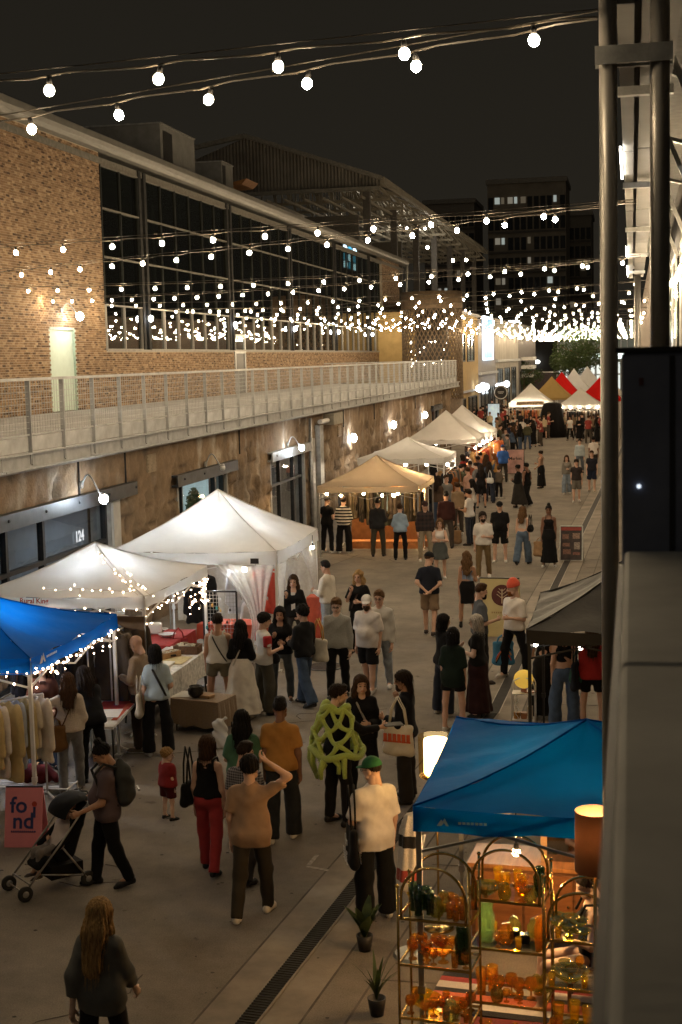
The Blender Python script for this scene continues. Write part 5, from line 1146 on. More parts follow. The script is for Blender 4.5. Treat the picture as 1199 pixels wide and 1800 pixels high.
for i, x in enumerate((575,600,640,672,700)): hang_bulb('warm bulb over the jackets in the grey beige tent, %s from the wall' % ORD[i], atY(x,868+(i % 2)*3,41.6), .045, 160)
hang_bulb('unseen warm bulb added behind the jackets at the wall end', (-8.3,43.05,2.0), .06, 900); hang_bulb('unseen warm bulb added behind the jackets at the street end', (-6.8,43.05,2.0), .06, 900); hang_bulb('bare warm bulb among the jackets beside the tent leg', atY(693,870,41.5), .06, 160); hang_bulb('warm bulb above the white shirts beside the grey beige tent', atY(740,862,43.2), .06, 170)  # the two bulbs behind the jackets are added to brighten the tent inside
for i in range(4): hang_bulb('warm bulb inside the white tent behind the grey one, %s from the wall' % ORD[i], (-9.2+i*.8,53.0,1.8), .06, 260, (1,.84,.64))
for i in range(5): hang_bulb('warm bulb on the eave of the joined white tents, %s from the camera' % ORD[i], (-6.7,61.9+i*1.7,1.85), .06, 220, (1,.8,.55))
for i in range(4): hang_bulb('warm bulb inside the joined white tents, %s from the wall' % ORD[i], (-9.0+.7*i,66.+.3*i,1.8), .06, 260, (1,.84,.64))
for i in range(5): hang_bulb('round bulb on the tent eave by the black drape, %s from the drape' % ORD[i], (-4.9+i*.62,101.95,2.05), .075, 90, (1,.8,.55))
for i in range(4): hang_bulb('warm bulb inside the far bannered white tent, %s from the left' % ORD[i], (-8.6+i*.8,106.3,2.15), .06, 220, (1,.82,.6))
hang_bulb('small bulb at the eave corner of the black tent', atY(942,1133,19.0), .03, 40, (1,.9,.75), .1); hang_bulb('small bulb at the middle of the black tent eave', atY(1021,1139,19.0), .03, 40, (1,.9,.75), .1)
hang_bulb('bare warm bulb hung above the brass shelves', atY(908,1498,12.4), .035, 1100, (1,.6,.24), cord=.5); hang_bulb('warm bulb inside the big blue tent over the dresser', (-.6,13.0,1.75), .05, 420, (1,.55,.2)); hang_bulb('second warm bulb inside the big blue tent', (.2,12.2,1.75), .05, 380, (1,.55,.2))
# far name banner
q = MB(); q.box((0,0,0),(2.0,.03,.26)); q.build('name_banner', mat('banner_tan', (.32,.22,.13), .8, 0, .6, 9), None, loc=(-7.4,105.9,2.28), label='long tan name banner on the eave of the far white tent', cat='banner')
# ---------------------------------------------------------------- fairy lights
def fairy(label, paths, step=.085, jit=.05, r=.013, hang=0., seed=1):
    rn = random.Random(seed); root = empty('fairy_lights', label, 'fairy lights', paths[0][0], group='fairy lights on the tents'); o = Vector(paths[0][0]); q = MB(); w_ = MB()
    for pts in paths:
        pts = [Vector(p)-o for p in pts]; w_.tube(pts, .003, 4)
        for a, b in zip(pts, pts[1:]):
            L = (b-a).length; d = 0
            while d < L:
                p = a.lerp(b, d/L); dr = abs(rn.gauss(0, hang)) if hang else 0
                if dr > .06: w_.tube([p, p-Vector((rn.uniform(-.02,.02),0,dr))], .0022, 4)
                n = int(dr/.09)+1
                for k in range(n): q.sphere(p+Vector((rn.gauss(0,jit*.4), rn.gauss(0,jit*.4), rn.gauss(0,jit*.4)-dr*k/max(1,n-1 or 1))), r*rn.uniform(.7,1.25), 6, 4)
                d += step*rn.uniform(.6,1.5)
    w_.build('wire', mat('copper_wire', (.3,.16,.08), .4, .6), root); q.build('tiny_bulbs', FAIRY, root, kind='stuff')
z_ = 1.92
fairy('fairy lights drooping from the street side eave of the blue tent', [[(-7.46,16.6,z_),(-7.45,17.6,z_-.03),(-7.45,18.7,z_-.03),(-7.46,19.6,z_)]], .09, .05, .014, .09, 3)
fairy('fairy lights along the camera side eave of the blue tent', [[(-10.4,16.55,1.94),(-9.2,16.55,1.9),(-7.5,16.55,1.94)]], .11, .06, .014, .12, 4)
ap = Vector((-8.95,22.62,atY(207,953,22.62).z)); co = Vector((-7.5,20.95,2.15)); dd = lambda u, o: co.lerp(ap, u)+Vector((o,-o*.3,.05-.06*math.sin(u*3.14)))
fairy('fairy lights running down the hip and eaves of the cream tent', [[dd(u,-.12) for u in np.linspace(0,.8,9)], [dd(u,.12) for u in np.linspace(0,.7,8)], [(-10.3,20.9,1.98),(-9,20.9,1.95),(-7.5,20.9,1.98)], [(-7.45,20.95,1.96),(-7.45,22.6,1.93),(-7.45,24.3,1.96)], [(-9.2,21.0,2.27),(-8.6,21.02,2.29),(-7.7,21.0,2.25)]], .17, .07, .0125, .05, 5)
fairy('cluster of fairy lights hanging at the far street corner of the cream tent', [[(-7.6,24.3,1.95),(-7.5,24.0,1.75),(-7.65,23.6,1.7)], [(-7.5,24.2,1.8),(-7.6,24.0,1.55)]], .05, .12, .013, .14, 6)
fairy('fairy lights hanging over the jewellery table under the cream tent', [[(-8.6,21.2,1.75),(-8.0,21.2,1.6),(-7.6,21.4,1.8)], [(-8.9,21.3,1.6),(-8.3,21.4,1.45)]], .08, .1, .013, .16, 7)
p = at(192,1225,.78); fairy('upright sprig of fairy lights on the red and white table', [[p, p+Vector((.02,0,.18)), p+Vector((-.03,.02,.36)), p+Vector((.03,0,.5))]], .022, .09, .016, 0, 8)
# ---------------------------------------------------------------- sheer curtains of the large white tent
SHEER = mat('sheer_lace', (.75,.72,.66), .8, 0, .25, 18, .2, 60, .2, transl=.5, alpha=.55)
def curtain(label, pts_top, zt, zb, pinch=None, amp=.05, fq=34):
    root = empty('lace_curtain', label, 'curtain', pts_top[0], group='lace curtains of the white tent'); o = Vector(pts_top[0]); a, b = Vector(pts_top[0])-o, Vector(pts_top[1])-o; q = MB(); P = []; n, m = 40, 14; nr = Vector((-(b-a).y,(b-a).x,0)).normalized()
    for u in range(n):
        for t in range(m):
            uu, tt = u/(n-1), t/(m-1); w_ = uu
            if pinch is not None: k = math.sin(min(1, tt/.62)*math.pi/2)*.8 if tt < .62 else .8-.25*(tt-.62); w_ = uu+(pinch-uu)*k
            p = a.lerp(b, w_)+nr*amp*math.sin(uu*fq)*(.4+.6*tt); p.z = zt+(zb-zt)*tt-o.z; P.append(p)
    q.grid(P, n, m); q.build('cloth', SHEER, root, True)
curtain('lace curtain on the camera side corner of the white tent', ((-7.75,25.52,0),(-6.55,25.52,0)), 2.05, .15, .75)
curtain('lace curtain wrapping the near street corner of the white tent', ((-6.52,25.55,0),(-6.52,26.35,0)), 2.05, .15, .2)
curtain('lace curtain tied back at the far street corner of the white tent', ((-6.52,27.4,0),(-6.52,28.95,0)), 2.05, .3, .95)
curtain('lace curtain across the back of the white tent', ((-9.6,28.9,0),(-6.6,28.9,0)), 2.05, .3, None, .06, 60)
# ================================================================ HUNG CLOTHES
def garment_t(kind):
    f = Field((-.36,-.09,-1.05),(.36,.09,.06), .022); f.cap((-.18,0,-.06),(.18,0,-.06),.05,.05,.03,.6); f.cap((0,0,-.08),(0,0,-.16),.07,.2,.04,.28); 
    L = {0:-.66,1:-.80,2:-.98}[kind]
    f.cap((-.12,0,-.14),(-.13,0,L),.10,.12,.05,.42); f.cap((.12,0,-.14),(.13,0,L),.10,.12,.05,.42)
    for sx in (-1,1): f.cap((sx*.2,0,-.08),(sx*.27,0,-.34 if kind == 0 else -.6),.055,.045,.03,.7)
    X, Y, Z = f.grids(); f.F = np.maximum(f.F, L-Z+0*X); f.F += .008*np.sin(X*40+np.sin(Z*9)*2)*np.sin(Z*11+1); V, Q = f.mesh(); me = to_me('garment', V, Q); me.materials.append(BLK); return me
GT = [garment_t(i) for i in range(3)]
def rack(label, glabel, a, b, z, cols, n, kinds=(0,1,2), leg=WHT, group=None, legs=True, seed=1, tilt=.25):
    """clothes rail from a to b at height z with n garments hung square to it"""
    rn = random.Random(seed); a, b = Vector((*a,0)), Vector((*b,0)); d = (b-a).normalized(); L = (b-a).length; root = empty('clothes_rack', label, 'clothes rack', a); rz = math.atan2(d.y, d.x)
    q = MB(); q.cyl(Vector((0,0,z)), d*L+Vector((0,0,z)), .014, 8); q.build('rail', leg, root, True)
    if legs:
        for t in (0, L):
            q = MB(); nrm = Vector((-d.y,d.x,0)); q.tube([d*t+nrm*.28+Vector((0,0,.02)), d*t+Vector((0,0,.1)), d*t-nrm*.28+Vector((0,0,.02))], .014, 6); q.cyl(d*t+Vector((0,0,.1)), d*t+Vector((0,0,z)), .014, 8); q.build('upright', leg, root, True)
    for i in range(n):
        t = (i+.5)/n*L+rn.uniform(-.02,.02); o = link('garment', GT[rn.choice(kinds)]); o.location = a+d*t+Vector((0,0,z-.03)); o.rotation_euler = (0,0,rz+math.pi/2+rn.gauss(0,tilt)); sc = rn.uniform(.9,1.08); o.scale = (sc,1,sc)
        o.material_slots[0].link = 'OBJECT'; o.material_slots[0].material = cloth(rn.choice(cols)); tag(o, '%s, %s along' % (glabel, ORD[i]), 'garment', group or glabel)
        q = None
    return root
rack('white rail of cream and yellow shirts at the blue tent', 'pale shirt hung on the white rail at the blue tent', (-8.35,16.72), (-7.75,17.5), 1.45, [(232,222,204),(216,198,160),(204,198,190),(170,178,186),(208,180,108),(224,210,186)], 8, (0,1,2), seed=2)
rack('rail of pale shirts inside the blue tent', 'dark or tan shirt hung at the back of the blue tent', (-9.9,19.5), (-7.9,19.5), 1.75, [(30,28,34),(140,108,72),(40,34,30),(170,150,120),(60,50,44)], 11, (1,2), seed=5)
rack('rail of dark coats between the blue and the cream tent', 'long brown or grey coat hung between the blue and cream tents', (-7.7,19.9), (-7.6,20.8), 1.8, [(86,74,62),(120,104,86),(40,36,34),(98,84,68)], 7, (2,), seed=7)
JK = [(64,56,46),(92,80,56),(34,32,30),(76,80,66),(120,94,62),(52,58,70),(140,122,96),(166,168,168),(130,160,186),(84,72,62),(186,174,152)]
rack('long rail of jackets under the grey beige tent', 'jacket packed on the long rail under the grey beige tent', (-8.8,42.5), (-6.2,42.5), 1.82, JK, 26, (1,2), seed=9, tilt=.45)
rack('back rail of bright shirts under the grey beige tent', 'bright shirt on the back rail under the grey beige tent', (-8.9,43.5), (-6.2,43.5), 1.95, [(196,120,40),(150,60,40),(200,180,150),(90,110,130),(210,160,80)], 16, (0,1), seed=10, tilt=.4)
rack('rail of shirts at the street side of the white tent behind the grey one', 'warm coloured shirt on the white tent rail behind the grey tent', (-6.5,50.3), (-6.6,53.4), 1.7, [(120,110,100),(70,70,74),(180,120,70),(150,140,130),(40,40,44)], 14, (1,), seed=11)
rack('rail of orange and red shirts under the joined white tents', 'orange or red shirt on the rail under the joined white tents', (-6.5,61.8), (-6.5,65.0), 1.7, [(206,96,24),(186,40,30),(210,140,60),(230,110,20)], 14, (1,), seed=12)
rack('rail of orange goods at the second joined white tent', 'orange cloth hung at the second joined white tent', (-6.4,66.8), (-6.4,69.6), 1.75, [(226,110,16),(216,90,10),(240,140,40)], 9, (2,), seed=13)
rack('rail of dark clothes in front of the far bannered tent', 'coloured garment on the rail of the far bannered tent', (-8.8,105.8), (-6.1,105.8), 1.8, [(190,100,40),(60,40,34),(160,60,40),(200,160,100),(40,40,40)], 14, (1,), seed=14)
rack('rail of dark clothes at the far white tent with bulbs', 'dark garment on the rail of the far tent with round bulbs', (-4.6,101.9), (-2.4,101.9), 1.8, [(40,34,32),(70,50,40),(30,30,34),(110,90,70),(180,170,160)], 12, (1,2), seed=15)
q = MB(); q.lathe([(1.0,0),(.95,.8),(.75,1.9),(.6,2.35),(.3,2.45)], n=30)
q.v = [(v[0]*(1+.06*math.sin(9*math.atan2(v[1],v[0]))), v[1]*(1+.06*math.sin(9*math.atan2(v[1],v[0]))), v[2]) for v in q.v]; q.build('black_drape', cloth((24,22,22)), None, True, loc=(-5.55,101.6,0), label='tall black draped stall corner between the two far white tents', cat='drape')
# ================================================================ TABLES AND GOODS, LEFT STALLS
def folding_table(label, c, w, d, rz, top, z=.74, cloth_=None, drop=.0):
    root = empty('folding_table', label, 'table', (c[0],c[1],0), rz); q = MB(); q.box((0,0,z), (w,d,.04)); q.build('table_top', top, root)
    for sx in (-1,1):
        for sy in (-1,1):
            q = MB(); q.tube([(sx*w*.40,sy*d*.38,z-.02),(sx*w*.44,sy*d*.42,0)], .014, 6); q.build('leg', DKMET, root)
    if cloth_:
        q = MB(); P = []; n = 48
        for k in range(3):
            for i in range(n):
                u = i/n*4; e = int(u); f_ = u-e; cs = [(-1,-1),(1,-1),(1,1),(-1,1)]; a, b = cs[e], cs[(e+1) % 4]; x = a[0]+(b[0]-a[0])*f_; y = a[1]+(b[1]-a[1])*f_; g = 1+.02*k+.02*k*math.sin(i*2.1)
                P.append((x*(w/2+.01)*g, y*(d/2+.01)*g, z+.024-k*drop/2+.012*k*math.sin(i*1.3)))
        fs = [(k*n+i, k*n+(i+1) % n, (k+1)*n+(i+1) % n, (k+1)*n+i) for k in range(2) for i in range(n)]+[tuple(range(n))]; q.add(P, fs); q.build('table_cloth', cloth_, root)
    return root
WOODL = mat('light_wood', (.36,.22,.11), .5, 0, .25, 4, stretch=(1,6,6)); BASK = mat('wicker', (.12,.055,.022), .7, 0, .5, 60, .6, 80); PAPER = mat('paper_white', (.7,.68,.63), .8, 0, .06, 4); REDC = cloth((176,34,24)); BURL = cloth((142,116,84),'knit')
tb = folding_table('white topped folding table with red mats under the blue tent', (-7.55,19.2), .62, 1.55, .12, WHT)
def flat(name, label, cat, p, d, rz, m, group=None):
    q = MB(); q.box((0,0,d[2]/2), d); o = q.build(name, m, None, loc=p, label=label, cat=cat, group=group); o.rotation_euler = (0,0,rz); md = o.modifiers.new('b','BEVEL'); md.width = min(d)*.2; md.segments = 2; return o
flat('table_mat', 'red cloth mat at the far end of the white topped table', 'mat', (-7.55,19.65,.763), (.5,.5,.006), .12, REDC); flat('paper_sheet', 'white sheet of paper lying on the white topped table', 'paper', (-7.5,19.15,.763), (.4,.5,.008), .2, PAPER); flat('red_strip', 'narrow red strip along the white topped table', 'mat', (-7.32,19.3,.764), (.08,1.0,.006), .12, mat('orange_red', (.5,.08,.03), .7))
tb2 = folding_table('long table with a white patterned cloth under the cream tent', (-7.75,22.6), .8, 2.6, 0, WHT, .76, mat('floral_cloth', (.62,.60,.55), .9, 0, .35, 14), .42)
for i, (dx, dy, lab, m, d) in enumerate([(.05,.1,'yellow printed runner on the long white table', mat('yellow_runner', (.5,.4,.2), .9, 0, .3, 16), (.6,.6,.006)), (-.05,-.35,'stack of white paper bags on the long table', PAPER, (.5,.5,.03)), (-.1,-.85,'flat tray of silver jewellery on the long table', mat('silver_tray', (.35,.35,.36), .3, .7, .5, 40), (.5,.4,.02))]):
    flat('runner' if i == 0 else 'paper_stack' if i == 1 else 'jewellery_tray', lab, 'tray' if i == 2 else 'cloth', (-7.75+dx,22.6+dy,.792), d, .05*i, m)
def basket(label, p, w, d, h, fill, rz=0):
    root = empty('basket', label, 'basket', p, rz); q = MB(); q.box((0,0,.01),(w,d,.02)); 
    for sx, sy, ww, dd in ((1,0,.02,d),(-1,0,.02,d),(0,1,w,.02),(0,-1,w,.02)): q.box((sx*w/2,sy*d/2,h/2),(ww+.0,dd,h))
    q.build('weave', BASK if fill != 'bread' else WOODL, root); q = MB()
    for i in range(14): q.box((random.uniform(-.4,.4)*w,random.uniform(-.4,.4)*d,h*.75+random.uniform(0,.05)),(.07,.05,.02),random.uniform(0,3))
    q.build('contents', mat('card_cream', (.55,.48,.36), .8, 0, .3, 20), root)
basket('dark wicker basket of cards on the long white table', (-7.6,23.35,.79), .42, .3, .14, 'x'); basket('light wooden tray with cream cards on the long white table', (-7.85,22.9,.79), .2, .5, .1, 'bread', -.5)
q = MB(); q.lathe([(.06,0),(.075,.12),(.06,.12)], n=14); q.build('copper_cup', mat('copper', (.4,.2,.09), .35, .7), None, True, loc=(-7.75,23.62,.79), label='small copper cup beside the dark wicker basket', cat='cup')
flat('phone', 'black phone lying by the wooden tray', 'phone', (-7.75,22.95,.82), (.1,.18,.03), .5, BLK)
tb3 = folding_table('table under a red cloth at the back of the cream tent', (-8.6,24.6), 1.0, 1.5, 0, WHT, .78, REDC, .5)
for i, (dx, dy) in enumerate([(-.2,-.4),(.2,.0),(-.1,.45)]):
    q = MB(); q.lathe([(.07,0),(.16,.05),(.17,.06),(.15,.06)], n=18); q.build('dish', mat('pale_dish', (.6,.6,.6), .3), None, True, loc=(-8.6+dx,24.6+dy,.81), label=['pale dish nearest the cards on the red cloth','pale dish in the middle of the red cloth','pale dish at the far end of the red cloth'][i], cat='dish')
flat('tissue_box', 'white cardboard box on the red cloth table', 'box', (-8.75,24.9,.81), (.3,.25,.2), .3, PAPER)
# jewellery grid panel
jg = empty('jewellery_grid', 'black framed wire grid hung with earrings and necklaces', 'display', at(392,1205,0)); q = MB(); W_, H0, H1 = .62, .78, 1.72
for x in (-W_/2, W_/2): q.bar((x,0,0.02),(x,0,H1),.03,.03)
q.bar((-W_/2,0,H1),(W_/2,0,H1),.03,.03); q.bar((-W_/2,0,H0),(W_/2,0,H0),.025,.025)
for x in (-W_/2, W_/2): q.bar((x,-.22,.015),(x,.22,.015),.03,.03)
q.build('frame', BLK, jg); q = MB()
for i in range(1, 10): q.bar((-W_/2+i*W_/10,0,H0),(-W_/2+i*W_/10,0,H1),.005,.005)
for i in range(1, 14): q.bar((-W_/2,.004,H0+i*(H1-H0)/14),(W_/2,.004,H0+i*(H1-H0)/14),.005,.005)
q.build('wire_grid', GALV, jg, kind='stuff')
for i in range(16):
    x, z = random.uniform(-.26,.26), random.uniform(H0+.12,H1-.06); q = MB(); q.sphere((x,-.02,z), random.uniform(.012,.03), 7, 5, (1,.5,1.6)); q.cyl((x,-.015,z),(x,-.015,z+.05),.003,4); q.build('earring', [mat('gem_teal', (.05,.25,.25), .3), mat('brass_charm', (.5,.33,.12), .3, .8), mat('gem_dark', (.05,.03,.03), .3), mat('gem_red', (.4,.05,.04), .3)][i % 4], jg)
# burlap covered crate table with dark pot and fan of cards
bt_ = folding_table('low table under a burlap cloth in front of the cream tent', (at(355,1285).x,at(355,1285).y+.15), .85, .55, -.25, WOODL, .5, BURL, .42)
o_ = at(345,1225,.54); q = MB(); q.lathe([(.07,0),(.12,.05),(.13,.12),(.10,.16),(.105,.18),(.09,.18),(.08,.06)], n=18); q.build('pot', mat('black_glaze', (.02,.017,.015), .25), None, True, loc=o_, label='round black pot on the burlap covered low table', cat='pot')
for i in range(6): flat('craft_card', 'craft card on the burlap covered table, %s of the fan' % ORD[i], 'card', at(322,1221,.535)+Vector((i*.012,-.14+i*.07,.002*i)), (.3,.05,.004), .2+i*.06, PAPER, 'fanned craft cards')
flat('card_box', 'brown cardboard tray beside the black pot', 'box', at(362,1226,.53), (.25,.16,.05), -.3, WOODL)
q = MB(); P = []
for i in range(9):
    for j in range(9): P.append(((i-4)*.09+.01*math.sin(j*2), (j/8-.5)*.05+.03*math.sin(i*1.9)*(j/8), -j*.06))
f = Field((-.25,-.2,-.3),(.25,.2,.3), .018); f.cap((0,0,-.18),(0,0,.08),.13,.09,.05,.7); f.cap((-.05,0,.1),(.08,0,.2),.06,.03,.04); X, Y, Z = f.grids(); f.F += .018*np.sin(X*31+Z*17+np.sin(Y*20))*np.sin(Z*23+X*9); V, Q = f.mesh(); me = to_me('white_sheet', V, Q); me.materials.append(PAPER); link('white_sheet', me, None, loc=at(388,1285,.25), label='crumpled white cloth against the burlap covered table', cat='cloth')
def tote(name, label, p, w, h, m, strap, rz=0, d=.09, tilt=0., deco=None, smt=None):
    root = empty(name, label, 'bag', p, rz); root.rotation_euler = (tilt,0,rz); f = Field((-w/2-.05,-d,-h-.05),(w/2+.05,d,.05), .018); f.cap((-w*.36,0,-h+.05),(w*.36,0,-h+.05),.055,.055,.05,d/.09); f.cap((-w*.38,0,-.04),(w*.38,0,-.04),.035,.035,.05,d/.09*.7)
    for i in range(6): x = -w*.36+w*.72*i/5; f.cap((x,0,-h+.05),(x,0,-.04),.06,.035,.04,d/.09*.75)
    X, Y, Z = f.grids(); f.F = np.maximum(f.F, Z-.0+0*X); f.F += .006*np.sin(X*25+Z*14)*np.sin(Z*19); V, Q = f.mesh(); me = to_me('bag_body', V, Q); me.materials.append(m); link('bag_body', me, root)
    if strap > 0:
        for s_ in (-1,1):
            q = MB(); q.tube([(-w*.28,s_*.02,-.03),(-w*.2,s_*.025,strap*.55),(0,s_*.03,strap),(w*.2,s_*.025,strap*.55),(w*.28,s_*.02,-.03)], .011, 6); q.build('strap', smt or m, root, True)
    if deco: deco(root, w, h, d)
    return root
tote('shopping_bag', 'red fabric tote with a printed figure hanging off the long table', at(315,1140,.62)+Vector((0,0,.2)), .36, .42, cloth((146,34,34)), .18, .3, deco=lambda r, w, h, d: [(lambda q: (q.sphere((0,-.075,-.22),.06,8,6,(1.2,.3,1)), q.box((.05,-.07,-.3),(.09,.02,.06)), q.build('print', mat('yellow_print', (.5,.3,.06), .8), r)))(MB())])
tote('shopping_bag', 'blue bag standing on the asphalt under the long white table', at(330,1215,.4), .4, .38, cloth((18,56,120)), 0, .4)
# paper bag blown against the burlap table, hanging brown coat of the cream tent
rack('rail of brown coats under the cream tent near leg', 'brown coat hung by the near leg of the cream tent', (-8.3,20.9), (-7.7,20.9), 1.5, [(92,70,56),(120,96,80),(70,54,46)], 4, (1,), seed=21)
# pinkish knit plush pile
for i in range(7):
    q = MB(); q.sphere((0,0,0), random.uniform(.06,.1), 9, 7, (1,1,.8)); q.build('plush_toy', cloth([(186,104,84),(170,80,66),(200,130,110)][i % 3],'knit'), None, True, loc=at(232,1110,1.0)+Vector((random.uniform(-.15,.15),random.uniform(-.15,.15),random.uniform(0,.12))), label='pink knitted plush toy, %s in the heap under the cream tent' % ORD[i], cat='toy', group='heap of plush toys')
st = empty('wire_stand', 'white wire stand under the heap of plush toys', 'stand', at(232,1110,1.0)-Vector((0,0,1.0))); q = MB()
for a in range(4): q.tube([(.2*math.cos(a*1.57),.2*math.sin(a*1.57),0),(.22*math.cos(a*1.57),.22*math.sin(a*1.57),.92)], .012, 5)
q.lathe([(.24,.92),(.24,.94)], n=16); q.build('frame', WHT, st)
# banner with scribbled name, between blue and cream tents
bn = empty('stall_banner', 'brown hanging banner with a white scribbled name strip', 'banner', (-7.75,20.35,0)); q = MB(); q.bb((-.45,0,1.35),(.45,.02,1.98)); q.build('cloth', cloth((110,86,60)), bn); q = MB(); q.bb((-.42,-.015,1.18),(.46,-.005,1.36)); q.build('name_strip', PAPER, bn)
q = MB(); q.tube([(-.34+.019*i,-.022,1.26+.035*math.sin(i*1.9)*(1 if i % 3 else .3)) for i in range(36)], .006, 4); q.build('scribble', BLK, bn); q = MB(); q.sphere((0,-.01,1.72),.12,10,8,(1,.2,1.2)); q.build('printed_figure', mat('print_blue_grey', (.25,.28,.32), .8), bn); q = MB(); q.bar((-.45,.01,1.98),(-.45,.01,0),.02,.02); q.bar((.45,.01,1.98),(.45,.01,0),.02,.02); q.build('pole', GALV, bn)
# pink A-frame board
def aframe(label, p, w, h, m, rz, spread=.28, frame=None, cat='sign', name='sandwich_board'):
    root = empty(name, label, cat, p, rz); L = math.sqrt(h*h+spread*spread/4)
    for s_ in (-1,1):
        M = Matrix.Translation((0,s_*spread/2,0)) @ Matrix.Rotation(s_*math.atan2(spread/2,h),4,'X'); q = MB(); q.box((0,0,h/2),(w,.02,h),0,M); q.build('board', m, root)
        if frame:
            q = MB()
            for x in (-w/2,w/2): q.box((x,0,h/2-.06),(.03,.035,h+.12),0,M)
            for z in (.0,h): q.box((0,0,z),(w,.035,.03),0,M)
            q.build('frame', frame, root)
    q = MB(); q.bar((-w/2,0,h-.02),(w/2,0,h-.02),.03,.03); q.build('hinge', DKMET, root); return root
PINK = mat('pink_board', (.72,.24,.27), .6, 0, .08, 4)
pb = aframe('pink sandwich board reading fond in blue letters with a red dot', at(40,1488,0)+Vector((0,.14,0)), .46, .72, PINK, .12, .34); an = math.atan2(.17,.72); NAVY = mat('navy_ink', (.03,.04,.14), .6)
def bdM(x, z): return Matrix.Translation((0,-.17,0)) @ Matrix.Rotation(-an,4,'X') @ frameM((x,-.014,z), (1,0,0), (0,0,1))
lettering('fo', .27, NAVY, pb, bdM(-.06,.50), .004); lettering('nd', .27, NAVY, pb, bdM(0.0,.31), .004)
q = MB(); q.lathe([(.032,0),(.032,.004)], n=16); q.build('red_dot', RED_INK, pb, M=bdM(.135,.52)); q = MB(); q.box((0,0,0),(.03,.13,.004)); q.build('stem', NAVY, pb, M=bdM(.135,.42)); q = MB()
for i in range(12): q.box((-.14+i*.026,0,0),(.018,.02,.003))
q.build('small_print', NAVY, pb, M=bdM(0,.19))
# low rack with maroon sweatshirt
lr = empty('low_rack', 'low white wire rack at the near leg of the blue tent', 'rack', at(60,1400,0)); q = MB()
for i in range(5): q.tube([(-.6,.0+i*.07,.12),(.5,.0+i*.07,.12)], .01, 5)
for x in (-.6,.5): q.tube([(x,-.05,0),(x,-.05,.13),(x,.33,.13),(x,.33,0)], .012, 5)
q.build('wires', WHT, lr)
f = Field((-.4,-.3,-.02),(.4,.3,.3), .02); f.cap((-.12,0,.1),(.12,.0,.1),.13,.13,.05); f.cap((-.2,.02,.1),(-.33,-.1,.06),.07,.05,.04); f.cap((.2,.02,.1),(.33,-.08,.06),.07,.05,.04); X, Y, Z = f.grids(); f.F += .012*np.sin(X*30+Y*12)*np.sin(Y*26); V, Q = f.mesh(); me = to_me('sweatshirt', V, Q); me.materials.append(cloth((100,26,28))); o = link('sweatshirt', me, None, loc=at(66,1372,.14), label='maroon sweatshirt draped over the low white rack', cat='sweatshirt')
lettering('3', .16, mat('faded_gold', (.4,.25,.12), .8), o, frameM((0,-.02,.242),(1,0,0),(0,1,.1)), .008)
# white hoodies and orange shirts displayed in the large white tent
for i, (x, y, c, lab) in enumerate([(424,1030,(225,228,232),'white hooded sweatshirt on display inside the white tent'),(470,1030,(216,70,40),'orange red shirt hung inside the white tent'),(450,1085,(236,236,236),'white tee hung low inside the white tent'),(352,1040,(26,26,28),'black jacket hung between the cream and white tents')]):
    o = link('garment', GT[1]); o.location = atY(x,y-28,27.2 if i < 3 else 25.2); o.rotation_euler = (0,0,.2*i); o.scale = (1.15,1.6,1.1); o.material_slots[0].link = 'OBJECT'; o.material_slots[0].material = cloth(c); tag(o, lab, 'garment')
rk = empty('garment_rail', 'steel rail carrying display shirts inside the white tent', 'rail', (-9.2,27.2,0)); q = MB(); q.cyl((0,0,1.86),(2.4,0,1.86),.015,6); q.cyl((0,0,0),(0,0,1.86),.015,6); q.cyl((2.4,0,0),(2.4,0,1.86),.015,6); q.build('rail', GALV, rk)
folding_table('table with an orange cloth inside the white tent', (-7.6,26.3), 1.3, .6, 0, WHT, .76, cloth((190,70,30)), .3)
tbo = folding_table('small table under an orange cloth at the far corner of the white tent', (at(546,1105,.4).x,28.3), .3, .4, 0, WHT, .95, cloth((206,80,36)), .85)
# far stall tables
for i, (x, y) in enumerate([(-7.6,51),(-7.6,62.5),(-7.6,67.5)]): folding_table(['cloth covered table under the white tent behind the grey one','cloth covered table under the first joined white tent','cloth covered table under the second joined white tent'][i], (x,y), .8, 2.2, 0, WHT, .76, cloth([(150,120,90),(190,100,50),(200,110,40)][i]), .6)
fl = empty('floor_planter', 'warm lit low wooden plinth under the jacket rail of the grey tent', 'plinth', (-7.4,43.0,0)); q = MB(); q.bb((-1.2,-.3,0),(1.2,.3,.22)); q.build('box', mat('orange_wood', (.4,.16,.05), .6), fl); q = MB(); q.bb((-1.2,.25,.22),(1.2,.3,1.9)); q.build('back_cloth', mat('orange_cloth', (.5,.22,.08), .9, transl=.3), fl)
# ================================================================ RIGHT SIDE STALL
BRASS = mat('brass', (.62,.42,.14), .22, 1., .12, 6); SGL = glassm('shelf_glass', (.93,.95,.93), .9, .02, .02)
def cglass(name, tint):
    m = glassm('glassware_'+name, tuple(c**.55 for c in tint), .95, .05, .04); t = m.node_tree
    if t.nodes.get('tl'): return m
    o = [n for n in t.nodes if n.type == 'OUTPUT_MATERIAL'][0]; prev = o.inputs[0].links[0].from_socket; tl = t.nodes.new('ShaderNodeBsdfTranslucent'); tl.name = 'tl'; tl.inputs[0].default_value = (*tint, 1); df = t.nodes.new('ShaderNodeBsdfDiffuse'); df.inputs[0].default_value = (*tint, 1)
    ad = t.nodes.new('ShaderNodeMixShader'); ad.inputs[0].default_value = .35; t.links.new(tl.outputs[0], ad.inputs[1]); t.links.new(df.outputs[0], ad.inputs[2]); mx = t.nodes.new('ShaderNodeMixShader'); mx.inputs[0].default_value = .2; t.links.new(prev, mx.inputs[1]); t.links.new(ad.outputs[0], mx.inputs[2]); t.links.new(mx.outputs[0], o.inputs[0]); return m
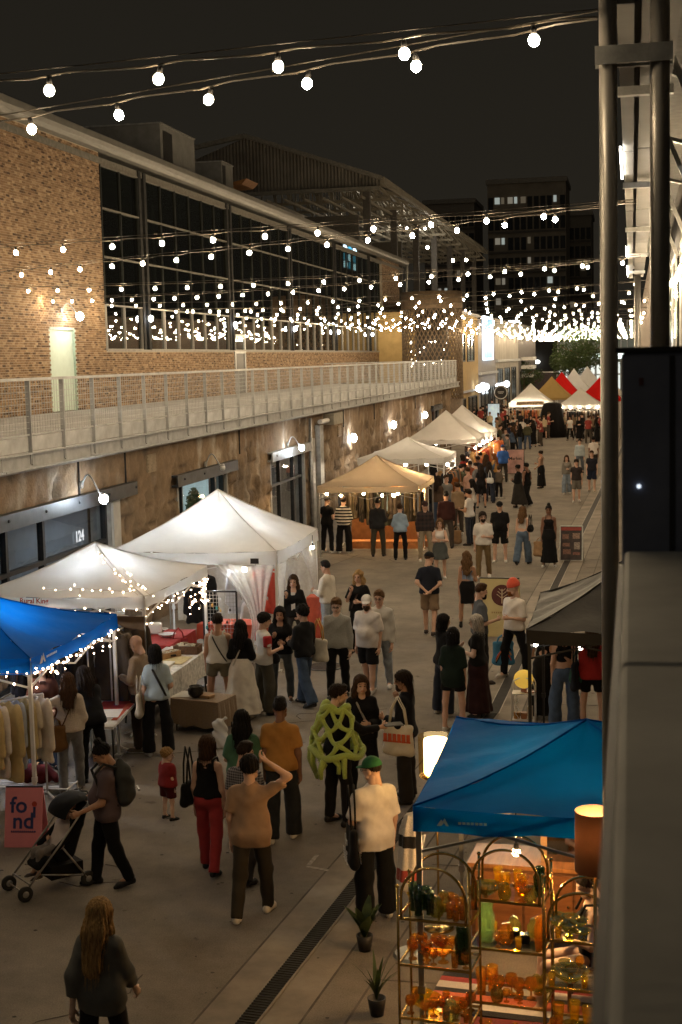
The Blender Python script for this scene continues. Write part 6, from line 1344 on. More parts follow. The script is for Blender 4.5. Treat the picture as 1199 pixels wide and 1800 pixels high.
AMB, AMBD, GRN, GRND, YEL, OLV, CLR = cglass('amber',(.9,.55,.12)), cglass('dark_amber',(.74,.38,.07)), cglass('green',(.22,.42,.18)), cglass('dark_green',(.10,.2,.09)), cglass('yellow',(.95,.72,.12)), cglass('olive',(.45,.45,.15)), cglass('clear_green',(.6,.8,.5))
def etagere(label, X0, Y0, w, d, tiers, z_top, arch):
    root = empty('brass_shelf', label, 'shelf', (X0,Y0,0), -.12); r = .011
    for x in (0,w):
        for y in (0,d):
            q = MB(); q.cyl((x,y,0),(x,y,z_top),r,8); q.sphere((x,y,z_top+.012),.018,8,6); q.build('post', BRASS, root, True)
    for z in tiers:
        q = MB(); 
        for a, b in (((0,0),(w,0)),((w,0),(w,d)),((w,d),(0,d)),((0,d),(0,0))): q.bar((*a,z),(*b,z),.014,.022)
        q.build('shelf_frame', BRASS, root); q = MB(); q.bb((.01,.01,z+.004),(w-.01,d-.01,z+.010)); q.build('glass_shelf', SGL, root)
    for y in (0,d):
        q = MB(); n = 20; q.tube([(.03,y,tiers[-1])]+[(w/2-(w/2-.03)*math.cos(math.pi*i/n), y, z_top-.08+arch*math.sin(math.pi*i/n)) for i in range(n+1)]+[(w-.03,y,tiers[-1])], .012, 8); q.build('arch', BRASS, root, True)
    return root
def zAt(x, y, Y): return atY(x, y, Y).z
E1 = (atY(700,1620,11.05).x, 11.05, .60, .36); t1 = [zAt(700,1788,11.05), zAt(700,1695,11.05), zAt(700,1614,11.05)]; t1 = [t1[0]-.4]+t1
etagere('brass shelf with arched tops nearest the green cap man, amber and green glass', *E1, t1, zAt(692,1560,11.05), .27)
E2 = (atY(826,1660,11.35).x, 11.35, .62, .38); t2 = [zAt(826,1760,11.35), zAt(826,1665,11.35), zAt(826,1580,11.35)]; t2 = [t2[0]-.42]+t2
etagere('tallest brass shelf in the middle with yellow tumblers on top', *E2, t2, zAt(826,1530,11.35), .28)
E3 = (atY(958,1655,11.3).x, 11.3, .60, .38); t3 = [zAt(958,1735,11.3), zAt(958,1652,11.3)]; t3 = [t3[0]-.4]+t3
etagere('right brass shelf half hidden by the parapet', *E3, t3, zAt(958,1600,11.3), .25)
def lathe_t(name, prof, m, n=18):
    q = MB(); q.lathe(prof, n=n, cap=False); return q.mesh(name, m, True)
SH = {'tumbler': [(.001,.005),(.03,.005),(.034,0),(.038,.13),(.035,.13),(.030,.02),(.001,.02)], 'goblet': [(.001,0),(.035,.002),(.034,.008),(.008,.02),(.007,.06),(.03,.075),(.045,.10),(.047,.13),(.040,.155),(.037,.155),(.042,.12),(.02,.085),(.001,.08)], 'bowl': [(.001,0),(.05,0),(.11,.05),(.13,.075),(.125,.075),(.05,.012),(.001,.012)], 'vase': [(.001,0),(.045,0),(.05,.06),(.055,.16),(.04,.2),(.045,.24),(.03,.25),(.024,.25),(.035,.2),(.045,.1),(.03,.01),(.001,.01)], 'jar': [(.001,0),(.06,0),(.075,.05),(.07,.12),(.05,.14),(.05,.17),(.03,.19),(.001,.19)], 'compote': [(.001,0),(.045,.003),(.012,.02),(.010,.05),(.06,.08),(.085,.12),(.08,.12),(.05,.085),(.001,.07)], 'tallglass': [(.001,0),(.035,0),(.03,.012),(.036,.10),(.046,.19),(.043,.19),(.032,.1),(.026,.016),(.001,.016)]}
GMESH = {}
def glassware(shape, m, mn, E, u, v, z, where, sc=1.):
    key = (shape, m.name); 
    if key not in GMESH: GMESH[key] = lathe_t(shape if shape != 'tallglass' else 'tall_glass', SH[shape], m)
    lab = '%s %s %s' % (mn, {'tallglass':'beaker'}.get(shape, shape), where); o = link({'tallglass':'tall_glass'}.get(shape, shape), GMESH[key], None, loc=(E[0]+math.cos(.12)*u*E[2]+math.sin(.12)*v*E[3], E[1]-math.sin(.12)*u*E[2]+math.cos(.12)*v*E[3], z+.011), label=lab, cat='glassware', group='glassware on the brass shelves'); o.scale = (sc,sc,sc); return o
W1 = ['on the bottom tier of the left brass shelf','on the low tier of the left brass shelf','on the middle tier of the left brass shelf','on the top tier of the left brass shelf']
for u, v in ((.15,.5),(.25,.25),(.3,.6),(.4,.35),(.12,.8)): glassware('tallglass', GRND, 'dark green', E1, u, v, t1[3], W1[3])
for u, v in ((.5,.3),(.55,.65)): glassware('jar', OLV, 'olive', E1, u, v, t1[3], W1[3], .85)
for u, v in ((.70,.25),(.80,.6),(.88,.25),(.68,.7)): glassware('tumbler', AMB, 'amber', E1, u, v, t1[3], W1[3])
for u, v in ((.15,.3),(.22,.7),(.35,.3),(.42,.7),(.52,.65)): glassware('goblet', AMBD, 'dark amber', E1, u, v, t1[2], W1[2], 1.05)
glassware('compote', AMB, 'amber', E1, .58, .3, t1[2], W1[2], 1.1); glassware('vase', GRND, 'dark green', E1, .84, .4, t1[2], W1[2], 1.25)
glassware('bowl', YEL, 'yellow', E1, .27, .6, t1[1], W1[1], 1.1); glassware('bowl', AMB, 'amber', E1, .68, .55, t1[1], W1[1], 1.0)
for u, v in ((.12,.2),(.45,.2),(.55,.35),(.85,.4),(.9,.7)): glassware('goblet', AMBD, 'dark amber', E1, u, v, t1[1], W1[1], .95)
glassware('jar', CLR, 'pale green', E1, .7, .15, t1[1], W1[1], .9)
for u, v in ((.2,.4),(.5,.5),(.8,.4)): glassware('compote', OLV, 'olive', E1, u, v, t1[0], W1[0], 1.1)
W2 = ['on the bottom tier of the tallest brass shelf','on the low tier of the tallest brass shelf','on the middle tier of the tallest brass shelf','on the top tier of the tallest brass shelf']
for u, v in ((.30,.75),(.45,.45),(.58,.7),(.66,.4)): glassware('tallglass', YEL, 'yellow', E2, u, v, t2[3], W2[3], .92)
glassware('bowl', OLV, 'olive', E2, .2, .35, t2[3], W2[3], 1.0); glassware('compote', AMB, 'amber', E2, .72, .15, t2[3], W2[3], 1.1); glassware('vase', GRND, 'dark green', E2, .9, .5, t2[3], W2[3], 1.0)
glassware('vase', CLR, 'pale green', E2, .18, .4, t2[2], W2[2], 1.35); glassware('jar', AMBD, 'dark amber', E2, .45, .4, t2[2], W2[2], .9); glassware('vase', AMB, 'amber', E2, .93, .3, t2[2], W2[2], 1.1)
for u, v in ((.1,.4),(.22,.6),(.35,.3),(.5,.5),(.62,.3),(.78,.4)): glassware('tallglass' if u < .3 else 'goblet', AMB if u < .3 else AMBD, 'amber' if u < .3 else 'dark amber', E2, u, v, t2[1], W2[1], 1.15)
glassware('compote', AMB, 'amber', E2, .85, .7, t2[1], W2[1], 1.0)
for u, v in ((.2,.4),(.5,.4),(.8,.5)): glassware('bowl', AMBD, 'dark amber', E2, u, v, t2[0], W2[0], .9)
W3 = ['on the low tier of the right brass shelf','on the upper tier of the right brass shelf']
for u, v in ((.15,.4),(.28,.65),(.3,.25),(.42,.5)): glassware('compote', OLV, 'olive', E3, u, v, t3[2], W3[1], .95)
for u, v in ((.7,.4),(.8,.7),(.85,.3)): glassware('goblet', AMB, 'amber', E3, u, v, t3[2], W3[1])
glassware('bowl', OLV, 'olive', E3, .3, .4, t3[1], W3[0], 1.25); glassware('jar', CLR, 'pale green', E3, .8, .4, t3[1], W3[0], .8)
for u, v in ((.15,.3),(.35,.5),(.55,.3)): glassware('tallglass', YEL, 'yellow', E3, u, v, t3[0], 'on the bottom tier of the right brass shelf', 1.1)
for i, u in enumerate((.58,.72)): flat('black_box', ['small black mirrored box on the middle tier of the tallest brass shelf','second small black box beside the mirrored one on the tallest brass shelf'][i], 'box', (E2[0]+u*E2[2],E2[1]+(.55-.2*i)*E2[3],t2[2]+.011), (.09,.09,.08), .1, mat('black_gloss', (.015,.015,.016), .15))
rg = random.Random(9)
for E, tt, ww, kinds in ((E1, t1, W1, (('goblet',AMB,'amber'),('tumbler',AMB,'amber'),('compote',YEL,'yellow'),('bowl',AMB,'amber'))), (E2, t2, W2, (('tumbler',YEL,'yellow'),('goblet',AMB,'amber'),('compote',AMB,'amber'),('jar',OLV,'olive'))), (E3, t3, W3[:1]+[W3[0],W3[1]], (('goblet',AMB,'amber'),('tumbler',YEL,'yellow'),('compote',OLV,'olive')))):
    for k, z in enumerate(tt):
        for u in (.07,.2,.36,.5,.64,.79,.93):
            sh, m, mn = rg.choice(kinds); glassware(sh, m, mn, E, min(.92,max(.08,u+rg.uniform(-.03,.03))), rg.choice((.12,.88)), z, ww[min(k,len(ww)-1)], rg.uniform(.7,.85))
# each piece of glassware says which one of its tier it is
_gl = {}
for o in bpy.data.objects:
    if o.get('category') == 'glassware': _gl.setdefault(o['label'], []).append(o)
for lab, L in _gl.items():
    if len(L) > 1:
        for i, o in enumerate(sorted(L, key=lambda o: o.location.x)): o['label'] = '%s, %s from the left' % (lab, ORD[i])
# rugs on the footway below the shelves
def rug(label, c, w, d, rz, cols):
    root = empty('woven_rug', label, 'rug', (c[0],c[1],.02), rz); y = -d/2; k = 0
    for fr, col in cols:
        h_ = d*fr; q = MB(); q.box((0,y+h_/2,0),(w,h_-.002,.014)); q.build('stripe', cloth(col,'knit'), root); y += h_
rug('striped orange, white and black rug behind the brass shelves', (-.85,12.35), 1.9, .85, -.1, [(.12,(24,22,22)),(.14,(196,186,176)),(.2,(214,92,20)),(.1,(40,34,32)),(.16,(200,190,180)),(.12,(170,40,30)),(.16,(28,26,26))])
rug('red and green rug under the brass shelves', (-.6,11.6), 1.8, .6, -.05, [(.2,(28,30,26)),(.3,(150,24,20)),(.2,(60,70,50)),(.3,(120,26,24))])
rug('dark red rug beside the seated vendor', (.05,12.2), .8, 1.0, .05, [(.5,(84,18,22)),(.5,(64,14,18))])
# wooden dresser under the blue tent
dr = empty('wooden_dresser', 'long brown wooden dresser under the big blue tent', 'dresser', (-.55,13.65,0)); Wd = 2.0
q = MB(); q.bb((-Wd/2,-.25,.12),(Wd/2,.28,.84)); q.build('carcass', WOOD, dr); q = MB(); q.bb((-Wd/2-.03,-.29,.84),(Wd/2+.03,.30,.88)); q.build('top', mat('polished_wood', (.30,.13,.045), .3, 0, .3, 3, stretch=(8,1,1)), dr)
for i in range(4):
    q = MB(); q.bb((-Wd/2+.04+i*.49,-.272,.18),(-Wd/2+.50+i*.49,-.252,.80)); d_ = q.build('door', mat('door_veneer', (.22,.085,.03), .4, 0, .35, 2, stretch=(1,1,6)), dr); q = MB(); q.sphere((-Wd/2+.46+i*.49,-.285,.5),.015,8,6); q.build('knob', BRASS, d_)
for x in (-Wd/2+.06,Wd/2-.06):
    for y in (-.2,.22): q = MB(); q.lathe([(.02,0),(.03,.12)], (x,y,0), 8); q.build('foot', WOOD, dr)
dr.rotation_euler = (0,0,-.06)
mir = empty('mirror_frame', 'carved pale mirror frame beside the dresser', 'mirror', (atY(975,1560,13.7).x,13.55,0)); q = MB(); q.bb((-.12,0,.1),(-.06,.05,1.3)); q.bb((.25,0,.1),(.31,.05,1.3)); q.bb((-.06,0,1.22),(.25,.05,1.3)); q.bb((-.06,0,.1),(.25,.05,.18)); q.build('frame', WOODL, mir); q = MB(); q.bb((-.06,.02,.18),(.25,.03,1.22)); q.build('mirror_glass', mat('mirror', (.5,.5,.5), .05, 1., 0), mir)
# lit glass cylinder lamp on a stand, drum shade lamp, yellow ball lamp
def lamp_floor(label, px, y_top, y_bot, Yd, r, stem_to=0., col=(1,.72,.36), s=9, inner=True):
    zt, zb = zAt(px,y_top,Yd), zAt(px,y_bot,Yd); x = atY(px,(y_top+y_bot)/2,Yd).x; root = empty('floor_lamp', label, 'lamp', (x,Yd,0))
    return root, zt, zb
lp, zt, zb = lamp_floor('lit glass cylinder lamp on a thin stand beside the blue tent', 767, 1293, 1362, 13.9, .12); q = MB(); q.lathe([(.175,zb),(.18,zt-.01),(.178,zt)], n=28, cap=False); q.build('glass_shade', glassm('amber_shade', (1,.82,.5), .6, .1, .05), lp, True)
q = MB(); q.lathe([(.115,zb+.01),(.125,zb+.03),(.125,zt-.05),(.115,zt-.035)], n=24); q.build('glowing_tube', emit('candle_tube', (1,.70,.32), 16), lp, True); q = MB(); q.lathe([(.177,zb-.012),(.177,zb)], n=24); q.cyl((0,0,.02),(0,0,zb),.012,8); q.lathe([(.16,0),(.15,.025)], n=24); q.build('stand', BRASS, lp, True)
lp2, zt, zb = lamp_floor('drum shade floor lamp against the parapet', 1046, 1425, 1530, 10.75, .15); q = MB(); q.lathe([(.155,zb),(.15,zt)], n=30, cap=False); q.build('shade', mat('brown_shade', (.11,.045,.02), .8, 0, .1, 8, transl=.02), lp2, True); q = MB(); q.sphere((0,0,(zt+zb)/2+.06), .065, 12, 10); q.build('bulb', emit('drum_bulb', (1,.58,.24), 330), lp2, True); q = MB(); q.cyl((0,0,0),(0,0,(zt+zb)/2+.02),.014,8); q.lathe([(.15,0),(.14,.03)], n=24); q.build('stand', BRASS, lp2, True)
ws = empty('wire_shelf', 'white wire shelf with wavy sides beside the black tent leg', 'shelf', at(921,1276,0)+Vector((0,.1,0))); zz = [.08,.50]; ww, dd_ = .36, .26; q = MB()
for y in (-dd_/2,dd_/2): n = 14; q.tube([(-ww/2,y,0),(-ww/2,y,.62)]+[(-ww/2*math.cos(math.pi*i/n),y,.62+.16*math.sin(math.pi*i/n)) for i in range(1,n)]+[(ww/2,y,.62),(ww/2,y,0)], .009, 6)
q.build('frame', WHT, ws, True)
for z in zz: q = MB(); q.bb((-ww/2,-dd_/2,z),(ww/2,dd_/2,z+.018)); q.build('shelf_board', WHT, ws)
for x in (-.1,.1): q = MB(); q.tube([(x+.02*math.sin(i*.9),-dd_/2,.1+i*.02) for i in range(21)], .006, 5); q.build('wavy_wire', WHT, ws, True)
yl = empty('ball_lamp', 'glowing yellow paper ball lamp on the white wire shelf', 'lamp', at(921,1276,0)+Vector((0,.1,.53))); q = MB(); q.sphere((0,0,.20), .155, 18, 14, (1,1,.95)); q.build('paper_ball', mat('yellow_paper', (.75,.55,.14), .8, 0, .2, 6, transl=.3, emis=(1,.68,.12), es=.42), yl, True); q = MB(); q.lathe([(.05,0),(.04,.05)], n=12); q.build('base', mat('marble_red', (.3,.14,.11), .4), yl)
for i, (x, c, nm) in enumerate([(-.11,(.35,.17,.04),'amber cup'),(.0,(.32,.13,.05),'rust mug'),(.1,(.6,.48,.36),'cream box')]):
    q = MB(); (q.lathe([(.05,0),(.055,.1),(.045,.1)], n=14) if i < 2 else q.box((0,0,.1),(.08,.08,.2))); q.build('cup' if i < 2 else 'small_box', mat(nm.replace(' ','_'), c, .4), None, loc=at(921,1276,0)+Vector((x,.08,.1)), label=nm+' on the low board of the white wire shelf', cat='cup' if i < 2 else 'box')
q = MB(); q.lathe([(.09,0),(.1,.02)], n=16); q.build('saucer', mat('marble_red', (.3,.14,.11), .4), None, loc=at(921,1276,0)+Vector((.1,.1,.52)), label='small red dish beside the yellow ball lamp', cat='dish')
# signs in the street
ys = aframe('yellow banner board with a round maroon tree emblem', at(872,1116,0)+Vector((.1,0,0)), .82, 1.22, mat('pale_yellow_board', (.52,.42,.2), .7, 0, .1, 3), -.04, .36, None); a2 = math.atan2(.18,1.22)
def ysM(x, z): return Matrix.Translation((0,-.18,0)) @ Matrix.Rotation(-a2,4,'X') @ frameM((x,-.013,z), (1,0,0), (0,0,1))
q = MB(); q.lathe([(.22,0),(.22,.004)], n=32); q.build('emblem_disc', mat('maroon_ink', (.09,.02,.015), .6), ys, M=ysM(.05,.86)); q = MB(); q.box((0,-.02,.005),(.022,.3,.003))
for s_ in (-1,1):
    for k in range(3): q.bar((0,-.06+k*.07,.006),(s_*(.11-.02*k),.02+k*.06,.006),.014,.003,(0,0,1))
q.build('tree_mark', mat('cream_ink', (.5,.38,.25), .6), ys, M=ysM(.05,.86)); q = MB()
for i in range(10): q.box((-.2+i*.045,0,0),(.03,.035,.003))
q.build('small_print', mat('ochre_ink', (.32,.22,.09), .7), ys, M=ysM(.05,.5))
ms = aframe('dark menu board in a metal frame standing by the drain', at(1005,985,0)+Vector((0,.15,0)), .62, .98, mat('menu_dark', (.035,.022,.02), .4, 0, .8, 9), -.03, .4, GALV); a3 = math.atan2(.2,.98); q = MB(); q.box((0,0,0),(.56,.09,.004)); q.build('header', mat('header_red', (.28,.04,.03), .6), ms, M=Matrix.Translation((0,-.2,0)) @ Matrix.Rotation(-a3,4,'X') @ frameM((0,-.014,.90),(1,0,0),(0,0,1))); random.seed(3)
for (x, z, ww, hh, c) in [(-.16,.68,.18,.14,(.2,.1,.07)),(.14,.7,.2,.16,(.25,.16,.12)),(-.14,.45,.2,.1,(.14,.06,.05)),(.16,.42,.16,.2,(.3,.24,.2)),(-.12,.25,.22,.14,(.12,.1,.1)),(.15,.2,.2,.08,(.2,.08,.06))]:
    q = MB(); q.box((0,0,0),(ww,hh,.004)); q.build('menu_picture', mat('menu_pic_%d' % int(x*100+z*10), c, .5, 0, .7, 25), ms, M=Matrix.Translation((0,-.2,0)) @ Matrix.Rotation(-a3,4,'X') @ frameM((x,-.014,z),(1,0,0),(0,0,1)))
ps = aframe('pale pink poster board in a dark frame by the far tents', at(907,832,0), .85, 1.2, mat('pink_poster', (.5,.3,.27), .6, 0, .35, 2.5), 0, .4, DKMET)
lettering('Market', .22, BLK, ps, Matrix.Translation((0,-.2,0)) @ Matrix.Rotation(-math.atan2(.2,1.2),4,'X') @ frameM((0,-.014,.75),(1,0,0),(0,0,1)), .004)
fs_ = aframe('blue lit poster stand among the far crowd', at(869,760,0), .9, 2.2, mat('poster_lit', (.5,.62,.68), .5, 0, .4, 2, emis=(.6,.8,.9), es=.35), 0, .2, DKMET)
# striped blanket over a stand at the blue tent corner
bs = empty('striped_blanket', 'white, red and black striped blanket draped over a stand by the blue tent', 'blanket', (atY(722,1420,13.2).x,13.2,0)); f = Field((-.2,-.2,.5),(.2,.2,1.5), .02); f.cap((0,0,1.36),(0,.02,1.2),.075,.1,.05); f.cap((0,.0,1.25),(-.03,0,.75),.1,.115,.05); X, Y, Z = f.grids(); f.F += .012*np.sin(np.arctan2(X,Y)*7+Z*4); V, Q = f.mesh(); me = to_me('blanket', V, Q); c = V[Q].mean(1)[:,2]; k = (c*9).astype(int) % 6; mi = np.where(k == 1, 1, np.where(k == 4, 2, 0)); me.polygons.foreach_set('material_index', mi.astype(np.int32))
for m in (cloth((212,200,186),'knit'), cloth((166,48,26),'knit'), cloth((30,26,26),'knit')): me.materials.append(m)
link('blanket', me, bs); q = MB(); q.cyl((0,0,0),(0,0,1.3),.02,8); q.lathe([(.2,0),(.18,.03)], n=20); q.build('stand', GALV, bs)
# potted plants by the drain
def spiky(label, p, n, L, leafc, pot=True, w=.03):
    root = empty('potted_plant', label, 'plant', p)
    for i in range(n):
        a = random.uniform(0,6.28); l = L*random.uniform(.6,1.05); sp = random.uniform(.25,.6); q = MB(); P = []; dv = Vector((math.cos(a),math.sin(a),0)); sd = Vector((-math.sin(a),math.cos(a),0))
        for k in range(7):
            u = k/6; c = dv*(sp*l*u**1.4)+Vector((0,0,.14+l*u*(1-.45*u*sp))); wd = w*math.sin(math.pi*(.12+.86*u)); P += [c-sd*wd, c+Vector((0,0,-wd*.3)), c+sd*wd]
        q.grid(P,7,3); q.build('leaf', leafc, root, True)
    if pot: q = MB(); q.lathe([(.06,0),(.085,.16),(.075,.16),(.07,.12)], n=18); q.build('pot', mat('black_pot', (.025,.022,.02), .5), root, True)
LEAF = mat('plant_leaf', (.07,.10,.03), .5, 0, .35, 6, transl=.2); LEAFY = mat('plant_leaf_yellow', (.22,.22,.06), .5, 0, .3, 6, transl=.2)
spiky('broad leaved plant in a pot at the feet of the green cap man', (at(652,1648,0).x,13.25,0), 16, .42, LEAF, True, .05)
spiky('thin leaved plant in a pot before the left brass shelf', (at(688,1720,0).x,11.9,0), 16, .5, LEAF, True, .018)
q = MB(); q.lathe([(.1,0),(.14,.3),(.12,.3),(.1,.05)], n=20); q.build('black_bin', mat('black_pot', (.025,.022,.02), .5), None, True, loc=(atY(697,1770,11.1).x-.14,11.0,0), label='black round bin at the foot of the left brass shelf', cat='bin')
# stroller
def stroller(p, rz):
    root = empty('stroller', 'black folding stroller with a hood pushed across the asphalt', 'stroller', p, rz); root.scale = (.92,.92,.92); FM = mat('stroller_frame', (.35,.33,.3), .35, .7)
    for sx in (-1,1):
        q = MB(); q.tube([(sx*.24,.50,.14),(sx*.25,.05,.60),(sx*.25,-.28,.98),(sx*.24,-.40,1.06)], .013, 7); q.tube([(sx*.25,-.28,.12),(sx*.25,.02,.55)], .012, 7); q.tube([(sx*.25,-.3,.14),(sx*.24,.30,.28)], .011, 6); q.build('side_frame', FM, root, True)
        q = MB(); q.tube([(sx*.24,-.40,1.06),(sx*.24,-.48,1.07)], .018, 7); q.build('handle', BLK, root, True)
        for y in (.52,-.30):
            w_ = MB(); Mx = Matrix.Translation((sx*.24,y,.095)) @ Matrix.Rotation(math.pi/2,4,'Y')
            w_.lathe([(.06,-.02),(.09,-.022),(.095,0),(.09,.022),(.06,.02)], n=20, M=Mx); wo = w_.build('wheel', mat('rubber', (.02,.02,.02), .7), root, True); h_ = MB(); h_.lathe([(.01,-.024),(.055,-.018),(.06,0),(.055,.018),(.01,.024)], n=16, M=Mx); h_.build('rim', mat('wheel_grey', (.3,.3,.3), .4, .4), wo, True)
    q = MB(); q.tube([(-.24,.52,.095),(.24,.52,.095)], .012, 6); q.tube([(-.24,-.3,.095),(.24,-.3,.095)], .012, 6); q.tube([(-.24,.46,.2),(.24,.46,.2)], .012, 6); q.build('axle', FM, root, True)
    f = Field((-.3,-.5,.2),(.3,.5,1.2), .02); f.cap((-.14,-.02,.42),(.14,-.02,.42),.08,.08,.05); f.cap((-.14,.2,.40),(.14,.2,.40),.06,.06,.05); f.cap((-.15,-.1,.45),(-.16,-.30,.98),.08,.075,.06); f.cap((.15,-.1,.45),(.16,-.30,.98),.08,.075,.06); f.cap((0,-.12,.42),(0,-.33,.98),.08,.075,.1); f.cap((-.2,.12,.5),(-.21,-.24,.78),.035,.04,.04); f.cap((.2,.12,.5),(.21,-.24,.78),.035,.04,.04); f.cap((-.1,.28,.34),(.1,.28,.34),.05,.05,.05); V, Q = f.mesh(); me = to_me('seat', V, Q); me.materials.append(cloth((20,20,22))); link('seat', me, root)
    q = MB(); P = []
    for i in range(11):
        a = math.radians(-30+i*11)
        for j in range(9): x = -.25+.5*j/8; P.append((x, -.30+.31*math.sin(a)*(1-.12*(2*j/8-1)**2), .84+.26*math.cos(a)*(1-.10*(2*j/8-1)**4)))
    q.grid(P,11,9); q.build('hood', cloth((18,18,20)), root, True)
    q = MB(); q.box((0,-.05,.24),(.4,.42,.16)); q.build('basket', cloth((24,22,22)), root); q = MB(); q.tube([(-.24,-.40,1.06),(0,-.45,1.1),(.24,-.40,1.06)], .012, 6); q.build('handle_bar', BLK, root, True); return root
STP = at(92,1566,0)+Vector((0,.15,0)); stroller(STP, math.radians(138))
# ================================================================ THE CROWD
def cross_strap(root, m, side=1, w=.012):
    """strap from one shoulder across the body to the other hip"""
    sh = root['_shoulder']; s = root['_s']; a = Vector(sh[0:3]) if side > 0 else Vector(sh[3:6]); hz = a.z-.50*s; pts = []
    for i in range(25):
        t = 2*math.pi*i/24; u = (1-math.cos(t))/2; x = a.x*.55*(1-u)+(-a.x*1.05)*u; z = a.z+.035*s+(hz-a.z)*u; y = math.sin(t)*.165*s; pts.append((x, y, z))
    q = MB(); q.tube(pts, w, 5); q.build('bag_strap', m, root, True)
def bag_on(root, name, label, off, w, h, m, strap, rz=0., d=.09, deco=None, smt=None):
    p = root.matrix_basis @ Vector(off); return tote(name, label, p, w, h, m, strap, root.rotation_euler.z+rz, d, deco=deco, smt=smt)
K, KB = (24,23,24), (30,29,31)
JEAN, LJEAN, DJEAN = (70,88,116), (122,134,148), (38,44,58)
# ---- foreground
person(188,1925,1.66,-8,'long haired blonde in a dark grey jacket walking away, nearest the camera', LNG((98,98,94),inf=.04,sl=.72,hem=.80), PNT((40,38,36)), ('longer','blond'), 'pale', 'walk', ('swf','swb'), fem=True)
bp_ = person(193,1556,1.66,118,'parent in a mauve shirt and grey backpack pushing the stroller', TEE((96,78,82),inf=.024,sl=.8,hem=.86), PNT(K), ('topknot','black'), 'tan', 'walk', ('push','push'), K, girth=1.12, nod=28, stride=.22)
def backpack(root):
    o = empty('backpack', 'grey school backpack on the parent with the stroller', 'bag', root.matrix_basis @ Vector((0,-.2,1.16)), root.rotation_euler.z); f = Field((-.25,-.2,-.32),(.25,.14,.3), .02); f.cap((0,0,-.14),(0,0,.12),.13,.12,.05,.8,sx=1.2); f.cap((0,-.07,-.12),(0,-.07,.0),.10,.09,.04,.7); f.cap((0,.02,.12),(0,.03,.22),.11,.06,.04,.7); X, Y, Z = f.grids(); f.F += .006*np.sin(X*28+Z*17)*np.sin(Z*25); V, Q = f.mesh(); me = to_me('pack', V, Q); me.materials.append(cloth((74,74,70))); link('pack', me, o)
    for sx in (-1,1): q = MB(); q.tube([(sx*.09,.08,.2),(sx*.1,.22,.26),(sx*.12,.33,.15),(sx*.14,.25,-.1),(sx*.13,.08,-.22)], .018, 6); q.build('shoulder_strap', cloth((44,44,44)), o, True)
    q = MB(); q.box((0,-.165,-.08),(.16,.02,.02)); q.build('zip', GALV, o)
backpack(bp_)
person(0,0,.98,138,'small dark haired child in a white shirt sitting in the stroller', TEE((206,190,186),inf=.022), PNT((120,110,104),'denim',k='capri'), ('short','dark'), 'light', 'sit', ('bent','rest'), (60,50,48), pos=STP+Matrix.Rotation(math.radians(138),3,'Z') @ Vector((0,-.03,.18)), nod=14, lean=-18, hs=1.35)
person(298,1440,.90,-35,'curly blond toddler in a red tee and dark red shorts', TEE((140,26,28),inf=.026), SHO((74,16,20)), ('child','blond'), 'pale', 'stand', ('down','down'), K, look=-30, girth=1.12, hs=1.4)
w = person(372,1532,1.62,-4,'woman in a black tank top and red trousers walking away', TNK(K,hem=1.0), PNT((178,42,44)), ('bob','brown'), 'light', 'walk2', ('down','down'), K, fem=True, stride=.2)
bag_on(w, 'shoulder_bag', 'black shoulder bag at the left hip of the woman in red trousers', (-.24,.0,1.05), .26, .26, cloth(K), .40, 1.4)
person(437,1546,1.60,-12,'short haired person in a checked shirt beside the tan shirt man', TEE(stripem('checked_shirt', S(150,146,150), S(40,38,46), 'check', 34),sl=.8,hem=.84), PNT((60,54,50)), ('fade','dark'), 'light', 'walk2', ('down','down'), K, look=-40, stride=.22)
person(447,1612,1.76,2,'man in a tan tee with one hand on top of his head', TEE((164,128,96),inf=.028,sl=.75,hem=.82), PNT((62,54,42)), ('messy','black'), 'light', 'walk', ('head','down'), (216,206,190), stride=.27)
w = person(432,1478,1.64,8,'woman in a green tee with very long black hair', TEE((66,112,84),inf=.022,sl=.9), PNT((44,50,58),'denim'), ('long','black'), 'tan', 'stand', ('bent','bent'), K, fem=True, girth=1.1); cross_strap(w, BLK, -1)
person(499,1476,1.78,4,'man in a mustard yellow tee and dark jeans seen from behind', TEE((180,122,28),inf=.022,sl=.75), PNT((40,42,44),'denim',k='wide',inf=.006), ('fade','black'), 'brown', 'walk', ('down','down'), (226,220,210), stride=.16)
